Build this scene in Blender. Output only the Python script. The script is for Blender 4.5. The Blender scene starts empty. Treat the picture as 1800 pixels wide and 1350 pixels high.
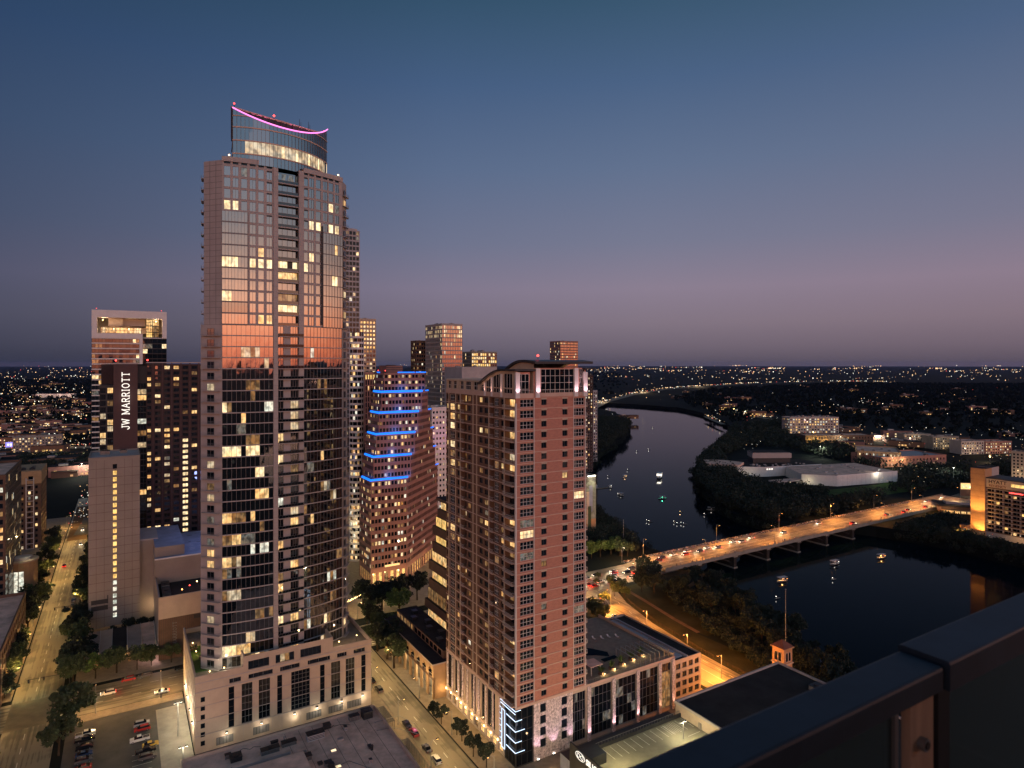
import bpy, math, random, zlib
import numpy as np
from mathutils import Vector, Matrix
from mathutils.geometry import tessellate_polygon
R = random.Random(11)
NR = np.random.default_rng(5)
S = bpy.context.scene
COL = S.collection
rad = math.radians
# ------------------------------------------------------------------ camera, world, sun, exposure
F, CX, HY, H = 1126.0, 900.0, 640.0, 122.0          # focal length and horizon in photo pixels, eye height in metres
cam = bpy.data.cameras.new("camera")
cam.lens = 36.0 * F / 1800.0
cam.sensor_width = 36.0
cam.shift_y = -(675.0 - HY) / 1800.0
cam.clip_start = 0.05
cam.clip_end = 200000
cam.dof.use_dof = True
cam.dof.focus_distance = 350
cam.dof.aperture_fstop = 5.6
co = bpy.data.objects.new("camera", cam)
COL.objects.link(co)
co.location = (0, 0, H)
co.rotation_euler = (rad(90), 0, 0)
S.camera = co
S.view_settings.view_transform = 'Standard'
S.view_settings.look = 'None'
S.view_settings.exposure = 0.0
S.view_settings.gamma = 1.0
S.cycles.max_bounces = 5
S.cycles.diffuse_bounces = 2
S.cycles.glossy_bounces = 3
S.cycles.sample_clamp_indirect = 4.0
S.cycles.caustics_reflective = False
S.cycles.caustics_refractive = False

def srgb(r, g, b):
    f = lambda c: c / 12.92 if c <= 0.04045 else ((c + 0.055) / 1.055) ** 2.4
    return (f(r / 255), f(g / 255), f(b / 255), 1)

world = bpy.data.worlds.new("World")
S.world = world
world.use_nodes = True
wn, wl = world.node_tree.nodes, world.node_tree.links
wn.clear()
def wnode(t, **k):
    n = wn.new(t)
    for a, v in k.items():
        setattr(n, a, v)
    return n
def wmath(op, a, b=None, c=None, clamp=False):
    n = wnode('ShaderNodeMath', operation=op, use_clamp=clamp)
    for i, v in enumerate((a, b, c)):
        if v is None:
            continue
        if isinstance(v, (int, float)):
            n.inputs[i].default_value = v
        else:
            wl.new(v, n.inputs[i])
    return n.outputs[0]
tc = wnode('ShaderNodeTexCoord')
sep = wnode('ShaderNodeSeparateXYZ')
wl.new(tc.outputs['Generated'], sep.inputs[0])
elev = wmath('MULTIPLY', wmath('ARCSINE', sep.outputs[2]), 180 / math.pi)
def wramp(stops, top):
    n = wnode('ShaderNodeValToRGB')
    cr = n.color_ramp
    while len(cr.elements) < len(stops):
        cr.elements.new(0.5)
    for e, (p, c) in zip(cr.elements, stops):
        e.position = p / top
        e.color = c
    wl.new(wmath('DIVIDE', elev, top, clamp=True), n.inputs[0])
    return n.outputs[0]
east = wramp([(0, srgb(88, 81, 94)), (1.5, srgb(112, 101, 114)), (3.6, srgb(130, 117, 130)), (6.6, srgb(139, 127, 145)), (10.6, srgb(119, 122, 145)), (16.8, srgb(98, 114, 143)), (23.5, srgb(75, 99, 133)), (29.6, srgb(57, 86, 111)), (60, srgb(23, 38, 59))], 60)
west = wramp([(0, (2.9, 0.62, 0.28, 1)), (1.5, (3.8, 0.98, 0.44, 1)), (3.5, (4.3, 1.55, 0.80, 1)), (5.5, (3.6, 1.8, 1.15, 1)), (8.6, (1.8, 1.18, 0.95, 1)), (12, (0.85, 0.82, 0.88, 1)), (15.5, (0.55, 0.72, 0.95, 1)), (20, (0.42, 0.64, 0.95, 1)), (32, (0.21, 0.35, 0.56, 1)), (60, (0.045, 0.07, 0.115, 1))], 60)
SUN_AZ = Vector((0.47, -0.883))                       # horizontal direction of the afterglow (behind the viewer)
dw = wmath('ADD', wmath('MULTIPLY', sep.outputs[0], SUN_AZ.x), wmath('MULTIPLY', sep.outputs[1], SUN_AZ.y))
mr = wnode('ShaderNodeMapRange', interpolation_type='SMOOTHSTEP')
mr.inputs['From Min'].default_value = -0.25
mr.inputs['From Max'].default_value = 0.85
wl.new(dw, mr.inputs['Value'])
# the right-hand side of the evening sky is a little brighter and pinker
side = wnode('ShaderNodeMapRange', interpolation_type='LINEAR')
side.inputs['From Min'].default_value = -0.62
side.inputs['From Max'].default_value = 0.62
wl.new(sep.outputs[0], side.inputs['Value'])
mulc = wnode('ShaderNodeValToRGB')
for e_ in (0.42, 0.66): mulc.color_ramp.elements.new(e_)
mulc.color_ramp.elements[0].color = (0.36, 0.45, 0.54, 1)
mulc.color_ramp.elements[1].position, mulc.color_ramp.elements[1].color = 0.42, (0.86, 0.90, 0.94, 1)
mulc.color_ramp.elements[2].position, mulc.color_ramp.elements[2].color = 0.66, (1, 1, 1, 1)
mulc.color_ramp.elements[3].color = (1.04, 0.97, 0.95, 1)
wl.new(side.outputs[0], mulc.inputs[0])
tint = wnode('ShaderNodeMix', data_type='RGBA', blend_type='MULTIPLY')
tint.inputs['Factor'].default_value = 1
wl.new(east, tint.inputs['A'])
wl.new(mulc.outputs[0], tint.inputs['B'])
mx = wnode('ShaderNodeMix', data_type='RGBA')
wl.new(mr.outputs[0], mx.inputs['Factor'])
wl.new(tint.outputs['Result'], mx.inputs['A'])
wl.new(west, mx.inputs['B'])
bg = wnode('ShaderNodeBackground')
bg.inputs['Strength'].default_value = 1.0
wl.new(mx.outputs['Result'], bg.inputs['Color'])
wout = wnode('ShaderNodeOutputWorld')
wl.new(bg.outputs[0], wout.inputs[0])

sun = bpy.data.lights.new("sun", 'SUN')
sun.energy = 0.10
sun.angle = rad(40)
sun.color = (1.0, 0.60, 0.46)
so = bpy.data.objects.new("sun", sun)
COL.objects.link(so)
so.rotation_euler = Vector((-SUN_AZ.x, -SUN_AZ.y, -math.tan(rad(4)))).to_track_quat('-Z', 'Y').to_euler()

# ------------------------------------------------------------------ pixel / street-grid helpers
GA = rad(31.3)
GC, GS = math.cos(GA), math.sin(GA)
def at(px, D, z=0.0):
    return Vector(((px - CX) / F * D, D, z))
def gp(px, py, z=0.0):
    return at(px, F * (H - z) / (py - HY), z)
def g(v, u, z=0.0):
    return Vector((GC * v - GS * u, GS * v + GC * u, z))
def to_g(p):
    return GC * p.x + GS * p.y, -GS * p.x + GC * p.y

# ------------------------------------------------------------------ materials
MATS = {}
def nt(name):
    m = bpy.data.materials.new(name)
    m.use_nodes = True
    n = m.node_tree.nodes
    n.clear()
    o = n.new('ShaderNodeOutputMaterial')
    p = n.new('ShaderNodeBsdfPrincipled')
    m.node_tree.links.new(p.outputs[0], o.inputs[0])
    MATS[name] = m
    return m, n, m.node_tree.links, p
def noise(n, l, scale, detail=3, rough=0.6, vec=None, stretch=None):
    t = n.new('ShaderNodeTexNoise')
    t.inputs['Scale'].default_value = scale
    t.inputs['Detail'].default_value = detail
    t.inputs['Roughness'].default_value = rough
    if vec is None:
        vec = n.new('ShaderNodeNewGeometry').outputs['Position']
    if stretch:
        mp = n.new('ShaderNodeMapping')
        mp.inputs['Scale'].default_value = stretch
        l.new(vec, mp.inputs[0])
        vec = mp.outputs[0]
    l.new(vec, t.inputs['Vector'])
    return t.outputs['Fac']
def ramp(n, l, fac, stops):
    r = n.new('ShaderNodeValToRGB')
    e = r.color_ramp.elements
    while len(e) < len(stops):
        e.new(0.5)
    for x, (p, c) in zip(e, stops):
        x.position = p
        x.color = tuple(c)[:3] + (1,)
    l.new(fac, r.inputs[0])
    return r.outputs[0]
def mat(name, col, rough=0.7, metal=0.0, var=0.25, scale=0.35, bump=0.0, ior=1.5, stretch=None, col2=None):
    m, n, l, p = nt(name)
    c1 = tuple(max(0, c * (1 - var)) for c in col)
    c2 = tuple(c * (1 + var) for c in col) if col2 is None else col2
    f = noise(n, l, scale, 5, 0.65, stretch=stretch)
    l.new(ramp(n, l, f, [(0.3, c1), (0.7, c2)]), p.inputs['Base Color'])
    p.inputs['Roughness'].default_value = rough
    p.inputs['Metallic'].default_value = metal
    p.inputs['IOR'].default_value = ior
    if rough >= .9: p.inputs['Specular IOR Level'].default_value = .08
    if bump:
        b = n.new('ShaderNodeBump')
        b.inputs['Strength'].default_value = bump
        b.inputs['Distance'].default_value = 0.05
        l.new(noise(n, l, scale * 6, 4), b.inputs['Height'])
        l.new(b.outputs[0], p.inputs['Normal'])
    return m
def emis(name, col, st, sample=False):
    m, n, l, p = nt(name)
    p.inputs['Base Color'].default_value = tuple(c * 0.2 for c in col) + (1,)
    p.inputs['Emission Color'].default_value = tuple(col) + (1,)
    p.inputs['Emission Strength'].default_value = st
    if not sample:
        m.cycles.emission_sampling = 'NONE'
    return m
def lit(name, ca, cb, st, lo=0.5, scale=0.4):
    """a lit room seen through a window: furniture, curtains and lamps as a broken light pattern"""
    m, n, l, p = nt(name)
    p.inputs['Base Color'].default_value = (0.02, 0.02, 0.02, 1)
    p.inputs['Roughness'].default_value = 0.06
    p.inputs['IOR'].default_value = 1.7
    f1 = noise(n, l, scale, 2, 0.5)
    f2 = noise(n, l, scale * 1.7, 1.5, 0.6, stretch=(1, 1, 0.75))
    l.new(ramp(n, l, f1, [(0.35, ca), (0.65, cb)]), p.inputs['Emission Color'])
    l.new(wrampv(n, l, f2, lo * st, st * 1.35), p.inputs['Emission Strength'])
    m.cycles.emission_sampling = 'NONE'
    return m
def wrampv(n, l, fac, a, b, f0=0.36, f1=0.62):
    mr = n.new('ShaderNodeMapRange')
    mr.inputs['From Min'].default_value = f0
    mr.inputs['From Max'].default_value = f1
    mr.inputs['To Min'].default_value = a
    mr.inputs['To Max'].default_value = b
    l.new(fac, mr.inputs['Value'])
    return mr.outputs[0]
def glass(name, col, ior, rough=0.03, wav=0.012):
    m, n, l, p = nt(name)
    p.inputs['Base Color'].default_value = tuple(col) + (1,)
    p.inputs['Roughness'].default_value = rough
    p.inputs['IOR'].default_value = ior
    b = n.new('ShaderNodeBump')
    b.inputs['Strength'].default_value = 1.0
    b.inputs['Distance'].default_value = wav
    l.new(noise(n, l, 0.35, 1), b.inputs['Height'])
    l.new(b.outputs[0], p.inputs['Normal'])
    return m
glass('glass', (0.008, 0.014, 0.022), 1.6)
glass('glass_blue', (0.003, 0.007, 0.012), 2.2, wav=0.01)
glass('glass_sky', (0.002, 0.005, 0.008), 2.6, wav=0.008)
glass('glass_dark', (0.004, 0.007, 0.011), 1.33)
lit('lit_warm', (1, .50, .16), (1, .68, .30), 1.0)
lit('lit_cream', (1, .66, .30), (1, .80, .48), 1.2, 0.55)
lit('lit_soft', (1, .66, .34), (1, .82, .55), 0.62, 0.45)
lit('lit_dim', (1, .45, .14), (1, .60, .26), 0.26, 0.3)
lit('lit_gold', (1, .55, .15), (1, .66, .22), 1.1, 0.65)
lit('lit_white', (.85, .9, .75), (1, .9, .7), 0.9, 0.4)
lit('lit_faint', (.7, .75, .7), (1, .75, .5), 0.16, 0.3, 0.5)
lit('lit_blue', (.05, .2, 1), (.1, .35, 1), 0.7)
LITS = ['lit_soft'] * 3 + ['lit_white'] + ['lit_warm'] * 4 + ['lit_cream'] * 3 + ['lit_dim'] * 4 + ['lit_white'] + ['lit_faint'] * 2
mat('stone', (0.36, 0.308, 0.288), 0.75, var=0.10, scale=0.2)
mat('stone_light', (0.44, 0.335, 0.255), 0.75, var=0.10, scale=0.2)
mat('slab', (0.36, 0.31, 0.29), 0.8, var=0.12)
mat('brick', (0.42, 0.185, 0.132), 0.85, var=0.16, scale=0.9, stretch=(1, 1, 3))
mat('brick_dark', (0.165, 0.085, 0.05), 0.85, var=0.2, scale=0.9, stretch=(1, 1, 3))  # on the brick tower's left face this darker copy stands for shade
mat('brick_deep', (0.045, 0.023, 0.021), 0.85, var=0.2, scale=0.9)
mat('rose_stone', (0.26, 0.125, 0.10), 0.7, var=0.15)
mat('beige', (0.46, 0.35, 0.25), 0.8, var=0.12)
mat('band', (0.52, 0.36, 0.28), 0.8, var=0.1)
mat('white_wall', (0.66, 0.61, 0.58), 0.8, var=0.08)
mat('panel_wall', (0.27, 0.22, 0.19), 0.8, var=0.10, scale=0.12)
mat('tan', (0.40, 0.25, 0.13), 0.8, var=0.15)
mat('brown', (0.11, 0.06, 0.038), 0.8, var=0.2)
mat('maroon', (0.062, 0.026, 0.024), 0.6, var=0.12)
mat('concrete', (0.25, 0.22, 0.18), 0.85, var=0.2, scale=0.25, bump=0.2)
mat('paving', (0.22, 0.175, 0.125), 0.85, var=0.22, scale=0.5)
mat('shade_concrete', (0.04, 0.034, 0.03), 0.9, var=0.3, scale=0.3)  # bridge arches and piers, the shade below the deck put into their colour
mat('asphalt', (0.06, 0.056, 0.05), 0.8, var=0.3, scale=0.18, stretch=(1, 1, 1))
mat('road_light', (0.15, 0.125, 0.085), 0.8, var=0.3, scale=0.15)
for nm_, ang_ in (('road_v', -GA), ('road_u', -GA - math.pi / 2)):
    m, n, l, p = nt(nm_)
    mp = n.new('ShaderNodeMapping'); mp.inputs['Rotation'].default_value = (0, 0, ang_)
    l.new(n.new('ShaderNodeNewGeometry').outputs['Position'], mp.inputs[0])
    f1 = noise(n, l, 1.0, 4, .6, mp.outputs[0], (.012, .75, 1)); f2 = noise(n, l, .07, 3, .55, mp.outputs[0])
    mm = n.new('ShaderNodeMath'); mm.operation = 'ADD'; l.new(f1, mm.inputs[0]); l.new(f2, mm.inputs[1])
    l.new(ramp(n, l, mm.outputs[0], [(.72, (.055, .048, .034)), (.95, (.13, .11, .075)), (1.2, (.21, .18, .125))]), p.inputs['Base Color'])
    p.inputs['Roughness'].default_value = .6
mat('deck_floor', (0.17, 0.155, 0.115), 0.85, var=0.25, scale=0.2)
mat('paint', (0.62, 0.60, 0.54), 0.7, var=0.15)
mat('roof_grey', (0.70, 0.46, 0.35), 0.9, var=0.32, scale=0.16, bump=0.3)
mat('roof_dark', (0.038, 0.033, 0.031), 0.9, var=0.3, scale=0.12)
mat('roof_blue', (0.20, 0.22, 0.29), 0.7, var=0.25, scale=0.2)
mat('roof_pale', (0.34, 0.32, 0.33), 0.8, var=0.2, scale=0.1)
mat('canopy_metal', (0.03, 0.035, 0.045), 0.45, 0.6, var=0.2)
mat('metal_dark', (0.03, 0.032, 0.036), 0.5, 0.5, var=0.2)
mat('metal_grey', (0.25, 0.25, 0.25), 0.45, 0.6, var=0.15)
mat('mullion', (0.16, 0.15, 0.15), 0.5, 0.3, var=0.1)
mat('frame_white', (0.55, 0.49, 0.45), 0.6, var=0.05)
mat('frame_dark', (0.03, 0.025, 0.025), 0.6, var=0.1)
mat('bark', (0.05, 0.035, 0.022), 0.9, var=0.3)
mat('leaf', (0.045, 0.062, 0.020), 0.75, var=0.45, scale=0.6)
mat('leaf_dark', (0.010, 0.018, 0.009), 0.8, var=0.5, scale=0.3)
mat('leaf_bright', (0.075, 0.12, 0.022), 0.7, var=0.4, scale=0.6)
mat('leaf_far', (0.005, 0.009, 0.008), 0.9, var=0.5, scale=0.03)
mat('land', (0.008, 0.011, 0.010), 0.95, var=0.6, scale=0.004)
mat('park', (0.030, 0.028, 0.013), 0.95, var=0.5, scale=0.06)
mat('lawn', (0.04, 0.075, 0.02), 0.95, var=0.4, scale=0.1)
mat('dirt', (0.12, 0.075, 0.045), 0.95, var=0.3, scale=0.2)
mat('cloth', (0.34, 0.27, 0.23), 0.9, var=0.12)
mat('tyre', (0.012, 0.012, 0.012), 0.8, var=0.1)
mat('skin_cloth', (0.10, 0.08, 0.075), 0.9, var=0.6, scale=1.5)
mat('orange_stone', (0.42, 0.22, 0.10), 0.8, var=0.12)
mat('tile', (0.18, 0.06, 0.035), 0.8, var=0.2)
mat('cap_metal', (0.026, 0.045, 0.068), 0.55, 0.2, var=0.35, scale=5)
mat('wood_post', (0.5, 0.33, 0.22), 0.6, var=0.2, scale=30, stretch=(1, 1, .1))
mat('boat_hull', (0.12, 0.12, 0.12), 0.5, var=0.2)
mat('mural', (0.20, 0.22, 0.17), 0.8, var=0.6, scale=0.22)
emis('neon_pink', (1, .22, .68), 2.2)
emis('neon_blue', (.006, .17, 1), 1.9)
emis('neon_white', (.62, .78, 1), 1.8)
emis('sign_white', (1, .93, .82), 1.3)
emis('red_lamp', (1, .06, .05), 5)
emis('bulb_warm', (1, .62, .25), 9)
emis('bulb_white', (1, .93, .78), 9)
emis('bulb_amber', (1, .42, .10), 7)
emis('signal_teal', (.05, .9, .62), 5)
emis('head_lamp', (1, .86, .66), 7)
emis('tail_lamp', (1, .05, .03), 4)
emis('lamp_off', (.3, .3, .3), 0)
emis('far_warm', (1, .62, .30), 2.2)
emis('far_white', (.95, .95, .80), 2.4)
emis('far_red', (1, .12, .08), 2.0)
emis('far_dim', (1, .55, .25), 0.55)
emis('shop_glow', (1, .62, .24), 1.3)
emis('ceiling_glow', (1, .70, .34), 1.1)
emis('violet_panel', (.35, .3, 1), 1.2)
emis('green_lamp', (.1, .9, .5), 2.0)

m, n, l, p = nt('water')
p.inputs['Base Color'].default_value = (0.001, 0.005, 0.009, 1)
p.inputs['Roughness'].default_value = 0.06
p.inputs['IOR'].default_value = 1.07
b = n.new('ShaderNodeBump')
b.inputs['Strength'].default_value = 0.11
b.inputs['Distance'].default_value = 0.25
mxw = n.new('ShaderNodeMath')
mxw.operation = 'ADD'
l.new(noise(n, l, 0.22, 3, 0.6, stretch=(1, 1.6, 1)), mxw.inputs[0])
mw2 = n.new('ShaderNodeMath')
mw2.operation = 'MULTIPLY'
mw2.inputs[1].default_value = 3.0
l.new(noise(n, l, 0.016, 3, 0.6), mw2.inputs[0])
l.new(mw2.outputs[0], mxw.inputs[1])
l.new(mxw.outputs[0], b.inputs['Height'])
l.new(b.outputs[0], p.inputs['Normal'])

m, n, l, p = nt('car_paint')
oi = n.new('ShaderNodeObjectInfo')
l.new(oi.outputs['Color'], p.inputs['Base Color'])
p.inputs['Roughness'].default_value = 0.25
p.inputs['Coat Weight'].default_value = 0.6

# stone panel; the sparkle of coloured wash light is put into its mottled colour
mat('wash_stone', (0.50, 0.42, 0.40), 0.7, var=0.75, scale=1.6)

# ------------------------------------------------------------------ mesh helpers
class MB:
    def __init__(s):
        s.v, s.f, s.m = [], [], []
    def poly(s, pts, m):
        k = len(s.v)
        s.v += [tuple(p) for p in pts]
        s.f.append(tuple(range(k, k + len(pts))))
        s.m.append(m)
    def quad(s, a, b, c, d, m):
        s.poly((a, b, c, d), m)
    def box(s, x0, x1, y0, y1, z0, z1, m, top=None):
        k = len(s.v)
        s.v += [(x0, y0, z0), (x1, y0, z0), (x1, y1, z0), (x0, y1, z0), (x0, y0, z1), (x1, y0, z1), (x1, y1, z1), (x0, y1, z1)]
        s.f += [tuple(k + i for i in q) for q in ((3, 2, 1, 0), (4, 5, 6, 7), (0, 1, 5, 4), (1, 2, 6, 5), (2, 3, 7, 6), (3, 0, 4, 7))]
        s.m += [m, top or m, m, m, m, m]
        return s
    def prism(s, poly, z0, z1, m, top=None):
        k, c = len(s.v), len(poly)
        s.v += [(p[0], p[1], z0) for p in poly] + [(p[0], p[1], z1) for p in poly]
        s.f.append(tuple(k + c + i for i in range(c)))
        s.f.append(tuple(k + i for i in reversed(range(c))))
        s.m += [top or m, m]
        for i in range(c):
            j = (i + 1) % c
            s.f.append((k + i, k + j, k + c + j, k + c + i))
            s.m.append(m)
        return s
    def tube(s, a, b, r0, r1, m, n=6, cap=True):
        a, b = Vector(a), Vector(b)
        d = (b - a).normalized()
        x = d.orthogonal().normalized()
        y = d.cross(x)
        k = len(s.v)
        for c, r in ((a, r0), (b, r1)):
            for i in range(n):
                t = 2 * math.pi * i / n
                s.v.append(tuple(c + x * (r * math.cos(t)) + y * (r * math.sin(t))))
        for i in range(n):
            j = (i + 1) % n
            s.f.append((k + i, k + j, k + n + j, k + n + i))
            s.m.append(m)
        if cap:
            s.f.append(tuple(k + n + i for i in range(n)))
            s.m.append(m)
            s.f.append(tuple(k + i for i in reversed(range(n))))
            s.m.append(m)
        return s
    def path(s, pts, r, m, n=5):
        for a, b in zip(pts[:-1], pts[1:]):
            s.tube(a, b, r, r, m, n)
        return s
    def ball(s, c, r, m, n=6, rz=None):
        rz = rz or r
        k = len(s.v)
        rings = max(3, n // 2)
        s.v.append((c[0], c[1], c[2] - rz))
        for i in range(1, rings):
            a = -math.pi / 2 + math.pi * i / rings
            for j in range(n):
                t = 2 * math.pi * j / n
                s.v.append((c[0] + r * math.cos(a) * math.cos(t), c[1] + r * math.cos(a) * math.sin(t), c[2] + rz * math.sin(a)))
        s.v.append((c[0], c[1], c[2] + rz))
        top = len(s.v) - 1
        for j in range(n):
            s.f.append((k, k + 1 + (j + 1) % n, k + 1 + j))
            s.f.append((top, top - n + j, top - n + (j + 1) % n))
            s.m += [m, m]
        for i in range(rings - 2):
            for j in range(n):
                q = k + 1 + i * n
                s.f.append((q + j, q + (j + 1) % n, q + n + (j + 1) % n, q + n + j))
                s.m.append(m)
        return s
    def add(s, o, M=None):
        k = len(s.v)
        if M is None:
            s.v += o.v
        else:
            A = np.array(M)
            v = np.array(o.v) @ A[:3, :3].T + A[:3, 3]
            s.v += [tuple(q) for q in v.tolist()]
        s.f += [tuple(i + k for i in q) for q in o.f]
        s.m += o.m
        return s
    def mesh(s, name, smooth=False):
        me = bpy.data.meshes.new(name)
        me.from_pydata(s.v, [], s.f)
        names = list(dict.fromkeys(s.m))
        for q in names:
            me.materials.append(MATS[q])
        ix = {q: i for i, q in enumerate(names)}
        me.polygons.foreach_set('material_index', [ix[q] for q in s.m])
        if smooth:
            me.polygons.foreach_set('use_smooth', [True] * len(me.polygons))
        me.update()
        return me
def tag(o, label=None, cat=None, group=None, kind=None):
    if label: o['label'] = label
    if cat: o['category'] = cat
    if group: o['group'] = group
    if kind: o['kind'] = kind
    return o
def obj(name, data, parent=None, loc=(0, 0, 0), rz=0.0):
    if isinstance(data, MB):
        data = data.mesh(name)
    o = bpy.data.objects.new(name, data)
    COL.objects.link(o)
    o.location = loc
    o.rotation_euler = (0, 0, rz)
    if parent is not None:
        o.parent = parent
    return o
def struct(name, mb):
    return tag(obj(name, mb), kind='structure')
def qmesh(name, V4, mname):
    """many loose quads (leaves) as one mesh"""
    n = len(V4) // 4
    me = bpy.data.meshes.new(name)
    me.vertices.add(4 * n)
    me.vertices.foreach_set('co', V4.astype(np.float32).ravel())
    me.loops.add(4 * n)
    me.loops.foreach_set('vertex_index', np.arange(4 * n, dtype=np.int32))
    me.polygons.add(n)
    me.polygons.foreach_set('loop_start', np.arange(0, 4 * n, 4, dtype=np.int32))
    me.polygons.foreach_set('loop_total', np.full(n, 4, dtype=np.int32))
    me.materials.append(MATS[mname])
    me.update(calc_edges=True)
    return me
def light(name, parent, loc, power, col, rad_=0.25, kind='POINT', aim=None, spot=1.2, blend=0.6):
    d = bpy.data.lights.new(name, kind)
    d.energy = power
    d.color = col
    d.shadow_soft_size = rad_
    if kind == 'SPOT':
        d.spot_size = spot
        d.spot_blend = blend
    o = bpy.data.objects.new(name, d)
    COL.objects.link(o)
    o.location = loc
    if aim is not None:
        o.rotation_euler = (Vector(aim) - Vector(loc)).to_track_quat('-Z', 'Y').to_euler()
    if parent is not None:
        o.parent = parent
    return o

WCACHE = {}
def wgeo(w, h, nx, ny, fr, panes, frame='mullion', proud=0.06):
    """window: frame bars in front of slightly uneven panes; x right, z up, outside is -y"""
    key = (round(w, 2), round(h, 2), nx, ny, fr, panes, frame)
    if key in WCACHE:
        return WCACHE[key], key
    b = MB()
    rr = random.Random(zlib.crc32(repr(key).encode()))
    for j in range(ny):
        for i in range(nx):
            x0, x1, z0, z1 = w * i / nx, w * (i + 1) / nx, h * j / ny, h * (j + 1) / ny
            t1, t2 = rr.uniform(-.004, .004) * (x1 - x0), rr.uniform(-.004, .004) * (z1 - z0)
            b.quad((x0, -t1 - t2, z0), (x1, t1 - t2, z0), (x1, t1 + t2, z1), (x0, -t1 + t2, z1), panes[j * nx + i])
    if fr:
        for i in range(nx + 1):
            x = min(max(w * i / nx, fr / 2), w - fr / 2)
            b.box(x - fr / 2, x + fr / 2, -proud, -0.012, 0, h, frame)
        for j in range(ny + 1):
            z = min(max(h * j / ny, fr / 2), h - fr / 2)
            b.box(0, w, -proud - 0.004, -0.014, z - fr / 2, z + fr / 2, frame)
    WCACHE[key] = b
    return b, key
MCACHE = {}
class Thing:
    def __init__(s, name, label, cat, loc, rz=GA, group=None):
        s.o = tag(obj(name, None, None, loc, rz), label, cat, group)
        s.loc, s.rz, s.items = Vector(loc), rz, {}
    def part(s, name, mb, parent=None, label=None):
        o = obj(name, mb, parent or s.o)
        if label: o['label'] = label
        return o
    def item(s, name, geo, key, x, y, z, ang=0.0, size=1.0):
        c, q = math.cos(s.rz), math.sin(s.rz)
        wx, wy = s.loc.x + c * x - q * y, s.loc.y + q * x + c * y
        d2 = wx * wx + wy * wy + (s.loc.z + z - H) ** 2
        s.items.setdefault(name, []).append((size / d2, geo, key, x, y, z, ang))
    def finish(s, cap=92):
        for name, it in s.items.items():
            it.sort(key=lambda t: -t[0])
            for (_, geo, key, x, y, z, ang) in it[:cap]:
                me = MCACHE.get(key) if key else None
                if me is None:
                    me = geo.mesh(name)
                    if key: MCACHE[key] = me
                obj(name, me, s.o, (x, y, z), ang)
            if len(it) > cap:
                b = MB()
                for (_, geo, key, x, y, z, ang) in it[cap:]:
                    b.add(geo, Matrix.Translation((x, y, z)) @ Matrix.Rotation(ang, 4, 'Z'))
                tag(s.part(name + '_rows', b), kind='stuff')
        s.items = {}
def rep(total, module, winw, style='w', edge=None):
    n = max(1, int(round((total - (edge or 0) * 2) / module)))
    e = edge if edge is not None else 0
    m = (total - 2 * e) / n
    out = [(e, None)] if e else []
    ww = winw * m / module
    for _ in range(n):
        out += [((m - ww) / 2, None), (ww, style), ((m - ww) / 2, None)]
    if e: out.append((e, None))
    return out
def rows_(z0, z1, n, frac, sill=0.25):
    h = (z1 - z0) / n
    out = []
    for _ in range(n):
        out += [(h * (1 - frac) * sill, 0), (h * frac, 1), (h * (1 - frac) * (1 - sill), 0)]
    return out
def choose(p, rr=R, pool=LITS, dark='glass'):
    return rr.choice(pool) if rr.random() < p else dark
def facade(T, mb, ox, oy, ang, z0, cols, rows, wall, styles, d=0.25, litf=None):
    """wall with real openings; styles: code -> (nx, ny, frame width, frame material, lit probability, glass, depth)"""
    c, q = math.cos(ang), math.sin(ang)
    P = lambda x, y, z: (ox + c * x - q * y, oy + q * x + c * y, z)
    top = z0 + sum(r[0] for r in rows)
    x = 0.0
    for ci, (w, st) in enumerate(cols):
        if w <= 0: continue
        if st is None:
            mb.quad(P(x, 0, z0), P(x + w, 0, z0), P(x + w, 0, top), P(x, 0, top), wall)
        else:
            nx, ny, fr, fm, lp, gl, dd = styles[st]
            z = z0
            rk = 0
            for (h, fl) in rows:
                if not fl:
                    mb.quad(P(x, 0, z), P(x + w, 0, z), P(x + w, 0, z + h), P(x, 0, z + h), wall)
                else:
                    a, b_ = x, x + w
                    mb.quad(P(a, 0, z), P(b_, 0, z), P(b_, dd, z), P(a, dd, z), wall)
                    mb.quad(P(a, dd, z + h), P(b_, dd, z + h), P(b_, 0, z + h), P(a, 0, z + h), wall)
                    mb.quad(P(a, 0, z), P(a, dd, z), P(a, dd, z + h), P(a, 0, z + h), wall)
                    mb.quad(P(b_, dd, z), P(b_, 0, z), P(b_, 0, z + h), P(b_, dd, z + h), wall)
                    k = None
                    if litf: k = litf(ci, rk, x, z)
                    if k is None: k = choose(lp, dark=gl)
                    if isinstance(k, str): k = (k,) * (nx * ny)
                    geo, key = wgeo(w, h, nx, ny, fr, tuple(k), fm)
                    px, py, _ = P(x, dd, z)
                    T.item('window', geo, key, px, py, z, ang, w * h)
                    rk += 1
                z += h
        x += w
def parapet(mb, x0, x1, y0, y1, z, h, t, m):
    mb.box(x0, x1, y0, y0 + t, z, z + h, m)
    mb.box(x0, x1, y1 - t, y1, z, z + h, m)
    mb.box(x0, x0 + t, y0 + t, y1 - t, z, z + h - .003, m)
    mb.box(x1 - t, x1, y0 + t, y1 - t, z, z + h - .003, m)
def roof_unit(T, x, y, z, w, d, h, m='metal_grey'):
    b = MB()
    b.box(x, x + w, y, y + d, z, z + h, m)
    b.box(x - .1, x + w + .1, y - .1, y + d + .1, z + h, z + h + .15, 'metal_dark')
    for i in range(3):
        b.box(x + .1, x + w - .1, y - .06, y, z + h * (.2 + .25 * i), z + h * (.3 + .25 * i), 'metal_dark')
    if w > 2.2:
        b.tube((x + w / 2, y + d / 2, z + h + .15), (x + w / 2, y + d / 2, z + h + .5), min(w, d) * .3, min(w, d) * .3, 'metal_dark', 10)
    return T.part('roof_unit', b)
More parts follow.
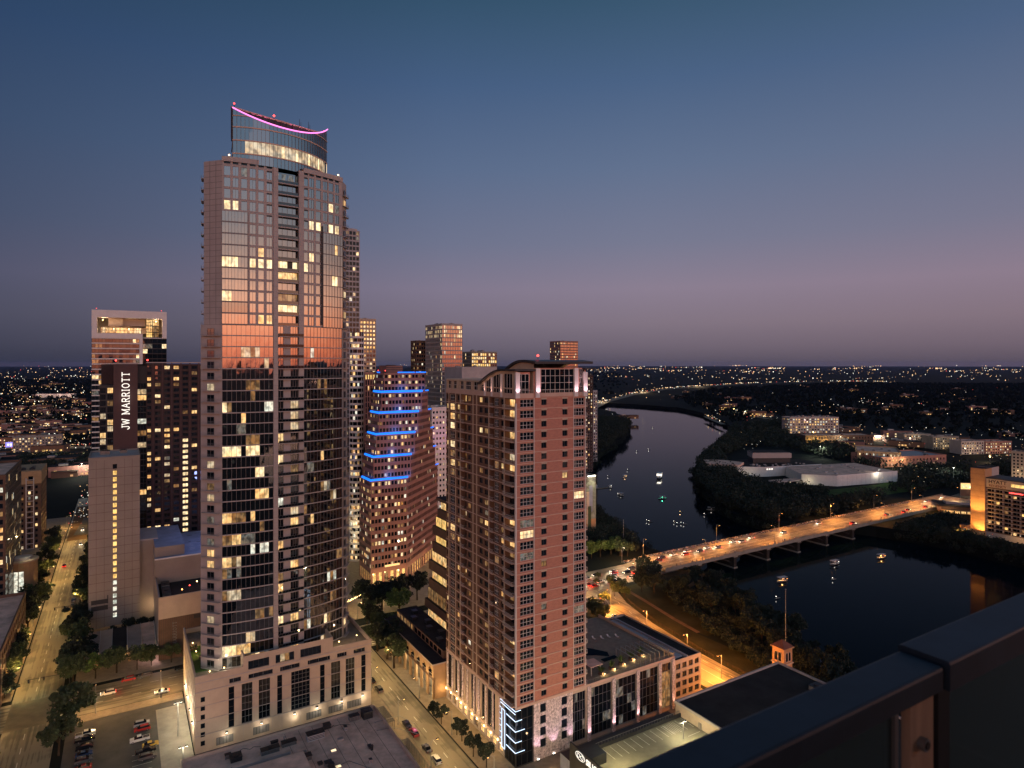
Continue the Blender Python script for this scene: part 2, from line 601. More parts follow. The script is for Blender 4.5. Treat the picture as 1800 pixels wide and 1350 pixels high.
def red_light(T, x, y, z, s=0.6):
    b = MB()
    b.tube((x, y, z), (x, y, z + .8), .12, .08, 'metal_dark', 5)
    b.ball((x, y, z + .8 + s), s, 'red_lamp', 8)
    T.part('warning_light', b)
def box_tower(name, label, loc, w, d, h, wall, front=None, left=None, right=None, rows=None, z0=0.0, styles=None, rz=GA, roof='roof_grey', pp=1.2, units=3, litf=None, cat='tower', group=None, finish=True, dd=.25, ubig=1.0):
    T = Thing(name, label, cat, loc, rz, group)
    b = MB()
    for (cols, ox, oy, ang, ln, tagf) in ((front, 0, 0, 0.0, w, 'f'), (left, 0, d, -math.pi / 2, d, 'l'), (right, w, 0, math.pi / 2, d, 'r')):
        if cols is None:
            c, q = math.cos(ang), math.sin(ang)
            b.quad((ox, oy, z0), (ox + c * ln, oy + q * ln, z0), (ox + c * ln, oy + q * ln, h), (ox, oy, h), wall)
        else:
            lf = (lambda ci, rk, x, z, t=tagf: litf(t, ci, rk, x, z)) if litf else None
            rr_ = rows[tagf] if isinstance(rows, dict) else rows
            facade(T, b, ox, oy, ang, z0, cols, rr_, wall, styles, dd, lf)
    b.quad((w, d, z0), (0, d, z0), (0, d, h), (w, d, h), wall)
    T.part('wall', b)
    r = MB()
    r.quad((0, 0, h - .05), (w, 0, h - .05), (w, d, h - .05), (0, d, h - .05), roof)
    if pp: parapet(r, -.12, w + .12, -.12, d + .12, h, pp, .5, wall)
    T.part('roof', r)
    for i in range(units):
        uw, ud, uh = R.uniform(1.6, 4) * ubig, R.uniform(1.6, 4) * ubig, R.uniform(1, 2.4) * ubig
        if w > uw + 3 and d > ud + 3:
            roof_unit(T, 1.2 + (w - uw - 2.4) * (i + R.uniform(.1, .6)) / max(units, 1), R.uniform(1.2, d - ud - 1.2), h, uw, ud, uh, R.choice(['metal_grey', wall, 'roof_pale']))
    if finish: T.finish()
    return T
# ------------------------------------------------------------------ land, lake, streets
WZ = -8.0
north = [gp(960, 716, WZ), gp(1040, 721, WZ), gp(1082, 729, WZ), gp(1108, 745, WZ), gp(1100, 772, WZ), gp(1064, 800, WZ), gp(1036, 828, WZ), gp(1020, 850, WZ), gp(1022, 880, WZ), gp(1046, 908, WZ), gp(1075, 930, WZ), gp(1110, 957, WZ), gp(1140, 984, WZ), gp(1190, 1000, WZ), gp(1226, 1018, WZ), gp(1246, 1040, WZ), gp(1296, 1075, WZ), gp(1340, 1108, WZ), gp(1420, 1165, WZ), gp(1560, 1262, WZ), Vector((185, 150, 0)), Vector((230, 0, 0)), Vector((300, -400, 0))]
south = [Vector((900, -500, 0)), Vector((640, 60, 0)), Vector((470, 270, 0)), gp(1860, 1012, WZ), gp(1760, 990, WZ), gp(1690, 972, WZ), gp(1620, 957, WZ), gp(1540, 944, WZ), gp(1480, 936, WZ), gp(1420, 934, WZ), gp(1350, 935, WZ), gp(1300, 922, WZ), gp(1258, 900, WZ), gp(1230, 872, WZ), gp(1223, 842, WZ), gp(1236, 815, WZ), gp(1255, 790, WZ), gp(1278, 770, WZ), gp(1290, 759, WZ), gp(1278, 750, WZ), gp(1258, 740, WZ), gp(1228, 729, WZ), gp(1190, 721, WZ), gp(1130, 716, WZ), gp(1060, 712, WZ), gp(960, 710, WZ)]
def wob(pts, amp=5):
    out = []
    for a, b in zip(pts[:-1], pts[1:]):
        n = max(1, int((b - a).length / 28)) if (b - a).length < 400 else 1
        for i in range(n):
            p = a.lerp(b, i / n)
            out.append(Vector((p.x + R.uniform(-amp, amp) * (i > 0), p.y + R.uniform(-amp, amp) * (i > 0), 0)))
    return out + [pts[-1]]
hole = [Vector((p.x, p.y, 0)) for p in wob(north)] + [Vector((p.x, p.y, 0)) for p in wob(south)]
RG = 40000
outer = [Vector((RG * math.cos(t), RG * math.sin(t), 0)) for t in [2 * math.pi * i / 48 for i in range(48)]]
gm = MB()
allp = outer + hole
gm.v = [tuple(p) for p in allp]
for t in tessellate_polygon([outer, hole]):
    gm.f.append(tuple(t)); gm.m.append('land')
struct('ground', gm)
bk = MB()
for a, b in zip(hole, hole[1:] + hole[:1]):
    bk.quad((a.x, a.y, 0), (b.x, b.y, 0), (b.x, b.y, WZ - 3), (a.x, a.y, WZ - 3), 'land')
struct('bank', bk)
wm = MB()
xs, ys = [p.x for p in hole], [p.y for p in hole]
wm.quad((min(xs) - 20, min(ys) - 20, WZ), (max(xs) + 20, min(ys) - 20, WZ), (max(xs) + 20, max(ys) + 20, WZ), (min(xs) - 20, max(ys) + 20, WZ), 'water')
struct('lake', wm)

def gpoly(mb, pts, z, m):
    mb.poly([tuple(g(v, u, z)) for v, u in pts], m)
def strip(mb, pts, w, z, m):
    """ribbon along world points"""
    L, Rr = [], []
    for i, p in enumerate(pts):
        a, b = pts[max(0, i - 1)], pts[min(len(pts) - 1, i + 1)]
        d = Vector((b.x - a.x, b.y - a.y, 0)).normalized()
        nrm = Vector((-d.y, d.x, 0))
        L.append(p + nrm * (w / 2)); Rr.append(p - nrm * (w / 2))
    for i in range(len(pts) - 1):
        mb.quad(*[(q.x, q.y, z) for q in (Rr[i], Rr[i + 1], L[i + 1], L[i])], m)
def block(name, v0, v1, u0, u1, m='paving', h=.14):
    b = MB()
    b.prism([tuple(g(v, u))[:2] for v, u in ((v0, u0), (v1, u0), (v1, u1), (v0, u1))], 0, h, m)
    struct(name, b)
# road surface sheets; blocks are raised kerbed pavements between them
rd = MB()
gpoly(rd, [(-34, 120), (-19, 120), (-19, 700), (-34, 700)], .02, 'road_u')
struct('street', rd)
rd = MB()
gpoly(rd, [(-200, 268), (-34, 268), (-34, 289), (-200, 289)], .024, 'road_v')
gpoly(rd, [(-19, 268), (80.5, 268), (80.5, 291), (-19, 289)], .024, 'road_v')
gpoly(rd, [(80.5, 268), (200, 270), (200, 297), (80.5, 291)], .024, 'road_v')
gpoly(rd, [(-34, 268), (-19, 268), (-19, 289), (-34, 289)], .028, 'road_light')
struct('avenue', rd)
rd = MB()
gpoly(rd, [(80.5, 60), (91.5, 60), (91.5, 268), (80.5, 268)], .02, 'road_u')
gpoly(rd, [(82, 291), (92, 291), (92, 560), (82, 560)], .02, 'road_light')
struct('side_street', rd)
CZ = [g(194, 90), g(196, 140), g(199, 190), (g(204, 225)), g(211, 252), g(219, 270), g(226, 283)]
rd = MB()
strip(rd, CZ, 19, .02, 'road_u')
struct('lakeside_road', rd)
rd = MB()
gpoly(rd, [(-33, 536), (6, 536), (10, 660), (-33, 660)], .04, 'dirt')
gpoly(rd, [(-30, 552), (-12, 548), (-8, 600), (-26, 610)], .05, 'asphalt')
struct('vacant_lot', rd)
rd = MB()
gpoly(rd, [(200, 270.5), (282, 273), (282, 298), (200, 298)], .03, 'road_v')
struct('bridge_approach', rd)
lm = MB()                                             # lane markings
for k in range(60):
    u = 125 + k * 9
    if not 266 < u < 292:
        gpoly(lm, [(-27.6, u), (-27.4, u), (-27.4, u + 4), (-27.6, u + 4)], .03, 'paint')
for k in range(16):
    gpoly(lm, [(-15 + k * 6, 274.9), (-12 + k * 6, 274.9), (-12 + k * 6, 275.1), (-15 + k * 6, 275.1)], .034, 'paint')
    gpoly(lm, [(-15 + k * 6, 281.9), (-12 + k * 6, 281.9), (-12 + k * 6, 282.1), (-15 + k * 6, 282.1)], .034, 'paint')
for v0, u0 in ((-39.5, 269), (-18.5, 269), (76, 270), (93, 270)):     # ladder crosswalks
    for k in range(9):
        gpoly(lm, [(v0, u0 + k * 2.1), (v0 + 2.6, u0 + k * 2.1), (v0 + 2.6, u0 + k * 2.1 + .6), (v0, u0 + k * 2.1 + .6)], .036, 'paint')
for k in range(20):
    gpoly(lm, [(86, 100 + k * 8), (86.2, 100 + k * 8), (86.2, 103 + k * 8), (86, 103 + k * 8)], .03, 'paint')
for a in (-5.5, 0.0, 5.5):
    for i in range(len(CZ) - 1):
        p, q = CZ[i], CZ[i + 1]
        d = (q - p).normalized(); nn = Vector((-d.y, d.x, 0)) * a
        for k in range(int((q - p).length / 7)):
            s0 = p + nn + d * (k * 7)
            strip(lm, [s0, s0 + d * (7 if a == 0 else 3)], .18, .03, 'paint')
struct('road_markings', lm)
block('pavement', -120, -34.5, 292, 620)
block('pavement', -120, -34.5, 150, 265)
block('pavement', -15.5, 79.5, 292, 700)
block('pavement', 76.2, 80.4, 60, 267, 'paving')
block('pavement', 92, 186, 60, 263)
block('pavement', 94, 230, 300, 520)
pl = MB()
pl.prism([tuple(g(v, u))[:2] for v, u in ((-16, 150), (19, 150), (19, 262), (-16, 262))], 0, .12, 'asphalt')
pl.prism([tuple(g(v, u))[:2] for v, u in ((10, 150), (19, 150), (19, 258), (10, 258))], .124, .13, 'concrete')
for k in range(24):
    for v0 in (-13, 2.5):
        gpoly(pl, [(v0, 158 + k * 3.2), (v0 + 5.2, 158 + k * 3.2), (v0 + 5.2, 158.12 + k * 3.2), (v0, 158.12 + k * 3.2)], .125, 'paint')
struct('car_park', pl)
kb = MB()
kb.prism([tuple(g(v, u))[:2] for v, u in ((-17, 262.3), (19, 262.3), (19, 267.5), (-17, 267.5))], 0, .14, 'paving')
struct('pavement', kb)
pk = MB()                                             # rough grass of the lakeside park, inside the ground's own outline
gpoly(pk, [(213, 80), (224, 120), (224, 170), (222, 215), (236, 268), (214, 252), (207, 222), (209, 190), (206, 140)], .012, 'park')
gpoly(pk, [(236, 268), (262, 268), (262, 240), (240, 200), (224, 200), (222, 215)], .016, 'park')
struct('park_grass', pk)
tr = MB()
strip(tr, [gp(1228, 1020), gp(1205, 1035), gp(1215, 1062), gp(1250, 1090), gp(1290, 1118), gp(1330, 1150), gp(1370, 1190)], 3.0, .03, 'dirt')
strip(tr, [gp(1090, 1030), gp(1140, 1060), gp(1185, 1088), gp(1228, 1112)], 2.2, .034, 'dirt')
struct('path', tr)
# far roads on the plain
fr = MB()
strip(fr, [gp(1030, 722), gp(1060, 707), gp(1110, 694), gp(1170, 684), gp(1240, 679), gp(1330, 674), gp(1460, 671), gp(1560, 672)], 34, .3, 'road_light')
struct('highway', fr)
fr = MB()
strip(fr, [gp(-60, 791), gp(40, 789), gp(110, 787), gp(165, 786)], 26, .3, 'road_light')
struct('highway', fr)
fr = MB()
strip(fr, [gp(1290, 722), gp(1305, 728), gp(1330, 733), gp(1362, 738)], 14, .3, 'road_light')
strip(fr, [gp(1240, 732), gp(1252, 738), gp(1272, 746)], 10, .3, 'road_light')
strip(fr, [g(655, 285), g(690, 288), g(740, 300), g(830, 330)], 20, .3, 'road_light')
struct('shore_road', fr)
lw = MB()
lw.poly([tuple(gp(x, y, .05)) for x, y in ((1375, 858), (1450, 862), (1540, 852), (1600, 840), (1640, 858), (1540, 872), (1440, 880))], 'lawn')
lw.poly([tuple(gp(x, y, .06)) for x, y in ((1415, 793), (1460, 800), (1480, 790), (1440, 780))], 'lawn')
struct('lawn', lw)
# ------------------------------------------------------------------ the tall curved tower
def tall_tower():
    T = Thing('glass_tower', 'tallest tower, bowed glass and pink stone with a glowing pink curve at its top', 'tower', g(19.4, 222.3))
    A, B = Vector((8.5, 6.5)), Vector((49.3, 10.5))
    def arc(A, B, sag):
        c = (B - A).length
        Rr = (c * c / 4 + sag * sag) / (2 * sag)
        mid = (A + B) / 2
        n = Vector((B.y - A.y, -(B.x - A.x))).normalized()          # outward
        ctr = mid - n * (Rr - sag)
        a0 = math.atan2(A.y - ctr.y, A.x - ctr.x)
        a1 = math.atan2(B.y - ctr.y, B.x - ctr.x)
        def P(t, out=0.0):
            a = a0 + (a1 - a0) * t
            return Vector((ctr.x + (Rr + out) * math.cos(a), ctr.y + (Rr + out) * math.sin(a)))
        return P, Rr * abs(a1 - a0)
    P, L = arc(A, B, 3.4)
    def px(p):
        w = T.loc + Vector((GC * p.x - GS * p.y, GS * p.x + GC * p.y, 0))
        return CX + F * w.x / w.y
    def tpx(x):
        lo, hi = 0.0, 1.0
        for _ in range(40):
            m = (lo + hi) / 2
            if px(P(m)) < x: lo = m
            else: hi = m
        return lo
    ZB, ZM, ZT = 22.0, 135.0, 189.0
    nlow, nup = 31, 14
    hl, hu = (ZM - ZB) / nlow, (ZT - 1.6 - ZM) / nup
    wall = MB()
    def cquad(mb, t0, t1, z0, z1, m, out=0.0, n=None):
        n = n or max(1, int((t1 - t0) * L / 1.6))
        for i in range(n):
            a, b = t0 + (t1 - t0) * i / n, t0 + (t1 - t0) * (i + 1) / n
            p, q = P(a, out), P(b, out)
            mb.quad((p.x, p.y, z0), (q.x, q.y, z0), (q.x, q.y, z1), (p.x, p.y, z1), m)
    def cbar(mb, t0, t1, z0, z1, o0, o1, m, n=None):
        """a curved solid bar from offset o0 to o1"""
        n = n or max(1, int((t1 - t0) * L / 1.6))
        for i in range(n):
            a, b = t0 + (t1 - t0) * i / n, t0 + (t1 - t0) * (i + 1) / n
            mb.prism([tuple(P(a, o1)), tuple(P(b, o1)), tuple(P(b, o0)), tuple(P(a, o0))], z0, z1, m)
    def cwin(name, t0, t1, z0, h, n, panes, depth, rowsn=1, bars=.09):
        """curved run of panes with mullions, in the tower's own axes"""
        b = MB()
        rr = R
        for i in range(n):
            a, c = t0 + (t1 - t0) * i / n, t0 + (t1 - t0) * (i + 1) / n
            p, q = P(a, -depth), P(c, -depth)
            d = (q - p).normalized(); nn = Vector((d.y, -d.x))
            for j in range(rowsn):
                za, zb = z0 + h * j / rowsn, z0 + h * (j + 1) / rowsn
                e = [rr.uniform(-.008, .008) for _ in range(4)]
                b.quad((p.x + nn.x * e[0], p.y + nn.y * e[0], za), (q.x + nn.x * e[1], q.y + nn.y * e[1], za), (q.x + nn.x * e[2], q.y + nn.y * e[2], zb), (p.x + nn.x * e[3], p.y + nn.y * e[3], zb), panes[j * n + i])
        for i in range(n + 1):
            p = P(t0 + (t1 - t0) * i / n, -depth)
            t = P(t0 + (t1 - t0) * i / n, -depth + .10)
            d = Vector((t.y - p.y, -(t.x - p.x))).normalized() * (bars / 2)
            b.prism([(p.x - d.x, p.y - d.y), (t.x - d.x, t.y - d.y), (t.x + d.x, t.y + d.y), (p.x + d.x, p.y + d.y)], z0, z0 + h, 'mullion')
        for j in range(rowsn + 1):
            z = z0 + h * j / rowsn
            cbar(b, t0, t1, z - .04, z + .04, -depth, -depth + .07, 'mullion', n)
        mid = P((t0 + t1) / 2)
        T.item(name, b, None, 0, 0, 0, 0, (t1 - t0) * h * 1000 / max(1, abs(z0 - H)))
    def runs(n, p, longest=4, dark='glass_sky', pool=LITS):
        out = []
        while len(out) < n:
            if R.random() < p:
                k = R.choice(pool)
                out += [k if R.random() < .6 else R.choice(('lit_dim', 'lit_dim', 'lit_faint', dark)) for _ in range(R.choice((1, 1, 2, longest)))]  # dim and faint panes also stand in for city lights mirrored in the glass
            else:
                out += [dark] * R.randint(1, 5)
        return out[:n]
    # ---- lower body: two curved window wings per floor, stone spine with balconies between them
    tl0, tl1 = 0.0, tpx(480.5)
    s = [tpx(x) for x in (488.5, 498.5, 511, 525, 533.5)]
    tr1 = 1.0
    for k in range(nlow):
        z = ZB + k * hl
        nl, nr = 11, 12
        top = k > nlow - 5
        pl = 0.19 if k > 4 else .26
        gs = ['glass_sky']
        special = {1: ['lit_cream'] * 3 + ['lit_warm'] * 3 + gs * 5, 19: ['lit_cream'] * 4 + gs + ['lit_cream'] * 3 + gs * 3, 13: ['lit_warm'] * 2 + ['lit_dim'] * 3 + gs + ['lit_warm'] + gs * 4, 11: ['lit_dim'] * 2 + ['lit_warm'] * 2 + ['lit_faint'] * 3 + gs * 4}
        pan = special.get(k) or runs(nl, pl if not top else .03)
        cwin('window_band', tl0, tl1, z + .22, hl - .3, nl, pan[:nl], .12)
        cwin('window_band', s[4], tr1, z + .22, hl - .3, nr, runs(nr, pl * .75 if not top else .03, 3), .12)
        for a, c, n in ((s[0], s[1], 2), (s[2], s[3], 3)):
            lk = choose(.2 if not top else .04, dark='glass_sky')
            cwin('window', a, c, z + .3, hl - .45, n, [lk] * n, .35)
        cbar(wall, -.001, tl1, z - .08, z + .22, -.3, .14, 'slab')
        cbar(wall, s[4], 1.001, z - .08, z + .22, -.3, .14, 'slab')
        cquad(wall, s[0], s[4], z - .2, z + .3, 'stone', -.3)
        # spine balcony
        b = MB()
        cbar(b, s[0] + .004, s[4] - .004, z - .14, z + .10, -.2, .75, 'slab', 4)
        for i in range(9):
            q = P(s[0] + .006 + (s[4] - s[0] - .012) * i / 8, .68)
            b.tube((q.x, q.y, z + .1), (q.x, q.y, z + 1.1), .025, .025, 'mullion', 4)
        cbar(b, s[0] + .004, s[4] - .004, z + 1.08, z + 1.14, .65, .71, 'mullion', 4)
        cbar(b, s[0] + .004, s[4] - .004, z + .2, z + 1.0, .675, .685, 'glass_dark', 4)
        T.item('balcony', b, None, 0, 0, 0, 0, 50)
    cquad(wall, tl0, tl1, ZB, ZM, 'glass_dark', -.32)
    cquad(wall, s[4], 1, ZB, ZM, 'glass_dark', -.32)
    cbar(wall, tl1, s[0], ZB - 1, ZT, -.4, .45, 'stone', 2)
    cbar(wall, s[3], s[4], ZB - 1, ZT, -.4, .45, 'stone', 2)
    cbar(wall, s[1], s[2], ZB, ZM, -.4, -.05, 'stone', 2)
    cquad(wall, s[0], s[3], ZB, ZM, 'stone', -.45)
    for k in range(nlow * 2 + nup * 2):                        # panel joints on the spine piers
        z = ZB + 1.6 + k * 1.86
        if z < ZT - 1:
            cbar(wall, tl1 + .001, s[0] - .001, z, z + .05, .44, .47, 'mullion', 1)
            cbar(wall, s[3] + .001, s[4] - .001, z, z + .05, .44, .47, 'mullion', 1)
    # ---- upper body: stone grid with separate windows
    LW = [(393.7, 405), (409, 419), (424, 434.5), (439, 449.5), (454, 464), (468.7, 478.4)]
    RW = [(530.6 + 4, 538.7 + 3), (543.6, 552), (555.5, 564), (568, 575.8), (578, 586), (589, 596)]
    tb0, tb1 = tpx(388), tpx(435)
    tc0, tc1 = tpx(567), tpx(601)
    for k in range(nup):
        z = ZM + k * hu
        bayL, bayR = k < 10, k < 9
        litrow = {12 - 2: (LW, (0, 1)), 9: (RW, (1, 2, 4, 5)), 5: (LW, (2, 3, 4, 5))}
        for W_, nm in ((LW, 'L'), (RW, 'R')):
            for i, (a, c) in enumerate(W_):
                if nm == 'L' and bayL and i < 3: continue
                if nm == 'R' and bayR and i > 2: continue
                lk = 'glass_sky'
                if nm == 'L' and k == 10 and i < 2: lk = 'lit_cream'
                if nm == 'R' and k == 9 and i in (1, 2, 4, 5): lk = 'lit_cream'
                if nm == 'L' and k == 5 and i > 2: lk = 'lit_cream'
                if nm == 'L' and k == 0 and i > 3: lk = 'lit_warm'
                if nm == 'R' and k == 5 and i == 0: lk = 'lit_cream'
                if R.random() < .05: lk = R.choice(['lit_warm', 'lit_cream', 'lit_faint'])
                cwin('window', tpx(a), tpx(c), z + .5, hu - .75, 2 if i % 2 else 1, [lk] * 4, .18, 1, .08)
                if k > 8 and (i == 5 and nm == 'L' or i == 0 and nm == 'R'):
                    cbar(wall, tpx(a), tpx(c), z + hu - .75, z + hu - .35, -.17, -.1, 'frame_dark', 2)
        if bayL:
            pan = ['glass_sky'] * 8
            if k == 5: pan = ['lit_cream'] * 5 + ['glass_sky'] * 3
            if k == 2: pan = ['lit_cream'] * 3 + ['glass_sky'] * 5
            if k == 1: pan = ['glass_blue'] * 8
            cwin('window_band', tb0, tb1, z + .25, hu - .4, 8, pan, -.55)
            cbar(wall, tb0, tb1, z - .15, z + .25, .1, .60, 'mullion')
        if bayR:
            pan = ['glass_sky'] * 7
            if k == 4: pan[3] = pan[4] = 'lit_cream'
            if k == 7: pan[4] = 'lit_warm'
            cwin('window_band', tc0, tc1, z + .15, hu - .2, 7, pan, -.45)
            cbar(wall, tc0, tc1, z - .1, z + .15, .1, .47, 'mullion')
        # recessed balcony between the stone piers
        lk = {5: 'lit_cream', 4: 'lit_warm', 1: 'lit_cream', 2: 'lit_dim', 13: 'lit_faint'}.get(k, 'glass_sky')
        cwin('window', s[0], s[3], z + .2, hu - .45, 4, [lk] * 2 + [lk if k != 5 else 'glass_dark'] + [lk], 1.3, 1)
        b = MB()
        cbar(b, s[0], s[3], z - .2, z + .15, -1.3, .1, 'slab', 4)
        cbar(b, s[0] + .002, s[3] - .002, z + .15, z + 1.0, .02, .05, 'glass', 4)
        cbar(b, s[0] + .002, s[3] - .002, z + 1.0, z + 1.07, .0, .07, 'mullion', 4)
        T.item('balcony', b, None, 0, 0, 0, 0, 80)
    # stone skin of the upper body (around the windows): piers and spandrels
    def skin(W_, ta, tb_):
        ed = [ta] + [tpx(x) for w in W_ for x in w] + [tb_]
        for i in range(0, len(ed), 2):
            cquad(wall, ed[i], ed[i + 1], ZM, ZT, 'stone', 0.0)
            for t_ in (ed[i], ed[i + 1]):
                p, q = P(t_, 0), P(t_, -.2)
                wall.quad((p.x, p.y, ZM), (q.x, q.y, ZM), (q.x, q.y, ZT), (p.x, p.y, ZT), 'stone')
        for i in range(1, len(ed) - 1, 2):
            for k in range(nup + 1):
                z = ZM + k * hu
                cquad(wall, ed[i], ed[i + 1], z - .25 if k else z, min(z + .5, ZT), 'stone', 0.0, 2)
        cquad(wall, ta, tb_, ZM, ZT, 'glass_dark', -.22)
    skin(LW, 0.0, tl1)
    skin(RW, s[4], 1.0)
    for k in range(nup + 1):
        z = ZM + k * hu
        for a, c in ((0.0, tl1), (s[4], 1.0)):
            cbar(wall, a, c, z + .2, z + .26, -.02, .03, 'mullion')
    p0, p1 = P(tpx(564.5), .5), P(tpx(567), .5)                # dark vertical slot beside the right bay
    wall.prism([tuple(p0), tuple(p1), tuple(P(tpx(567), -.1)), tuple(P(tpx(564.5), -.1))], ZM + 1, ZM + 9.6 * hu, 'frame_dark')
    cbar(wall, tb0, tb1, ZM + 10 * hu - .15, ZM + 10 * hu + .2, 0, .62, 'stone')
    cbar(wall, tc0, tc1, ZM + 9 * hu - .1, ZM + 9 * hu + .2, 0, .52, 'stone')
    cbar(wall, -.002, tl1, ZT - .4, ZT + 1.2, -.5, .35, 'stone')
    cbar(wall, s[4], 1.002, ZT - .4, ZT + 1.2, -.5, .35, 'stone')
    cbar(wall, tl1, s[4], ZT - 4, ZT - 1.5, -2.0, -1.3, 'glass_sky', 4)
    # flanks and back
    FL = [(8.5, 6.5), (3.6, 12.0), (7.6, 36), (50, 42), (52.2, 15.0), (49.3, 10.5)]
    for zz0, zz1, ex in ((ZB, ZM, .9), (ZM, ZT, 0.0)):
        pts = [Vector(q) for q in FL]
        pts[1] = pts[1] + Vector((-ex, .3 * ex)); pts[2] = pts[2] + Vector((-ex, 0)); pts[4] = pts[4] + Vector((ex * .5, 0)); pts[3] = pts[3] + Vector((ex * .5, 0))
        for a, c in zip(pts[:-1], pts[1:]):
            wall.quad((a.x, a.y, zz0), (c.x, c.y, zz0), (c.x, c.y, zz1), (a.x, a.y, zz1), 'stone')
        wall.poly([(q.x, q.y, zz1 - .02) for q in pts], 'roof_dark')
    fa, fb = Vector((8.5, 6.5)), Vector((3.6, 12.0)); fd = (fb - fa).normalized(); fn = Vector((-fd.y, fd.x))
    if fn.y > 0: fn = -fn
    for k in range(nup * 2 + 1):
        z = ZM + k * hu / 2
        p, q = fa + fn * .06, fb + fn * .06
        wall.prism([tuple(q), tuple(p), tuple(fa), tuple(fb)], z, z + .12, 'mullion')
    for t_ in (.33, .66):
        m0 = fa.lerp(fb, t_); wall.prism([tuple(m0 + fn * .06), tuple(m0 + fn * .06 + fd * .1), tuple(m0 + fd * .1), tuple(m0)], ZM, ZT, 'mullion')
    T.part('wall', wall)
    # flank balconies, one per floor
    nf = nlow + nup
    for side in ('l', 'r'):
        a, c = (Vector((3.2, 11.9)), Vector((8.4, 6.3))) if side == 'l' else (Vector((49.5, 10.4)), Vector((52.4, 14.6)))
        d = (c - a).normalized(); nn = Vector((d.y, -d.x)) if side == 'l' else Vector((d.y, -d.x))
        for k in range(nf):
            z = ZB + k * hl if k < nlow else ZM + (k - nlow) * hu
            b = MB()
            up = k >= nlow
            if side == 'l':
                a, c = (Vector((4.35, 17.2)), Vector((3.65, 12.3))) if up else (Vector((3.2, 11.9)), Vector((8.4, 6.3)))
                d = (c - a).normalized(); nn = Vector((d.y, -d.x))
            l0, l1 = (.0, (c - a).length * .96)
            p, q = a + d * l0, a + d * l1
            o = nn * (1.1 if not up else .9)
            pts = [p, p + o * .75, p + o + d * .5, q + o - d * .3, q]
            b.prism([tuple(x) for x in (pts[0], pts[1], pts[2], pts[3], pts[4])], z - .08, z + .12, 'slab')
            for e0, e1 in zip(pts[1:4], pts[2:5]):
                for zz_ in (.4, .7, 1.05): b.tube((e0.x, e0.y, z + zz_), (e1.x, e1.y, z + zz_), .035, .035, 'metal_grey', 4)
            T.item('balcony', b, None, 0, 0, 0, 0, 20 if side == 'l' else 5)
            w0 = a + d * ((c - a).length * .25)
            if up and side == 'l': continue
            geo, key = wgeo((c - a).length * .36, 2.3, 2, 1, .07, tuple([choose(.12, dark='glass_sky')] * 2))
            T.item('window', geo, key, w0.x + nn.x * .06, w0.y + nn.y * .06, z + .15, math.atan2(d.y, d.x), 8)
    # left return wall windows
    # ---- crown
    C0, C1 = Vector((11.8, 6.9)), Vector((45.4, 16.4))
    PC, LC = arc(C0, C1, 6.6)
    zc = [ZT - .5, 193.6, 194.4, 198.9, 199.7, 203.6, 204.2, 207.6]
    cr = MB()
    ncr = 30
    def topz(t):
        return 206.8 + 2.2 * t - 5.6 * (1 - (2 * t - 1) ** 2)
    for i in range(ncr):
        a, c = i / ncr, (i + 1) / ncr
        p, q = PC(a), PC(c)
        ta_, tc_ = topz(a), topz(c)
        for z0, z1, m_ in ((ZT - .5, 191.6, 'glass_sky'), (191.6, 192.0, 'band'), (192.0, 196.0, 'lit'), (196.0, 196.4, 'band'), (196.4, 200.4, 'glass_sky'), (200.4, 200.8, 'band'), (200.8, 204.2, 'glass_sky'), (204.2, 204.5, 'band'), (204.5, 208, 'glass_sky')):
            za, zb = (min(z0, ta_), min(z0, tc_)), (min(z1, ta_), min(z1, tc_))
            if zb[0] - za[0] < .02 and zb[1] - za[1] < .02: continue
            mm = m_
            if m_ == 'lit': mm = 'glass_sky' if i < 3 or i == 28 else ('lit_soft' if i < 9 or i % 4 else 'lit_cream')
            e = R.uniform(-.004, .004)
            oo = .18 if m_ == 'band' else 0
            pp, qq = PC(a, oo), PC(c, oo)
            cr.quad((pp.x, pp.y, za[0]), (qq.x, qq.y, za[1]), (qq.x + e, qq.y + e, zb[1]), (pp.x + e, pp.y + e, zb[0]), mm)
            if m_ == 'band' and z1 < min(ta_, tc_):
                cr.quad((pp.x, pp.y, z1), (qq.x, qq.y, z1), (q.x, q.y, z1), (p.x, p.y, z1), 'band')
                cr.quad((p.x, p.y, z0), (q.x, q.y, z0), (qq.x, qq.y, z0), (pp.x, pp.y, z0), 'band')
        d = (q - p).normalized() * .05; nn = Vector((d.y, -d.x)).normalized() * .12
        cr.prism([(p.x - d.x, p.y - d.y), (p.x + nn.x - d.x, p.y + nn.y - d.y), (p.x + nn.x + d.x, p.y + nn.y + d.y), (p.x + d.x, p.y + d.y)], ZT - .5, ta_, 'mullion')
    T.part('crown', cr)
    bk = MB()                                              # straight louvred screen rising behind the scooped front edge
    nb = 16
    back0, back1 = C0 + Vector((-.4, 1.0)), C1 + Vector((-.2, 1.0))
    for i in range(nb):
        a, c = i / nb, (i + 1) / nb
        p, q = back0.lerp(back1, a), back0.lerp(back1, c)
        bk.quad((p.x, p.y, 196), (q.x, q.y, 196), (q.x, q.y, 207.2), (p.x, p.y, 207.2), 'metal_dark')
        bk.box(p.x - .08, p.x + .08, p.y - .35, p.y - .02, 197, 207.3, 'maroon')
    for zz in (202.5, 205):
        bk.tube((back0.x, back0.y - .3, zz), (back1.x, back1.y - .3, zz), .1, .1, 'mullion', 4)
    bk.tube((back0.x, back0.y, 207.4), (back1.x, back1.y, 207.4), .3, .3, 'band', 5)
    e0, e1 = C0 + Vector((1.5, 14)), C1 + Vector((.3, 12))
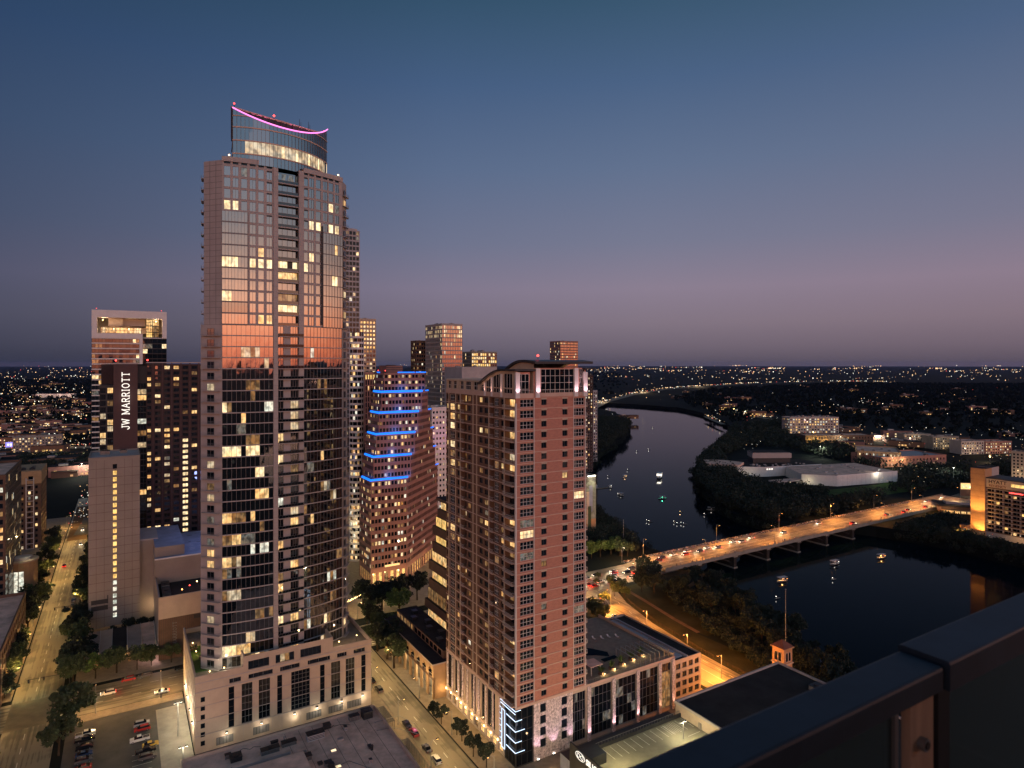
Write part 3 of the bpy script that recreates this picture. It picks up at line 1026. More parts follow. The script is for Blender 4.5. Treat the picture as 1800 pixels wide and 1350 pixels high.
    for a, c in ((C0, e0), (e0, e1), (e1, C1)):
        bk.quad((a.x, a.y, ZT - 1), (c.x, c.y, ZT - 1), (c.x, c.y, 207), (a.x, a.y, 207), 'glass_blue')
        for zz in (192, 196.4, 200.8, 204.4):
            bk.tube((a.x, a.y, zz), (c.x, c.y, zz), .2, .2, 'band', 4)
    T.part('crown_screen', bk)
    ne = MB()
    pts = []
    for i in range(41):
        t = i / 40
        q = PC(t, .25)
        pts.append((q.x, q.y, topz(t) + .1))
    ne.path(pts, .2, 'neon_pink', 6)
    no = T.part('neon_strip', ne)
    for t in (.3, .7):
        q = PC(t, -3.5)
        light('neon_light', no, (q.x, q.y, topz(t) + 1.2), 500, (1, .2, .65), .1)
    red_light(T, C0.x + .5, C0.y + .6, 207.5, .28)
    red_light(T, C0.x + .5 + .4 * (C1.x - C0.x), C0.y + .4 * (C1.y - C0.y) + 1, 207.4, .38)
    red_light(T, C1.x - .8, C1.y + 1, 207.4, .3)
    for t in (.70, .8):
        q = back0.lerp(back1, t)
        b = MB(); b.tube((q.x, q.y, 207), (q.x, q.y, 210.2), .12, .06, 'metal_dark', 5); b.tube((q.x + .5, q.y, 207), (q.x + .5, q.y, 209.2), .1, .06, 'metal_dark', 5)
        T.part('aerial', b)
    for x, y, z in ((10.5, 5.6, ZT + 1.4), (47.5, 9.2, ZT + 1.4)):
        b = MB(); b.tube((x, y, z - .6), (x, y, z), .08, .08, 'metal_dark', 5); b.ball((x, y, z + .25), .28, 'bulb_warm', 6)
        o = T.part('roof_lamp', b)
    T.finish(95)

    # ---- stone podium under the tower (a separate, wider base)
    Q = Thing('podium_building', 'pale pink stone base of the tallest tower with tall dark window strips', 'building', g(19.4, 222.3))
    W_, D_ = 56.7, 44.5
    zt0, zt1 = 22.0, 27.3
    b = MB()
    st = {'a': (1, 1, .1, 'frame_dark', .1, 'glass', .3), 'L': (3, 6, .10, 'mullion', 0, 'glass_sky', .35), 'M': (5, 9, .10, 'mullion', 0, 'glass_dark', .4), 'n': (1, 6, .08, 'maroon', 0, 'glass_dark', .3), 'g': (4, 2, .14, 'frame_dark', 0, 'metal_grey', .15)}
    def seg(ln, code): return (ln, code)
    # main strip windows zone z 6.3 .. 19.6
    cols = [(4.2, None), (1.5, 'a'), (3.9, None), (1.7, 'n'), (2.2, None), (3.3, 'L'), (1.9, None), (3.6, 'L'), (2.2, None), (1.6, 'n'), (2.9, None), (6.2, 'M'), (3.4, None), (1.6, 'n'), (2.2, None), (3.2, 'L'), (1.9, None), (3.2, 'L'), (2.4, None), (1.6, 'n'), (2.0, None)]
    tot = sum(c[0] for c in cols)
    cols = [(c * W_ / tot, k) for c, k in cols]
    facade(Q, b, 0, 0, 0, 0, [(c, k if k in ('L', 'M', 'n') else None) for c, k in cols], [(5.6, 0), (12.9, 1), (.6, 0)], 'stone_light', st)
    colu = [(9.6, None), (3.4, 'u'), (2.2, None), (7.4, 'v'), (2.2, None), (6.2, 'u'), (2.6, None), (7.4, 'v'), (2.4, None), (3.3, 'u'), (2.4, None), (4, 'u'), (2.2, None)]
    tot = sum(c[0] for c in colu)
    st2 = {'u': (4, 1, .1, 'frame_dark', .08, 'glass', .5), 'v': (5, 1, .1, 'frame_dark', .04, 'glass', .5)}
    facade(Q, b, 0, 0, 0, 19.1, [(c * W_ / tot, k) for c, k in colu], [(.5, 0), (1.5, 1), (.9, 0)], 'stone_light', st2)
    # raised middle parapet
    facade(Q, b, 14, 0, 0, 22, [(1.5, None), (6.5, 'u'), (2, None), (6, 'u'), (2, None), (7, 'v'), (4, None)], [(.6, 0), (2.8, 1), (1.9, 0)], 'stone_light', st2, litf=lambda ci, rk, x, z: ('glass', 'lit_soft', 'lit_dim', 'glass') if ci == 3 else None)
    b.box(14, 14.6, 0.02, 6, 22, zt1, 'stone_light'); b.box(42.4, 43, .02, 8, 22, zt1, 'stone_light')
    # left face
    facade(Q, b, 0, D_, -math.pi / 2, 0, rep(D_, 3.7, 1.7, 'a', 1.5), rows_(0, 22, 6, .55), 'stone_light', st)
    b.quad((W_, 0, 0), (W_, D_, 0), (W_, D_, 22), (W_, 0, 22), 'stone_light')
    b.quad((W_, D_, 0), (0, D_, 0), (0, D_, 22), (W_, D_, 22), 'stone_light')
    for zz in (19.0, 21.9, 5.4, 10, 14.5):
        b.box(-.18, W_ + .18, -.18, -.003, zz, zz + .14 if zz < 18 else zz + .28, 'stone')
    for x in range(2, 56, 3): b.box(x, x + .06, -.05, -.004, .3, 5.3, 'stone'); b.box(x, x + .06, -.05, -.004, 20, 21.8, 'stone')
    for k in range(6):
        geo, key = wgeo(1.25, 1.5, 1, 1, .1, ('glass_dark',), 'frame_dark'); Q.item('window', geo, key, 1.5, -.07, 2.2 + k * 2.75, 0, 5)
    Q.part('wall', b)
    r = MB()
    r.quad((0, 0, 21.6), (W_, 0, 21.6), (W_, D_, 21.6), (0, D_, 21.6), 'paving')
    r.box(-.1, 14, -.1, .4, 22, 24.2, 'stone_light'); r.box(43, W_ + .1, -.1, .4, 22, 23.6, 'stone_light')
    r.box(-.1, .4, .4, D_ + .1, 22, 24.0, 'stone_light'); r.box(W_ - .4, W_ + .1, .4, D_, 22, 23.4, 'stone_light')
    r.box(0.4, W_ - .4, D_ - .4, D_, 22, 23.4, 'stone_light')
    Q.part('terrace', r)
    lawn = MB(); lawn.box(.6, 7, 9, 30, 21.6, 21.9, 'lawn'); Q.part('roof_lawn', lawn)
    for x, y, zz, c_, pw in ((2.2, 22, 23.5, (1, .62, .26), 500), (1.8, 30, 23.5, (1, .62, .26), 500), (8.6, 2.6, 24.2, (1, .86, .6), 700), (4.6, 4.5, 23.2, (1, .86, .6), 350), (46, 3, 24, (1, .72, .42), 450), (53, 5, 24, (1, .66, .36), 200)):
        lb = MB(); lb.tube((x, y, 21.6), (x, y, zz - .3), .06, .05, 'metal_dark', 5); lb.ball((x, y, zz - .15), .2, 'bulb_warm', 8)
        lo = Q.part('terrace_lamp', lb)
        light('lamp_light', lo, (x, y, zz + .35), pw, c_, .3)
    for i in range(9):
        pb = MB(); x, y = R.uniform(1.2, 6), R.uniform(14, 38)
        pb.tube((x, y, 21.9), (x, y, 22.5), .45, .55, 'brown', 8)
        for j in range(26):
            a, e = R.uniform(0, 6.28), R.uniform(.2, 1.2)
            t = Vector((math.cos(a) * math.cos(e), math.sin(a) * math.cos(e), math.sin(e))) * R.uniform(.7, 1.7)
            sidev = Vector((-math.sin(a), math.cos(a), 0)) * .16
            o_ = Vector((x, y, 22.5))
            pb.quad(o_ - sidev * .3, o_ + t * .5 - sidev, o_ + t, o_ + t * .5 + sidev, 'leaf')
        Q.part('planter', pb)
    # wall lamps washing the base
    for x in (9, 19.5, 30, 37.5, 46, 53.5):
        lb = MB(); lb.box(x - .35, x + .35, -.5, -.05, 4.4, 4.75, 'metal_dark'); lb.box(x - .3, x + .3, -.46, -.1, 4.3, 4.4, 'bulb_white')
        lo = Q.part('wall_lamp', lb)
        light('lamp_light', lo, (x, -1.8, 3.6), 340, (1, .87, .62), .2)
    for y in (8, 17, 27, 36):
        lb = MB(); lb.box(-.5, -.05, y - .35, y + .35, 6.4, 6.75, 'metal_dark'); lb.box(-.46, -.1, y - .3, y + .3, 6.3, 6.4, 'bulb_white')
        lo = Q.part('wall_lamp', lb)
        light('lamp_light', lo, (-1.2, y, 5.8), 1500, (1, .88, .60), .3)
    for i in range(5):                                    # ventilation grilles low on the wall
        gb = MB(); x0 = (6, 17, 34, 41.5, 48)[i]
        gb.box(x0, x0 + 5, -.06, -.02, 1.0, 3.4, 'frame_dark')
        for j in range(5): gb.box(x0 + j + .08, x0 + j + .92, -.1, -.065, 1.1, 3.3, 'mullion')
        Q.part('grille', gb)
    Q.finish()
tall_tower()

# ------------------------------------------------------------------ the brick apartment tower
def brick_tower():
    T = Thing('brick_tower', 'red brick apartment tower with vaulted dark roof, in front of the bridge', 'tower', g(101.2, 164.3))
    W_, D_ = 26.3, 48.3
    Z0, Z1, n = 18.4, 111.7, 28
    fh = (Z1 - Z0) / n
    b = MB()
    rows = []
    for k in range(n):
        rows += [(.5, 0), (fh - .95, 1), (.45, 0)]
    rowsw = []
    for k in range(n):
        rowsw += [(.95, 0), (1.75, 1), (fh - 2.7, 0)]
    st = {'G': (3, 2, .12, 'frame_white', .14, 'glass', .25), 'C': (4, 2, .11, 'frame_white', .14, 'glass', .3), 'w': (2, 1, .08, 'frame_dark', .05, 'glass', .3), 'D': (2, 2, .1, 'frame_dark', .10, 'glass', .5), 'B': (3, 1, .1, 'frame_dark', .16, 'glass', 1.7)}
    # front (bright) face: two glazed bays and a brick field with two columns of small windows
    front1 = [(1.6, None), (5.0, 'C')]
    facade(T, b, 0, 0, 0, Z0, front1, rows, 'brick', st, .3)
    facade(T, b, 6.6, 0, 0, Z0, [(2.7, None), (2.0, 'w'), (6.0, None), (2.0, 'w'), (2.4, None)], rowsw, 'brick', st, .25)
    facade(T, b, 21.7, 0, 0, Z0, [(4.3, 'C'), (.3, None)], rows, 'brick', st, .3)
    # left face, far end to near corner; shade put into a darker brick colour
    def cl(a, c, code): return (c - a, code)
    P = [(48.3, 48.0, None), (48.0, 46.4, 'w'), (46.4, 45.2, None), (45.2, 41.5, 'G'), (41.5, 39.5, None), (39.5, 37.5, 'w'), (37.5, 36.2, None), (36.2, 32.3, 'B'), (32.3, 31.4, None), (31.4, 29.2, 'w'), (29.2, 23.2, None), (23.2, 20.8, 'w'), (20.8, 19.7, None), (19.7, 17.1, 'w'), (17.1, 15.7, None), (15.7, 13.0, 'B'), (13.0, 10.3, 'G'), (10.3, 9.0, None), (9.0, 7.0, 'w'), (7.0, 6.2, None), (6.2, 0.4, 'B'), (.4, 0, None)]
    tall = {'G', 'B'}
    for (y0, y1, code) in P:
        rr_ = rows if code in tall else rowsw
        def lf(ci, rk, x, z, c=code, yy=y0):
            if c == 'G' and yy > 40 and rk > 8: return R.choice(['lit_cream', 'glass', 'lit_warm', 'glass', 'lit_dim'])
            if c in ('B', 'w') and R.random() < .19 and rk > 2: return R.choice(['lit_dim', 'lit_warm', 'lit_dim'])
            return None
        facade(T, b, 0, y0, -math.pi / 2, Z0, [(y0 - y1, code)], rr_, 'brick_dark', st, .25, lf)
    b.quad((W_, 0, Z0), (W_, D_, Z0), (W_, D_, Z1), (W_, 0, Z1), 'brick')
    b.quad((W_, D_, Z0), (0, D_, Z0), (0, D_, Z1), (W_, D_, Z1), 'brick')
    T.part('wall', b)
    # pale floor bands and vertical pilasters
    bb = MB()
    for k in range(n + 1):
        z = Z0 + k * fh
        hh = .24 if k < n else 1.5
        bb.box(-.10, W_ + .12, -.14, -.003, z - .12, z + hh - .12, 'band')
        bb.box(-.14, -.003, .003, D_ + .1, z - .12, z + hh - .12, 'band')
        for x in (9.3, 17.3):
            if k < n: bb.box(x - .05, x + 2.05, -.08, -.004, z + 2.72, z + fh - .13, 'stone_light')
    for y in (6.6, 16.4, 24.7, 30.3 - 3, 36.9, 40.5, 46.0):
        bb.box(-.22, -.004, y - .2, y + .2, Z0, Z1, 'beige')
    bb.box(-.25, .25, -.28, .3, Z0, Z1 - 1.6, 'frame_white')
    bb.box(6.45, 6.7, -.16, -.004, Z0, Z1, 'frame_white'); bb.box(21.55, 21.8, -.16, -.004, Z0, Z1, 'frame_white'); bb.box(W_ - .2, W_ + .15, -.16, .2, Z0, Z1, 'frame_white')
    T.part('floor_band', bb)
    # corner and end balconies
    def balc(w, d):
        q = MB()
        q.box(0, w, -d, 0, -.14, .12, 'band')
        for i in range(int(w / .5) + 1): q.tube((min(w, i * .5 + .03), -d + .05, .12), (min(w, i * .5 + .03), -d + .05, 1.1), .025, .025, 'frame_white', 4)
        for x in (.03, w - .03):
            for i in range(int(d / .5)): q.tube((x, -d + .1 + i * .5, .12), (x, -d + .1 + i * .5, 1.1), .025, .025, 'frame_white', 4)
        q.box(0, w, -d + .02, -d + .08, 1.08, 1.15, 'frame_white')
        q.box(0, .06, -d + .08, 0, 1.08, 1.15, 'frame_white'); q.box(w - .06, w, -d + .08, 0, 1.08, 1.15, 'frame_white')
        return q
    g1, g2, g3 = balc(5.4, 1.1), balc(2.4, 1.3), balc(2.4, .5)
    for k in range(n):
        z = Z0 + k * fh
        T.item('balcony', g1, 'bal1', 0, 6.0, z, -math.pi / 2, 50)
        T.item('balcony', g2, 'bal2', W_ + .02, .4, z, math.pi / 2, 40)
        T.item('balcony', g3, 'bal3', -.16, 36.0, z, -math.pi / 2, 10)
        T.item('balcony', g3, 'bal3', -.16, 15.6, z, -math.pi / 2, 10)
    # ---- crown: pale frame at the far end, vaulted penthouse near the corner
    c = MB()
    c.quad((0, 0, Z1), (W_, 0, Z1), (W_, D_, Z1), (0, D_, Z1), 'paving')
    stc = {'o': (2, 2, .14, 'frame_white', 0, 'glass_dark', .6), 'p': (3, 2, .14, 'frame_white', .1, 'glass_dark', .4)}
    facade(T, c, 0, D_, -math.pi / 2, Z1 + 1.3, [(.8, None), (3.2, 'o'), (1.2, None), (3.2, 'o'), (2.2, None), (3.2, 'o'), (1.2, None), (4.2, 'p'), (1.4, None), (3.4, 'o'), (2.3, None)], [(.2, 0), (2.9, 1), (.5, 0)], 'beige', stc)
    c.box(.01, .5, D_ - 26.1, D_ - .05, Z1 - .01, Z1 + 1.29, 'beige')
    c.quad((.6, D_ - .5, Z1 + 4.85), (.6, 22.3, Z1 + 4.85), (W_ - 1, 22.3, Z1 + 4.85), (W_ - 1, D_ - .5, Z1 + 4.85), 'roof_grey')
    c.quad((0, D_ - .01, Z1), (W_ - .5, D_ - .01, Z1), (W_ - .5, D_ - .01, Z1 + 5), (0, D_ - .01, Z1 + 5), 'beige')
    c.quad((W_ - .5, 22.2, Z1), (W_ - .5, D_, Z1), (W_ - .5, D_, Z1 + 5), (W_ - .5, 22.2, Z1 + 5), 'beige')
    T.part('crown_frame', c)
    # lower vault on the left face
    def lowz(y): t = min(1, max(0, (22.4 - y) / 15.0)); return Z1 + 3.6 + 4.6 * math.sin(t * math.pi / 2)
    def hiz(y): t = min(1, max(0, (20.5 - y) / 15.0)); return Z1 + 6.2 + 5.4 * math.sin(t * math.pi / 2) - .7 - max(0, 3 - y) * .1
    v = MB()
    ysl = [22.0, 19.2, 18.6, 14.6, 14.0, 9.0, 7.4, 2.3, .5]
    kinds = ['w', 'p', 'w', 'p', 'w', 'p', 'w', 'p']
    for i in range(len(ysl) - 1):
        y0, y1 = ysl[i], ysl[i + 1]
        if kinds[i] == 'w':
            for (za, zb) in ((Z1 + .3, Z1 + 2.6), (Z1 + 3.0, None)):
                nx = 3
                for j in range(nx):
                    ya, yb = y0 + (y1 - y0) * j / nx, y0 + (y1 - y0) * (j + 1) / nx
                    v.quad((.45, ya, za), (.45, yb, za), (.45, yb, zb or lowz(yb) - .4), (.45, ya, zb or lowz(ya) - .4), 'glass_dark')
                    v.box(.3, .44, ya - .05, ya + .05, za, (zb or lowz(ya) - .4), 'frame_white')
            v.box(.2, .5, y1, y0, Z1 + 2.6, Z1 + 3.0, 'beige')
        else:
            v.box(.1, .7, y1, y0, Z1, min(lowz(y0), lowz(y1)) - .05, 'beige')
    for i in range(16):
        ya, yb = 22.4 - 22.4 * i / 16, 22.4 - 22.4 * (i + 1) / 16
        v.quad((.08, ya, lowz(ya) - .9), (.08, yb, lowz(yb) - .9), (.08, yb, lowz(yb) + .05), (.08, ya, lowz(ya) + .05), 'beige')
    v.box(.1, .9, -.1, .9, Z1, Z1 + 7.9, 'white_wall')
    # recessed front glazing under the low vault, and penthouse box
    st3 = {'q': (3, 3, .12, 'frame_white', .05, 'glass_dark', .15), 'r': (7, 4, .12, 'frame_white', .0, 'glass_dark', .15)}
    facade(T, v, .9, .6, 0, Z1, [(.3, None), (4.0, 'q'), (.3, None)], [(.3, 0), (7.0, 1), (.5, 0)], 'brick', st3)
    facade(T, v, 6.4, -.2, 0, Z1, [(2.6, None), (12.6, 'r'), (2.2, None), (2.2, 'q'), (.4, None)], [(.2, 0), (8.6, 1), (.3, 0)], 'brick', st3)
    v.quad((6.4, 20, Z1), (6.4, -.2, Z1), (6.4, -.2, Z1 + 11), (6.4, 20, Z1 + 6.2), 'beige')
    v.quad((26.3, -.2, Z1), (26.3, 20, Z1), (26.3, 20, Z1 + 9), (26.3, -.2, Z1 + 9), 'brick')
    T.part('penthouse', v)
    cols_ = MB()
    for x in (.5, 7.6, 22.2, 25.9):
        oc = MB(); yy = -.55 if x > 1 else -.2
        oc.box(x - .75, x + .75, yy - .3, yy + .35, Z1, Z1 + (9.0 if 1 < x < 25 else 7.8), 'white_wall')
        po = T.part('column', oc)
        light('uplight', po, (x, yy - 1.6, Z1 + .3), 1500 if x > 1 else 1100, (1, .62, .72), .15, 'SPOT', (x, yy + .1, Z1 + 9), 1.3)
    for y in (8.2, 14.3, 18.9):
        po = MB(); po.box(-.35, .05, y - .45, y + .45, Z1 - .0, lowz(y) - 1.0, 'white_wall')
        oo = T.part('column', po)
        light('uplight', oo, (-1.4, y, Z1 + .3), 700, (1, .50, .36), .15, 'SPOT', (-.3, y, Z1 + 8), 1.2)
    r = MB()
    for (fz, x0, x1, y0, y1, th) in ((lowz, -.9, 6.3, -1.3, 22.8, .55), (hiz, 5.4, 27.6, -2.4, 20.8, .75)):
        m_ = 22
        for i in range(m_):
            ya, yb = y0 + (y1 - y0) * i / m_, y0 + (y1 - y0) * (i + 1) / m_
            za, zb = fz(ya), fz(yb)
            k = len(r.v)
            r.v += [(x0, ya, za), (x1, ya, za), (x1, yb, zb), (x0, yb, zb), (x0, ya, za + th), (x1, ya, za + th), (x1, yb, zb + th), (x0, yb, zb + th)]
            r.f += [tuple(k + q for q in t) for t in ((3, 2, 1, 0), (4, 5, 6, 7), (1, 2, 6, 5), (3, 0, 4, 7))]
            r.m += ['frame_dark', 'canopy_metal', 'canopy_metal', 'canopy_metal']
            if i == 0: r.quad((x0, ya, za), (x1, ya, za), (x1, ya, za + th), (x0, ya, za + th), 'canopy_metal')
    r.box(25.0, 29.2, -1.6, 10, Z1 + 8.6, Z1 + 9.1, 'canopy_metal')
    T.part('vaulted_roof', r)
    ty = MB()
    for i in range(10):
        ya, yb = 19.8 - 19 * i / 10, 19.8 - 19 * (i + 1) / 10
        ty.quad((6.3, ya, Z1 + 5), (6.3, yb, Z1 + 5), (6.3, yb, hiz(yb)), (6.3, ya, hiz(ya)), 'beige')
    T.part('gable_panel', ty)
    red_light(T, 12, 6, Z1 + 11.8, .4)
    rl = MB()                                             # terrace railing
    for i in range(40):
        rl.tube((.3 + i * .66, -.05, Z1 + 1.35), (.3 + i * .66, -.05, Z1 + 2.3), .03, .03, 'frame_white', 4)
    rl.box(.3, W_, -.1, 0, Z1 + 2.28, Z1 + 2.36, 'frame_white')
    T.part('railing', rl)
    T.finish(95)

    # ---- the stone base with pool terrace
    Q = Thing('terrace_podium', 'stone base of the brick tower with pink-lit piers and a pool terrace', 'building', g(101.2, 164.3))
    b = MB()
    LZ = 18.25
    sp = {'x': (2, 5, .12, 'frame_dark', .05, 'glass', .35), 'y': (1, 5, .1, 'frame_dark', .05, 'glass', .3), 's': (3, 2, .12, 'frame_dark', 1.0, 'glass', .6), 'k': (3, 5, .1, 'frame_dark', 0, 'glass_dark', .1), 't': (5, 5, .12, 'mullion', 0, 'glass_blue', .5), 'u': (2, 5, .12, 'mullion', 0, 'glass_dark', .5), 'z': (1, 1, .12, 'frame_dark', .0, 'glass', .3)}
    # left side: shops below, office strips above (far end to near corner)
    SL = [(1.2, None), (3.4, 'x'), (1.6, None), (1.8, 'y'), (1.6, None), (2.4, 'x'), (1.7, None), (1.8, 'y'), (1.7, None), (3.0, 'x'), (2.2, None), (1.6, None), (1.8, 'y'), (1.6, None), (4.6, 'x'), (2.2, None), (1.6, 'y'), (1.6, None)]
    sl = sum(a for a, _ in SL)
    SL = [(a * 41.8 / sl, c_) for a, c_ in SL]
    facade(Q, b, 0, D_, -math.pi / 2, 4.6, SL, [(.6, 0), (11.8, 1), (1.25, 0)], 'stone_light', sp)
    facade(Q, b, 0, D_, -math.pi / 2, 0, rep(41.8, 4.2, 3.0, 's', .6), [(.5, 0), (3.1, 1), (1.0, 0)], 'stone', sp, litf=lambda ci, rk, x, z: 'shop_glow' if R.random() < .7 else 'lit_dim')
    facade(Q, b, 0, D_ - 41.8, -math.pi / 2, 0, [(.3, None), (6.0, 'k'), (.2, None)], [(.4, 0), (17.6, 1), (.25, 0)], 'metal_dark', sp)
    # front
    facade(Q, b, 0, 0, 0, 0, [(.2, None), (5.9, 'k'), (.4, None)], [(.4, 0), (17.6, 1), (.25, 0)], 'metal_dark', sp)
    facade(Q, b, 6.5, 0, 0, 0, [(2.4, None), (2.2, 'z'), (5.9, None), (2.2, 'z'), (2.2, None)], [(3.6, 0), (2.6, 1), (1, 0), (2.6, 1), (1, 0), (2.6, 1), (1, 0), (2.6, 1), (1.25, 0)], 'wash_stone', sp)
    facade(Q, b, 21.4, 0, 0, 0, [(5.2, 't'), (2.2, None), (8.6, 't'), (1.6, None), (9.2, 't'), (1.6, None), (8.6, 't'), (1.6, None), (4.6, 'u'), (1.4, None)], [(1.2, 0), (15.6, 1), (1.45, 0)], 'stone_light', sp, litf=lambda ci, rk, x, z: [R.choice(['glass_dark'] * 6 + ['lit_faint', 'glass']) for _ in range(25)] if ci < 8 else ['lit_dim'] * 8 + ['glass'] * 2)
    X1 = 21.4 + 44.6
    facade(Q, b, X1, 0, 0, 0, rep(13.5, 3.2, 2.2, 'z', .5), rows_(0, 16, 5, .62), 'stone_light', sp)
    X2 = X1 + 13.5
    b.quad((X2, 0, 0), (X2, 42, 0), (X2, 42, 16), (X2, 0, 16), 'stone_light')
    b.quad((X2, 42, 0), (0, D_, 0), (0, D_, 16), (X2, 42, 16), 'stone_light')
    b.box(-.16, X1, -.2, -.003, LZ - .5, LZ + .25, 'band')
    b.box(-.2, -.003, 6.4, D_, LZ - .5, LZ + .25, 'band'); b.box(-.2, -.003, 6.4, D_, 4.3, 4.8, 'band')
    Q.part('wall', b)
    # pier fronts washed with pink light
    for i, x in enumerate((27.7, 38.0, 48.7, 58.9, 65.3)):
        pm = MB(); pm.box(x - .65, x + .65, -.55, -.205, .2, LZ - .5, 'wash_stone')
        po = Q.part('pier', pm)
        light('uplight', po, (x, -2.1, .6), 4200 if i < 3 else 2400, ((1, .55, .62), (1, .55, .62), (1, .52, .55), (1, .55, .3), (1, .5, .35))[i], .15, 'SPOT', (x, -.3, 13), 1.0)
    for x in (8.0, 13.9, 20.5):
        pm = MB(); pm.box(x - .5, x + .5, -.5, -.05, .1, .5, 'metal_dark'); pm.box(x - .35, x + .35, -.4, -.15, .5, .56, 'bulb_white')
        po = Q.part('flood_lamp', pm)
        light('uplight', po, (x, -2.0, 1.6), 2600, (.95, .60, .78), .2, 'SPOT', (x, 0, 14), 1.1)
    for y in (46.5, 42.6, 37.8, 34.6, 31.0, 26.2, 22.8, 17.9, 13.4, 9.0):
        pm = MB(); pm.box(-.5, -.21, y - .4, y + .4, 4.8, LZ - .6, 'wash_stone')
        po = Q.part('pier', pm)
        light('uplight', po, (-1.9, y, 4.8), 800, R.choice([(1, .55, .70), (.95, .6, .85), (1, .45, .35)]), .1, 'SPOT', (-.3, y, 16), .9)
        sm = MB(); sm.box(-.45, -.21, y + 1.2, y + 1.6, 3.6, 4.1, 'bulb_warm')
        so_ = Q.part('wall_lamp', sm)
        light('lamp_light', so_, (-1.4, y + 1.4, 3.6), 260, (1, .62, .25), .2)
    # white light strips wrapping the dark corner and the vertical sign frame
    ns = MB()
    for k, (z, yl, xr) in enumerate(((17.4, 8.5, 1.6), (14.4, 5.0, 2.0), (11.3, 5.0, 3.0), (8.0, 5.0, 1.9), (4.9, 5.0, 3.0))):
        ns.box(-.42, -.24, -.3, yl, z, z + .16, 'neon_white'); ns.box(-.42, xr, -.42, -.3, z, z + .16, 'neon_white')
        if k < 1: ns.box(-.42, -.24, -.3, yl, z - .9, z - .75, 'neon_white')
    for k in range(7):
        ns.box(-.95, -.8, 7.1, 8.1, 4.2 + k * 1.9, 4.32 + k * 1.9, 'neon_white')
    ns.box(-.95, -.8, 5.0, 5.14, 3.6, 15.6, 'neon_white'); ns.box(-.95, -.8, 6.8, 6.94, 3.6, 15.6, 'neon_white'); ns.box(-.95, -.8, 5.14, 6.8, 3.6, 3.74, 'neon_white'); ns.box(-.95, -.8, 5.14, 6.8, 15.46, 15.6, 'neon_white')
    no = Q.part('light_strip', ns)
    light('strip_light', no, (-2.5, 3, 10), 260, (.7, .8, 1), .8); light('strip_light', no, (1.5, -2.5, 12), 160, (.7, .8, 1), .8)
    sg = MB(); sg.box(-.78, -.25, 5.16, 6.78, 3.8, 15.4, 'metal_grey'); Q.part('sign_board', sg)
    # terrace: floor, pool, railing, pergola, loungers
    t = MB()
    t.quad((26.3, 0, LZ), (X1, 0, LZ), (X1, 42, LZ), (26.3, 46, LZ), 'paving')
    t.quad((X1, 0, 15.9), (X2, 0, 15.9), (X2, 42, 15.9), (X1, 42, 15.9), 'roof_dark')
    t.box(X1 - .3, X1, 0, 42, LZ, LZ + 1.0, 'stone_light'); t.box(X1 + 6.6, X1 + 7.1, .2, 41, 15.9, 17.0, 'roof_pale')
    t.box(X1 + .2, X1 + 6.2, 2, 40, 16.0, 16.5, 'roof_pale'); parapet(t, X1, X2, 0, 42, 16, .6, .3, 'stone_light')
    Q.part('terrace', t)
    po_ = MB()
    pool = [(28, 22), (36, 19), (43, 15), (46.5, 12), (48, 15), (45, 20), (40, 25), (33, 29), (28, 30)]
    po_.prism(pool, LZ + .02, LZ + .1, 'water'); po_.prism([(42.2, 9.6), (48.4, 9.6), (48.4, 11.6), (42.2, 11.6)], LZ + .03, LZ + .2, 'water')
    pp = Q.part('pool', po_)
    light('pool_lamp', pp, (29.5, 27.5, LZ + 1.5), 300, (1, .85, .55), .2)
    rl = MB()
    for i in range(56): rl.tube((26.4 + i * .7, .12, LZ + .25), (26.4 + i * .7, .12, LZ + 1.35), .03, .03, 'metal_grey', 4)
    rl.box(26.4, X1 - .3, .08, .16, LZ + 1.32, LZ + 1.4, 'metal_grey')
    Q.part('railing', rl)
    for x0, y0 in ((32, 4), (29, 13)):
        pg_ = MB()
        for dx in (0, 4):
            for dy in (0, 4): pg_.tube((x0 + dx, y0 + dy, LZ), (x0 + dx, y0 + dy, LZ + 3), .1, .1, 'frame_white', 5)
        pg_.prism([(x0 - .5, y0 - .5), (x0 + 4.5, y0 - .5), (x0 + 4.5, y0 + 4.5), (x0 - .5, y0 + 4.5)], LZ + 3, LZ + 3.2, 'roof_grey')
        Q.part('pavilion', pg_)
    for i in range(5):
        x, y = 35.5 + i * 5.2, 3.4 + i * .9
        pm = MB(); pm.tube((x, y, LZ), (x, y, LZ + .7), .8, .9, 'brown', 8)
        for j in range(46):
            a, e = R.uniform(0, 6.28), R.uniform(.35, 1.35)
            d = Vector((math.cos(a) * math.cos(e), math.sin(a) * math.cos(e), math.sin(e))) * R.uniform(1.2, 2.9)
            sv = Vector((-math.sin(a), math.cos(a), 0)) * .2
            o_ = Vector((x, y, LZ + .7)); kn = o_ + d * .6 + Vector((0, 0, .3))
            pm.quad(o_ - sv * .3, kn - sv, o_ + d, kn + sv, 'leaf_bright')
        po = Q.part('planter', pm)
        lb = MB(); lb.ball((x + .9, y - 1.0, LZ + .3), .18, 'bulb_warm', 6)
        Q.part('planter_lamp', lb)
        light('lamp_light', po, (x + .5, y - 1.1, LZ + .5), 130, (1, .68, .28), .15)
    for i in range(11):
        x, y = 30 + i * 2.9, 33 - i * 1.1 + R.uniform(-.5, .5)
        lg_ = MB(); lg_.box(x, x + .65, y, y + 1.2, LZ + .3, LZ + .42, 'frame_white'); lg_.quad((x, y + 1.2, LZ + .42), (x + .65, y + 1.2, LZ + .42), (x + .65, y + 1.8, LZ + .95), (x, y + 1.8, LZ + .95), 'frame_white')
        for dx in (.05, .6):
            for dy in (.05, 1.1): lg_.box(x + dx - .04, x + dx + .04, y + dy, y + dy + .08, LZ, LZ + .3, 'metal_grey')
        Q.part('lounger', lg_)
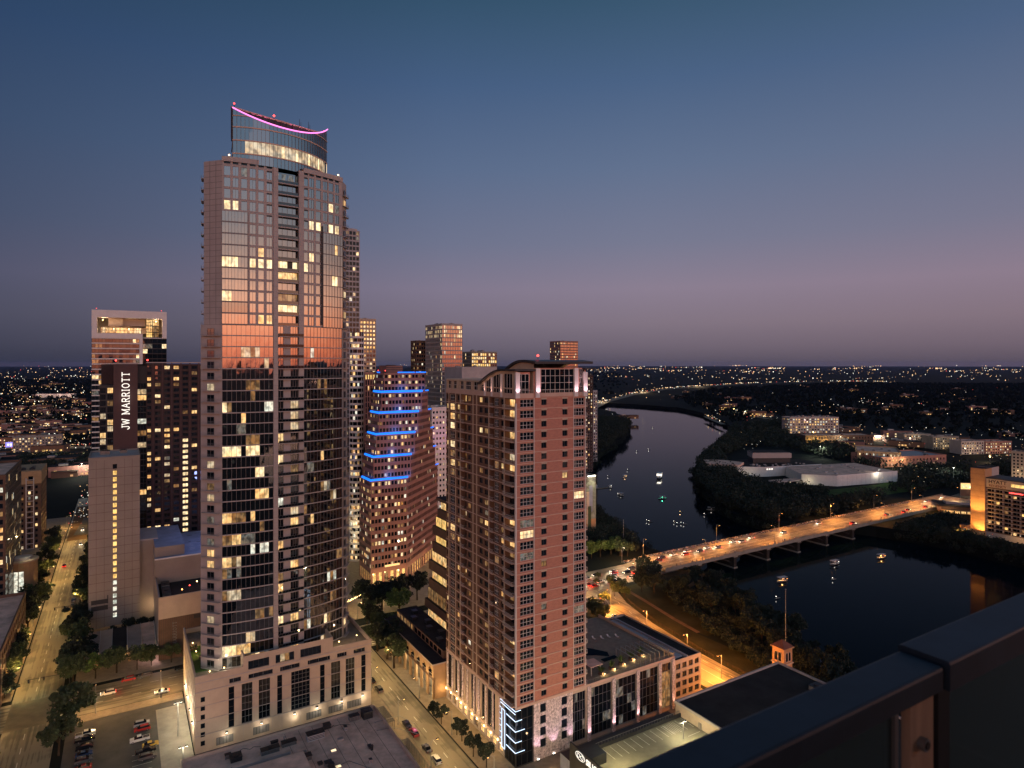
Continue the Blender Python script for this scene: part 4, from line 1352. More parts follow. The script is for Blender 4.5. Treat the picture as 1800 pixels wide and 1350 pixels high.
    for x, y in ((31, 36), (40, 31)):
        lb = MB(); lb.tube((x, y, LZ), (x, y, LZ + 1), .05, .05, 'metal_dark', 4); lb.ball((x, y, LZ + 1.1), .22, 'bulb_warm', 6); lo = Q.part('terrace_lamp', lb)
        light('lamp_light', lo, (x, y, LZ + 1.6), 160, (1, .55, .3), .2)
    for i in range(8):
        x = X1 - 2 - i * 2.2
        bm_ = MB(); bm_.box(x - .1, x + .1, .6, 11, LZ + 2.8, LZ + 3.05, 'metal_grey'); bm_.box(x - .1, x + .1, .6, .8, LZ, LZ + 2.8, 'metal_grey'); bm_.box(x - .1, x + .1, 10.8, 11, LZ, LZ + 2.8, 'metal_grey')
        Q.part('pergola_beam', bm_)
    Q.finish(95)
brick_tower()
# ------------------------------------------------------------------ stepped office tower with blue light edges
def stepped_tower():
    T = Thing('stepped_tower', 'pink granite office tower stepping back in tiers edged with blue light', 'tower', g(116.6, 341))
    zt = [117, 106.3, 94.8, 83.0, 70.6, 57.8]
    b = MB()
    st = {'w': (1, 1, .12, 'frame_dark', .33, 'glass_dark', .35), 'a': (1, 3, .12, 'frame_dark', 1, 'glass', .5)}
    fh = 4.0
    zb = 8.0
    for k in range(6):
        x0, xf, L = (5 - k) * 1.5, 21.3 + (5 - k) * 2.2, 49 - (5 - k) * 9.9
        q = L * .7071
        poly = [(x0, -0.0 + (5 - k) * .0), (xf, 0), (xf + q, q), (xf + q, 60), (x0 + 15, 60), (x0, 20 - (5 - k) * .6)]
        ztop, zbot = zt[k], (zt[k + 1] if k < 5 else zb)
        n = max(1, round((ztop - zbot) / fh))
        rr_ = rows_(zbot, ztop - .6, n, .54, .75)
        rr_.append((.6, 0))
        p = .30 if k < 5 else .36
        for (a, c) in ((poly[5], poly[0]), (poly[0], poly[1]), (poly[1], poly[2])):
            a, c = Vector(a), Vector(c)
            d = c - a
            ln = d.length
            ang = math.atan2(d.y, d.x)
            facade(T, b, a.x, a.y, ang, zbot, rep(ln, 1.95, 1.45, 'w', .25), rr_, 'rose_stone', {'w': (1, 1, .12, 'frame_dark', p if abs(ang) < .1 or ang < 0 else .10, 'glass_dark', .12 if ang < -.1 else .25)}, .35)
        for (a, c) in ((poly[2], poly[3]), (poly[3], poly[4]), (poly[4], poly[5])):
            b.quad((a[0], a[1], zbot), (c[0], c[1], zbot), (c[0], c[1], ztop), (a[0], a[1], ztop), 'rose_stone')
        b.poly([(x, y, ztop - .1) for x, y in poly], 'roof_dark')
        # parapet light along left and front edges and a short return at the far right
        e = .35
        z = ztop + .35
        o = [(poly[5][0] - e, poly[5][1] - 6), (poly[0][0] - e, -e), (poly[1][0] + e * .4, -e)]
        ne = MB()
        if k == 0:
            for s0, s1 in (((x0 - e, 10), (x0 - e, 6)), ((x0 + 8, -e), (x0 + 18, -e)), ((xf - 6, -e), (xf + .2, -e))):
                ne = MB(); ne.tube((s0[0], s0[1], z), (s1[0], s1[1], z), .32, .32, 'neon_blue', 6); T.part('light_edge', ne)
        else:
            ne.path([(x, y, z) for x, y in o], .62, 'neon_blue', 6)
            T.part('light_edge', ne); ne = MB()
            ne.tube((poly[2][0] - 2.5, poly[2][1] - 2.5 - e, z), (poly[2][0] + .3, poly[2][1] + .3 - e, z), .36, .36, 'neon_blue', 6); T.part('light_edge', ne)
        if k:
            lx = (poly[0][0] + poly[1][0]) / 2
            nl_ = light('edge_light', T.o, (lx, -2.0, ztop + 1.5), 1400, (.05, .25, 1), 2.5)
            light('edge_light', T.o, (poly[1][0] + 1, -1.6, ztop + 1.5), 600, (.05, .25, 1), 2.5)
    T.part('wall', b)
    a_ = MB()                                              # tall lit arcade at street level
    for (x0, y0, ang, ln) in ((0, 20, -math.pi / 2, 20), (0, 0, 0, 21.3), (21.3, 0, math.pi / 4, 49)):
        facade(T, a_, x0, y0, ang, 0, rep(ln, 3.4, 2.0, 'a', .4), [(.4, 0), (6.2, 1), (1.4, 0)], 'rose_stone', st, .6, lambda ci, rk, x, z: 'lit_gold' if R.random() < .85 else 'lit_dim')
    T.part('arcade', a_)
    sg = MB(); sg.box(8, 16.5, -.5, -.02, 9.2, 10.2, 'shop_glow'); T.part('shop_sign', sg)
    for x, y in ((3, -4), (10, -4.5), (18, -4), (30, 4), (42, 16)):
        light('plaza_light', T.o, (x, y, 4.5), 900, (1, .56, .2), .3)
    roof_unit(T, 14, 14, 117, 10, 12, 4, 'rose_stone')
    for x, y in ((9, 2), (12, 22), (25, 24)): red_light(T, x, y, 117.2, .3)
    T.finish(95)
stepped_tower()

# ------------------------------------------------------------------ left-hand buildings
def letters(txt, m, h, sp=.2, t=.14, dep=.25):
    """slab-serif capitals from strokes; returns one mesh per letter laid along x"""
    S_ = {'J': ([[(.55, 1), (.55, .15), (.42, 0), (.18, 0), (.05, .15), (.05, .25)]], [(.35, .75, 1)], .72),
          'W': ([[(.05, 1), (.3, 0), (.55, .9), (.8, 0), (1.05, 1)]], [(-.08, .2, 1), (.9, 1.18, 1)], 1.15),
          'M': ([[(.1, 0), (.1, 1), (.5, .15), (.9, 1), (.9, 0)]], [(-.05, .26, 0), (.74, 1.05, 0), (-.05, .1, 1), (.9, 1.05, 1)], 1.08),
          'A': ([[(.02, 0), (.42, 1), (.82, 0)], [(.18, .35), (.66, .35)]], [(-.1, .16, 0), (.68, .94, 0)], .9),
          'R': ([[(.12, 0), (.12, 1), (.5, 1), (.68, .88), (.68, .64), (.5, .5), (.12, .5)], [(.42, .5), (.75, 0)]], [(-.04, .28, 0), (.64, .88, 0)], .86),
          'I': ([[(.18, 0), (.18, 1)]], [(.02, .34, 0), (.02, .34, 1)], .42),
          'O': ([[(.45 + .4 * math.sin(6.2832 * i / 14), .5 + .5 * math.cos(6.2832 * i / 14)) for i in range(15)]], [], .98),
          'T': ([[(.4, 0), (.4, 1)], [(.02, 1), (.78, 1)]], [(.24, .56, 0)], .86),
          ' ': ([], [], .45)}
    x, out = 0.0, []
    for ch in txt:
        st, se, w = S_[ch]
        b = MB()
        for line in st:
            for (a, c) in zip(line[:-1], line[1:]):
                A, B = Vector((a[0] * h + x, 0, a[1] * h)), Vector((c[0] * h + x, 0, c[1] * h))
                d = (B - A).normalized(); nn = Vector((-d.z, 0, d.x)) * (t * h / 2); d = d * (t * h * .3)
                q = [A - d - nn, B + d - nn, B + d + nn, A - d + nn]
                b.poly([(p.x, -dep, p.z) for p in q], m)
                for i in range(4):
                    p0, p1 = q[i], q[(i + 1) % 4]
                    b.quad((p0.x, -dep, p0.z), (p0.x, 0, p0.z), (p1.x, 0, p1.z), (p1.x, -dep, p1.z), m)
        for (a, c, z) in se:
            zz = z * h
            b.box(x + a * h, x + c * h, -dep - .03, -.01, zz - .06 * h, zz + .06 * h, m)
        if st: out.append(b)
        x += (w + sp) * h
    return out, x

def hotel_left():
    # dark hotel tower with tall sign panel
    T = Thing('hotel_tower', 'dark maroon hotel tower with a tall vertical white lettered sign', 'tower', g(-4, 392))
    b = MB()
    W_ = 64.0
    st = {'w': (2, 1, .1, 'frame_dark', .12, 'glass_blue', .3), 'b': (3, 1, .1, 'frame_dark', .2, 'glass_blue', .1), 'l': (2, 1, .1, 'frame_dark', 1, 'glass_blue', .3)}
    # sign panel wing
    b.box(0, 10.8, 0, 8, 20, 122, 'maroon')
    # glass strip left of the panel
    facade(T, b, -6.2, 2.5, 0, 10, [(.2, None), (2.6, 'b'), (.6, None), (2.6, 'b'), (.2, None)], rows_(10, 110, 30, .86), 'frame_dark', st, .1, lambda ci, rk, x, z: 'lit_warm' if ci == 3 and R.random() < .22 else ('lit_dim' if R.random() < .06 else None))
    b.quad((-6.2, 2.5, 110), (0, 2.5, 110), (0, 20, 110), (-6.2, 20, 110), 'roof_dark')
    b.quad((-6.2, 20, 10), (-6.2, 2.5, 10), (-6.2, 2.5, 110), (-6.2, 20, 110), 'glass_blue')
    b.box(-6.3, .0, 2.4, 20, 110, 111, 'frame_dark')
    # recessed dark glass strip right of the panel
    facade(T, b, 10.8, 5, 0, 20, [(4.2, 'b')], rows_(20, 112, 29, .9), 'frame_dark', st, .1, lambda ci, rk, x, z: None)
    b.box(10.8, 15, 5, 14, 112, 121.2, 'frame_dark')
    def lf(ci, rk, x, z):
        if ci == 13 and rk < 26: return 'lit_cream' if z < 82 else None
        if ci == 1: return 'lit_warm' if R.random() < .3 else None
        return R.choice(['lit_warm', 'lit_dim', 'lit_warm']) if R.random() < .10 else None
    cols = [(.3, None), (1.9, 'w'), (.9, None)] + [(.85, None), (2.75, 'w'), (.85, None)] * 9
    facade(T, b, 15, 4, 0, 20, cols, rows_(20, 122, 33, .62), 'brick_deep', st, .3, lf)
    x1 = 15 + sum(c[0] for c in cols)
    b.quad((x1, 4, 20), (x1, 24, 20), (x1, 24, 122), (x1, 4, 122), 'brick_deep')
    b.quad((-6, 24, 10), (x1, 24, 10), (x1, 24, 122), (-6, 24, 122), 'brick_deep')
    b.quad((10.8, 8, 122), (x1, 4, 122), (x1, 24, 122), (10.8, 24, 122), 'roof_dark')
    b.quad((0, 24, 20), (0, 8, 20), (0, 8, 122), (0, 24, 122), 'maroon')
    for ci in range(9): b.box(15 + 3.1 + ci * 4.45 - .3, 15 + 3.1 + ci * 4.45 + .3, 3.72, 3.995, 20, 122.6, 'maroon')
    T.part('wall', b)
    r = MB(); r.box(-.1, 10.9, -.1, 8, 122, 122.7, 'stone'); r.box(14.9, x1, 3.6, 4.3, 122.6, 123.1, 'stone'); T.part('roof_edge', r)
    ls, ln = letters('JW MARRIOTT', 'sign_white', 3.05, .20, .13)
    k = 30.6 / ln
    for lb in ls:
        # letters run upwards: local x becomes z, letter tops point left
        M = Matrix(((0, 0, -1.05, 7.0), (0, 1, 0, -.06), (k, 0, 0, 87.8), (0, 0, 0, 1)))
        q = MB(); q.add(lb, M)
        T.part('sign_letter', q)
    light('sign_light', T.o, (5.4, -3, 105), 350, (1, .9, .8), 3)
    red_light(T, 1, 2, 122.7, .45); red_light(T, 15.5, 5, 122.9, .45)
    T.finish(95)
    # beige slab tower with one lit stair strip
    T = Thing('slab_tower', 'plain beige slab tower with one lit window strip up its middle', 'tower', g(-13.2, 347.6))
    b = MB()
    st = {'s': (1, 1, .12, 'frame_dark', 1, 'glass', .3), 'x': (1, 1, .1, 'frame_dark', 0, 'glass', .2)}
    facade(T, b, 0, 0, 0, 0, [(9.3, None), (1.75, 's'), (9.1, None)], [(5, 0)] + rows_(5, 76.5, 24, .74) + [(2.2, 0)], 'panel_wall', st, .3, lambda ci, rk, x, z: 'glass' if rk > 22 else ('lit_gold' if rk > 5 else 'lit_white'))
    w = 20.15
    b.quad((0, 28, 0), (0, 0, 0), (0, 0, 78.7), (0, 28, 78.7), 'panel_wall'); b.quad((w, 0, 0), (w, 28, 0), (w, 28, 78.7), (w, 0, 78.7), 'panel_wall'); b.quad((w, 28, 0), (0, 28, 0), (0, 28, 78.7), (w, 28, 78.7), 'panel_wall')
    b.box(1, 7.5, -.05, -.004, 9.5, 11.6, 'frame_dark'); b.box(1, 7.5, -.05, -.004, 12.4, 14.4, 'frame_dark'); b.box(7.2, 7.6, -.07, -.004, 12.2, 16, 'frame_dark')
    for z in range(6, 78, 4): b.box(.05, 9.2, -.022, -.004, z, z + .13, 'brown'); b.box(11.2, w - .05, -.022, -.004, z, z + .13, 'brown')
    for x in (2.9, 6.0, 14, 17): b.box(x, x + .1, -.02, -.005, 0.2, 78, 'brown')
    T.part('wall', b)
    r = MB(); r.quad((0, 0, 78.6), (w, 0, 78.6), (w, 28, 78.6), (0, 28, 78.6), 'roof_pale'); parapet(r, -.1, w + .1, -.1, 28.1, 78.7, .7, .4, 'panel_wall')
    T.part('roof', r); roof_unit(T, 4, 15, 78.7, 4, 5, 1.6); roof_unit(T, 12, 18, 78.7, 3, 3, 1.2)
    lw_ = MB(); facade(T, lw_, w, 2.5, 0, 0, [(7.5, None)], [(38, 0)], 'panel_wall', st); lw_.box(w, w + 7.5, 2.6, 27, 0, 38.2, 'panel_wall'); lw_.box(w - .02, w + 7.6, 2.4, 27.1, 38.2, 38.9, 'stone')
    T.part('lower_wing', lw_)
    light('wall_light', T.o, (25, -1.5, 8), 700, (1, .68, .32), .3)
    T.finish()
    # low block with blue roof and a party terrace
    T = Thing('terrace_block', 'low hotel block with bluish roof and crowded lantern terrace above a brown wall', 'building', g(12.6, 300))
    b = MB()
    W_ = 50
    b.quad((0, 0, 0), (W_, 0, 0), (W_, 0, 17), (0, 0, 17), 'brown'); b.box(0, W_, -.1, .5, 17, 26, 'stone_light')
    for x in range(0, 40, 1): b.box(.2 + x * .8, .3 + x * .8, -.07, -.004, 0, 16.9, 'frame_dark')
    b.box(13, W_, -.25, -.1, 15.0, 16.6, 'frame_dark'); b.box(14, W_, -3.6, -.1, 9.6, 11.2, 'stone_light')
    b.quad((0, 75, 0), (0, 0, 0), (0, 0, 26), (0, 75, 26), 'panel_wall'); b.quad((W_, 0, 0), (W_, 75, 0), (W_, 75, 26), (W_, 0, 26), 'brown')
    b.box(.01, .6, .51, 28, 23.2, 26, 'panel_wall'); b.box(0.61, W_, 28, 28.5, 23.2, 34, 'panel_wall')
    b.quad((.6, .5, 23.2), (W_, .5, 23.2), (W_, 28, 23.2), (.6, 28, 23.2), 'roof_dark')
    b.box(-.2, W_ + .3, 28.5, 75, 26.5, 34, 'panel_wall', 'roof_blue'); b.box(-.3, W_ + .3, 28.2, 29, 34, 34.5, 'white_wall'); b.box(0, 12, 33, 75, 34.003, 38.5, 'panel_wall', 'roof_blue')
    for i in range(40):
        x, y = R.uniform(13, W_ - 3), R.uniform(32, 70)
        b.box(x, x + R.uniform(1, 2.6), y, y + .7, 34.003, 34.03, R.choice(['roof_dark', 'roof_pale']))
    T.part('wall', b)
    ls, ln = letters('JW MARRIOTT', 'mullion', 1.35, .22, .15, .15)
    k = 13.2 / ln
    for lb in ls:
        M = Matrix(((0, 0, -1.0, 6.6), (0, 1, 0, -.1), (k, 0, 0, 2.2), (0, 0, 0, 1)))
        q = MB(); q.add(lb, M); T.part('sign_letter', q)
    for i in range(12):
        x, y = 9 + i * 3.2, 5 + (i % 3) * 4.0
        lb = MB(); lb.tube((x, y, 23.2), (x, y, 26.2), .05, .04, 'metal_dark', 4); lb.ball((x, y, 26.4), .3, ('bulb_amber', 'red_lamp', 'bulb_warm')[i % 3], 6)
        lo = T.part('lantern', lb); light('lamp_light', lo, (x, y, 26.9), 130, (1, .42, .18) if i % 3 else (1, .7, .4), .2)
    roof_unit(T, 2, 8, 23.2, 3, 9, 1.5); roof_unit(T, 2, 18, 23.2, 3, 6, 2)
    light('roof_light', T.o, (30, 45, 52), 9000, (.35, .42, 1), 4)
    T.finish()
    # single-storey restaurant with cloth roof panels
    T = Thing('cloth_roof_pavilion', 'low restaurant with pale cloth roof panels behind dark street trees', 'pavilion', g(-12.6, 306))
    b = MB(); W_ = 30
    for i in range(9):
        x = i * W_ / 8
        b.box(max(0, x - .4), min(W_, x + .4), 0, .6, 0, 4.2, 'tan')
    b.box(0, W_, .2, .5, 3.4, 4.2, 'tan'); b.box(0, .5, .6, 34, 0, 4.2, 'tan'); b.box(W_ - .5, W_, .6, 34, 0, 4.2, 'tan'); b.box(.5, W_ - .5, 33.5, 34, 0, 4.2, 'tan')
    b.quad((.5, 8, .2), (W_ - .5, 8, .2), (W_ - .5, 8, 4), (.5, 8, 4), 'shop_glow')
    T.part('wall', b)
    x = 0
    for wd, m_ in ((4.4, 'cloth'), (4.4, 'stone_light'), (5.5, 'roof_dark'), (5.2, 'cloth'), (5.2, 'roof_grey'), (5.3, 'cloth')):
        c = MB(); k_ = 8
        for j in range(k_):
            y0, y1 = -1 + 30 * j / k_, -1 + 30 * (j + 1) / k_
            z0, z1 = 4.6 + .5 * math.sin(math.pi * j / k_) * (m_ == 'cloth'), 4.6 + .5 * math.sin(math.pi * (j + 1) / k_) * (m_ == 'cloth')
            c.quad((x + .1, y0, z0), (x + wd - .1, y0, z0), (x + wd - .1, y1, z1), (x + .1, y1, z1), m_)
        c.box(x - .05, x + .1, -1, 29, 4.4, 4.95, 'frame_white')
        T.part('roof_panel', c); x += wd
    light('patio_light', T.o, (24, -3.5, 3.5), 900, (1, .62, .62), .4); light('patio_light', T.o, (6, -2.5, 3), 160, (1, .6, .2), .3)
    T.finish()
hotel_left()

def white_top():
    T = Thing('white_top_tower', 'tower with a white open frame crown behind the vertical hotel sign', 'tower', g(-19.8, 574))
    b = MB(); W_, zt = 49.6, 163.0
    st = {'b': (14, 1, .2, 'frame_dark', .0, 'glass', .6), 'd': (5, 1, .15, 'frame_dark', .0, 'glass_dark', .2), 'p': (3, 2, .2, 'frame_dark', 1, 'glass', .3)}
    rows = rows_(0, 142, 36, .78)
    rb = lambda n: sum([[R.choice(['lit_warm', 'lit_cream', 'lit_dim', 'lit_faint'])] * R.randint(1, 3) if R.random() < .18 else ['glass'] * R.randint(1, 4) for _ in range(20)], [])[:n]
    facade(T, b, 0, 0, 0, 0, [(31, 'b'), (2.2, None)], rows, 'white_wall', st, .6, lambda ci, rk, x, z: rb(14))
    facade(T, b, 33.2, .6, 0, 0, [(16.4, 'd')], rows_(0, 142, 36, .93), 'frame_dark', st, .2, lambda ci, rk, x, z: rb(5) if R.random() < .5 else None)
    b.box(0, 33.2, -.3, 1.5, 142, 145.5, 'white_wall'); b.box(33.2, W_, .2, 1.5, 142, 142.6, 'white_wall')
    # crown frame
    b.box(0, 3.4, -.3, 24, 145.5, zt, 'white_wall'); b.box(46.6, W_, -.3, 24, 142.6, zt, 'white_wall'); b.box(3.4, 46.6, -.3, 24, 157.4, zt, 'white_wall')
    b.box(3.4, 46.6, 23, 24, 142, 157.4, 'white_wall'); b.quad((0, 1.5, 145.4), (W_, 1.5, 145.4), (W_, 24, 145.4), (0, 24, 145.4), 'paving')
    b.box(10.5, 20, 3, 22, 151, 158, 'beige'); b.box(20, 35, 6, 22, 151.6, 157.3, 'stone_light'); b.box(10, 32, 2, 22, 150.4, 151, 'brown')
    facade(T, b, 5.4, 8, 0, 145.5, [(1, None), (2, 'p'), (2, 'p'), (2.5, 'p'), (2.5, 'p'), (8, 'p'), (4, 'p'), (5, 'p'), (4, None)], [(.4, 0), (4.4, 1), (.2, 0)], 'beige', st, .2, lambda ci, rk, x, z: R.choice(['lit_warm', 'lit_cream', 'lit_dim']))
    facade(T, b, 35.6, 4, 0, 142.7, [(4.3, 'p'), (4.6, 'p')], [(.2, 0), (4, 1), (.3, 0), (4.6, 1), (.3, 0), (5, 1), (.3, 0)], 'frame_dark', st, .2, lambda ci, rk, x, z: R.choice(['lit_warm', 'lit_gold', 'lit_dim']))
    for ln, a, c in ((0, (0, 24), (0, 0)), (0, (W_, 0.6), (W_, 24)), (0, (W_, 24), (0, 24))):
        b.quad((a[0], a[1], 0), (c[0], c[1], 0), (c[0], c[1], 142), (a[0], a[1], 142), 'white_wall')
    T.part('wall', b)
    for x, y, z in ((7, 3, 155.5), (42.5, 3, 155.5), (14, 1.5, 149), (24, 1.5, 149)):
        lb = MB(); lb.ball((x, y, z), .35, 'bulb_warm', 6); lb.tube((x, y, z - .5), (x, y + .6, z - .5), .1, .1, 'metal_dark', 4)
        lo = T.part('wall_lamp', lb); light('lamp_light', lo, (x, y - .9, z), 1500, (1, .66, .36), .3)
    red_light(T, 3, 2, zt, .25); red_light(T, 46, 2, zt, .25)
    T.finish(95)
white_top()

ST = {'w': (2, 1, .1, 'frame_dark', .16, 'glass', .3), 'v': (1, 1, .1, 'frame_dark', .3, 'glass', .3), 'b': (6, 1, .12, 'frame_dark', .2, 'glass', .3), 'g': (3, 1, .12, 'mullion', .1, 'glass_blue', .15)}
def left_edge():
    T = box_tower('glass_fronted_block', 'block at the left edge with a slanted glass side and lit rooms', g(-82, 373), 36, 54, 70, 'brown', rep(36, 4.2, 3.2, 'w', .4), None, rep(54, 2.0, 1.8, 'g', .2), {'f': rows_(0, 70, 19, .62), 'r': rows_(0, 70, 19, .9), 'l': rows_(0, 70, 19, .6)}, styles=dict(ST, w=(2, 1, .1, 'frame_dark', .4, 'glass', .3), g=(1, 1, .08, 'mullion', .06, 'glass_blue', .06)), finish=True, cat='building')
    T = box_tower('brick_flats', 'tan topped brown apartment block between the street trees and a vacant lot', g(-70, 526), 23.7, 36, 50, 'brown', rep(23.7, 3.9, 1.5, 'v', .5), None, rep(36, 5, 2, 'v', .5), rows_(0, 50, 14, .55), styles=ST, finish=False, cat='building')
    b = MB(); b.box(-.25, 24, -.25, 36.2, 43, 51.4, 'tan'); b.box(15.6, 16.1, -.6, -.26, 0, 47, 'frame_white'); b.box(19.6, 20.1, -.6, -.26, 0, 47, 'frame_white')
    for k in range(14): b.box(16.1, 19.6, -.9, -.26, 3.5 * k, 3.5 * k + .3, 'frame_white')
    for x in (3, 9, 17): b.box(x, x + 2.5, -.34, -.26, 45, 48, 'glass_dark')
    T.part('upper_wall', b)
    for i in range(4): roof_unit(T, 2 + i * 5, 6, 51.4, 3, 3, 1.2, 'metal_dark')
    T.finish()
    T = box_tower('corner_shops', 'brown low block along the left street with an awning-lit ground floor', g(-78, 246), 41, 112, 19, 'brown', rep(41, 4, 2.4, 'w', .5), None, rep(112, 4.5, 2.6, 'w', .6), rows_(0, 19, 5, .55), styles=dict(ST, w=(2, 1, .1, 'frame_dark', .22, 'glass', .3)), finish=False, cat='building', units=5)
    for y in (20, 46, 75, 100):
        light('shop_light', T.o, (43, y, 4), 700, (1, .62, .25), .4)
    T.finish()
    T = Thing('rotunda_entrance', 'round building entrance with a tall lit window grid by the left street', 'building', g(-43, 404))
    b = MB()
    n = 18
    P = lambda i, r: (r * math.cos(6.2832 * i / n), r * math.sin(6.2832 * i / n))
    for i in range(n):
        a, c = P(i, 6.2), P(i + 1, 6.2)
        m_ = 'tan'
        b.quad((*a, 0), (*c, 0), (*c, 6), (*a, 6), 'tan'); b.quad((*a, 19), (*c, 19), (*c, 23), (*a, 23), 'tan')
        if 11 <= i <= 13:
            for k in range(5): b.quad((*P(i, 6.1), 6 + k * 2.6), (*P(i + 1, 6.1), 6 + k * 2.6), (*P(i + 1, 6.1), 8.5 + k * 2.6), (*P(i, 6.1), 8.5 + k * 2.6), 'lit_white' if k else 'lit_cream')
            b.tube((*a, 6), (*a, 19), .2, .2, 'tan', 5)
        else: b.quad((*a, 6), (*c, 6), (*c, 19), (*a, 19), m_)
    b.prism([P(i, 6.7) for i in range(n)], 23, 23.8, 'beige')
    b.prism([P(i, 4) for i in range(n)], 23.8, 25, 'roof_pale')
    T.part('drum', b)
    cb = MB(); cb.prism([P(i, 9) for i in range(9, 18)], 4.2, 4.9, 'roof_pale'); T.part('canopy', cb)
    light('entrance_light', T.o, (1, -8, 3.2), 2200, (1, .78, .45), .4); light('entrance_light', T.o, (3, -5, 27), 300, (1, .9, .6), .4)
    T.finish()
left_edge()

# ------------------------------------------------------------------ buildings around the middle
def arcade_block():
    T = Thing('arcade_building', 'low dark-roofed building with round arches over lit garage openings', 'building', g(96.4, 213.6))
    D_, hh = 50, 12.5
    b = MB()
    n = 9
    s = D_ / n
    for i in range(n):                                    # wall with arched openings on the left face, upper storey; square bays below
        y1, y0 = D_ - i * s, D_ - (i + 1) * s
        ym = (y0 + y1) / 2
        b.box(0, .6, y1 - .9, y1, 0, 7.0, 'tan'); b.box(0, .6, y0, y0 + .9, 0, 7.0, 'tan')
        b.box(0, .6, y0, y1, 7.0, 8.0, 'brown')
        r_ = s / 2 - 1.2
        for j in range(8):
            a0, a1 = math.pi * j / 8, math.pi * (j + 1) / 8
            p, q = (ym + r_ * math.cos(a0), 9.4 + r_ * math.sin(a0)), (ym + r_ * math.cos(a1), 9.4 + r_ * math.sin(a1))
            b.quad((0, p[0], p[1]), (0, q[0], q[1]), (0, q[0], hh), (0, p[0], hh), 'tan')
            b.quad((0, p[0], p[1]), (.9, p[0], p[1]), (.9, q[0], q[1]), (0, q[0], q[1]), 'tan')
        b.quad((0, y0, 8), (0, ym - r_, 8), (0, ym - r_, hh), (0, y0, hh), 'tan'); b.quad((0, ym + r_, 8), (0, y1, 8), (0, y1, hh), (0, ym + r_, hh), 'tan')
        b.quad((.9, y0, 8), (.9, y1, 8), (.9, y1, hh), (.9, y0, hh), 'glass_dark')
    b.quad((14, D_, 0), (14, 0, 0), (14, 0, hh), (14, D_, hh), 'brown'); b.quad((0, 0, 0), (14, 0, 0), (14, 0, hh), (0, 0, hh), 'tan'); b.quad((14, D_, 0), (0, D_, 0), (0, D_, hh), (14, D_, hh), 'tan')
    b.quad((3.5, D_ - 1, 0.2), (3.5, 1, .2), (3.5, 1, 6.9), (3.5, D_ - 1, 6.9), 'concrete')
    T.part('wall', b)
    r = MB(); r.box(-.4, 14.2, -.3, D_ + .3, hh, hh + .5, 'stone', 'roof_dark'); r.box(5.0, 14.1, 2, D_ - 1, hh + .5, hh + 3.4, 'brown', 'roof_dark')
    for i in range(12): r.box(4.9, 5.0, 4 + i * 3.8, 6.4 + i * 3.8, hh + 1.0, hh + 2.8, 'lit_dim' if i > 6 else 'glass_dark')
    T.part('roof', r)
    for i in range(7): roof_unit(T, R.uniform(6, 11), 3 + i * 6.2, hh + 3.4, 2, 2.4, 1.1, 'metal_dark')
    for y in (5, 13, 24, 34):
        lb = MB(); lb.box(.8, 1.2, y - .6, y + .6, 6.5, 6.8, 'bulb_white'); lo = T.part('garage_lamp', lb)
        light('lamp_light', lo, (.8, y, 5.4), 900 if y < 20 else 420, (1, .86, .55), .3)
    T.finish()
    T = Thing('terraced_office', 'dark office building with bands of glowing ceilings, half hidden by brick tower', 'building', g(112.8, 229))
    b = MB()
    zl = [(0, 8.5, 0, 0), (12, 16.5, 0, .4), (20, 25, 0, 0), (29, 33, 1.2, .8), (37, 41, 1.2, .8), (45, 48.5, 2.2, 1), (52, 56, 2.2, 1), (59.5, 63, 3.6, 1)]
    z = 0
    for i, (a, c, off, _) in enumerate(zl):
        b.box(off, 34, -.0, 30 - off * 1.5, z, a, 'brown', 'roof_dark')
        b.box(off + 1.2, 33, 1, 29 - off * 1.5, a, c, 'glass_dark')
        z = c
    b.box(3.6, 34, 0, 26, z, z + 1.2, 'brown', 'roof_dark')
    T.part('wall', b)
    for i, (a, c, off, glow) in enumerate(zl):
        if not a: continue
        for j in range(5):
            y1 = 28.6 - off * 1.5 - j * 5.2
            wb = MB()
            m_ = ('lit_gold' if R.random() < .5 else 'lit_warm') if glow or i == 7 else 'lit_dim'
            wb.quad((off + 1.15, y1, a + .1), (off + 1.15, y1 - 5, a + .1), (off + 1.15, y1 - 5, c - .1), (off + 1.15, y1, c - .1), m_)
            for q in range(5): wb.box(off + 1.02, off + 1.14, y1 - q * 1.25 - .05, y1 - q * 1.25 + .05, a, c, 'frame_dark')
            T.part('window', wb)
    T.finish()
    # flat roof in the foreground
    T = Thing('flat_roof_building', 'long low building with a flat brownish roof in the front', 'building', g(14, 112))
    b = MB(); W_, D_ = 56.5, 91
    b.box(0, W_, 0, D_, 0, 9.6, 'stone', 'roof_grey'); parapet(b, -.1, W_ + .1, -.1, D_ + .1, 9.6, .8, .45, 'stone_light')
    b.box(.35, 27, D_ - 12, D_ - 11.6, 9.603, 10.1, 'stone'); b.box(27, 27.4, 10, D_ - 11.6, 9.603, 10.2, 'stone'); b.box(8, 30, D_ - 34, D_ - 16, 9.603, 11.8, 'roof_grey')
    for i in range(7):                                   # seams and patches
        b.box(28 + i * 4, 28.07 + i * 4, 30, D_ - 1, 9.603, 9.63, 'roof_dark')
    T.part('wall', b)
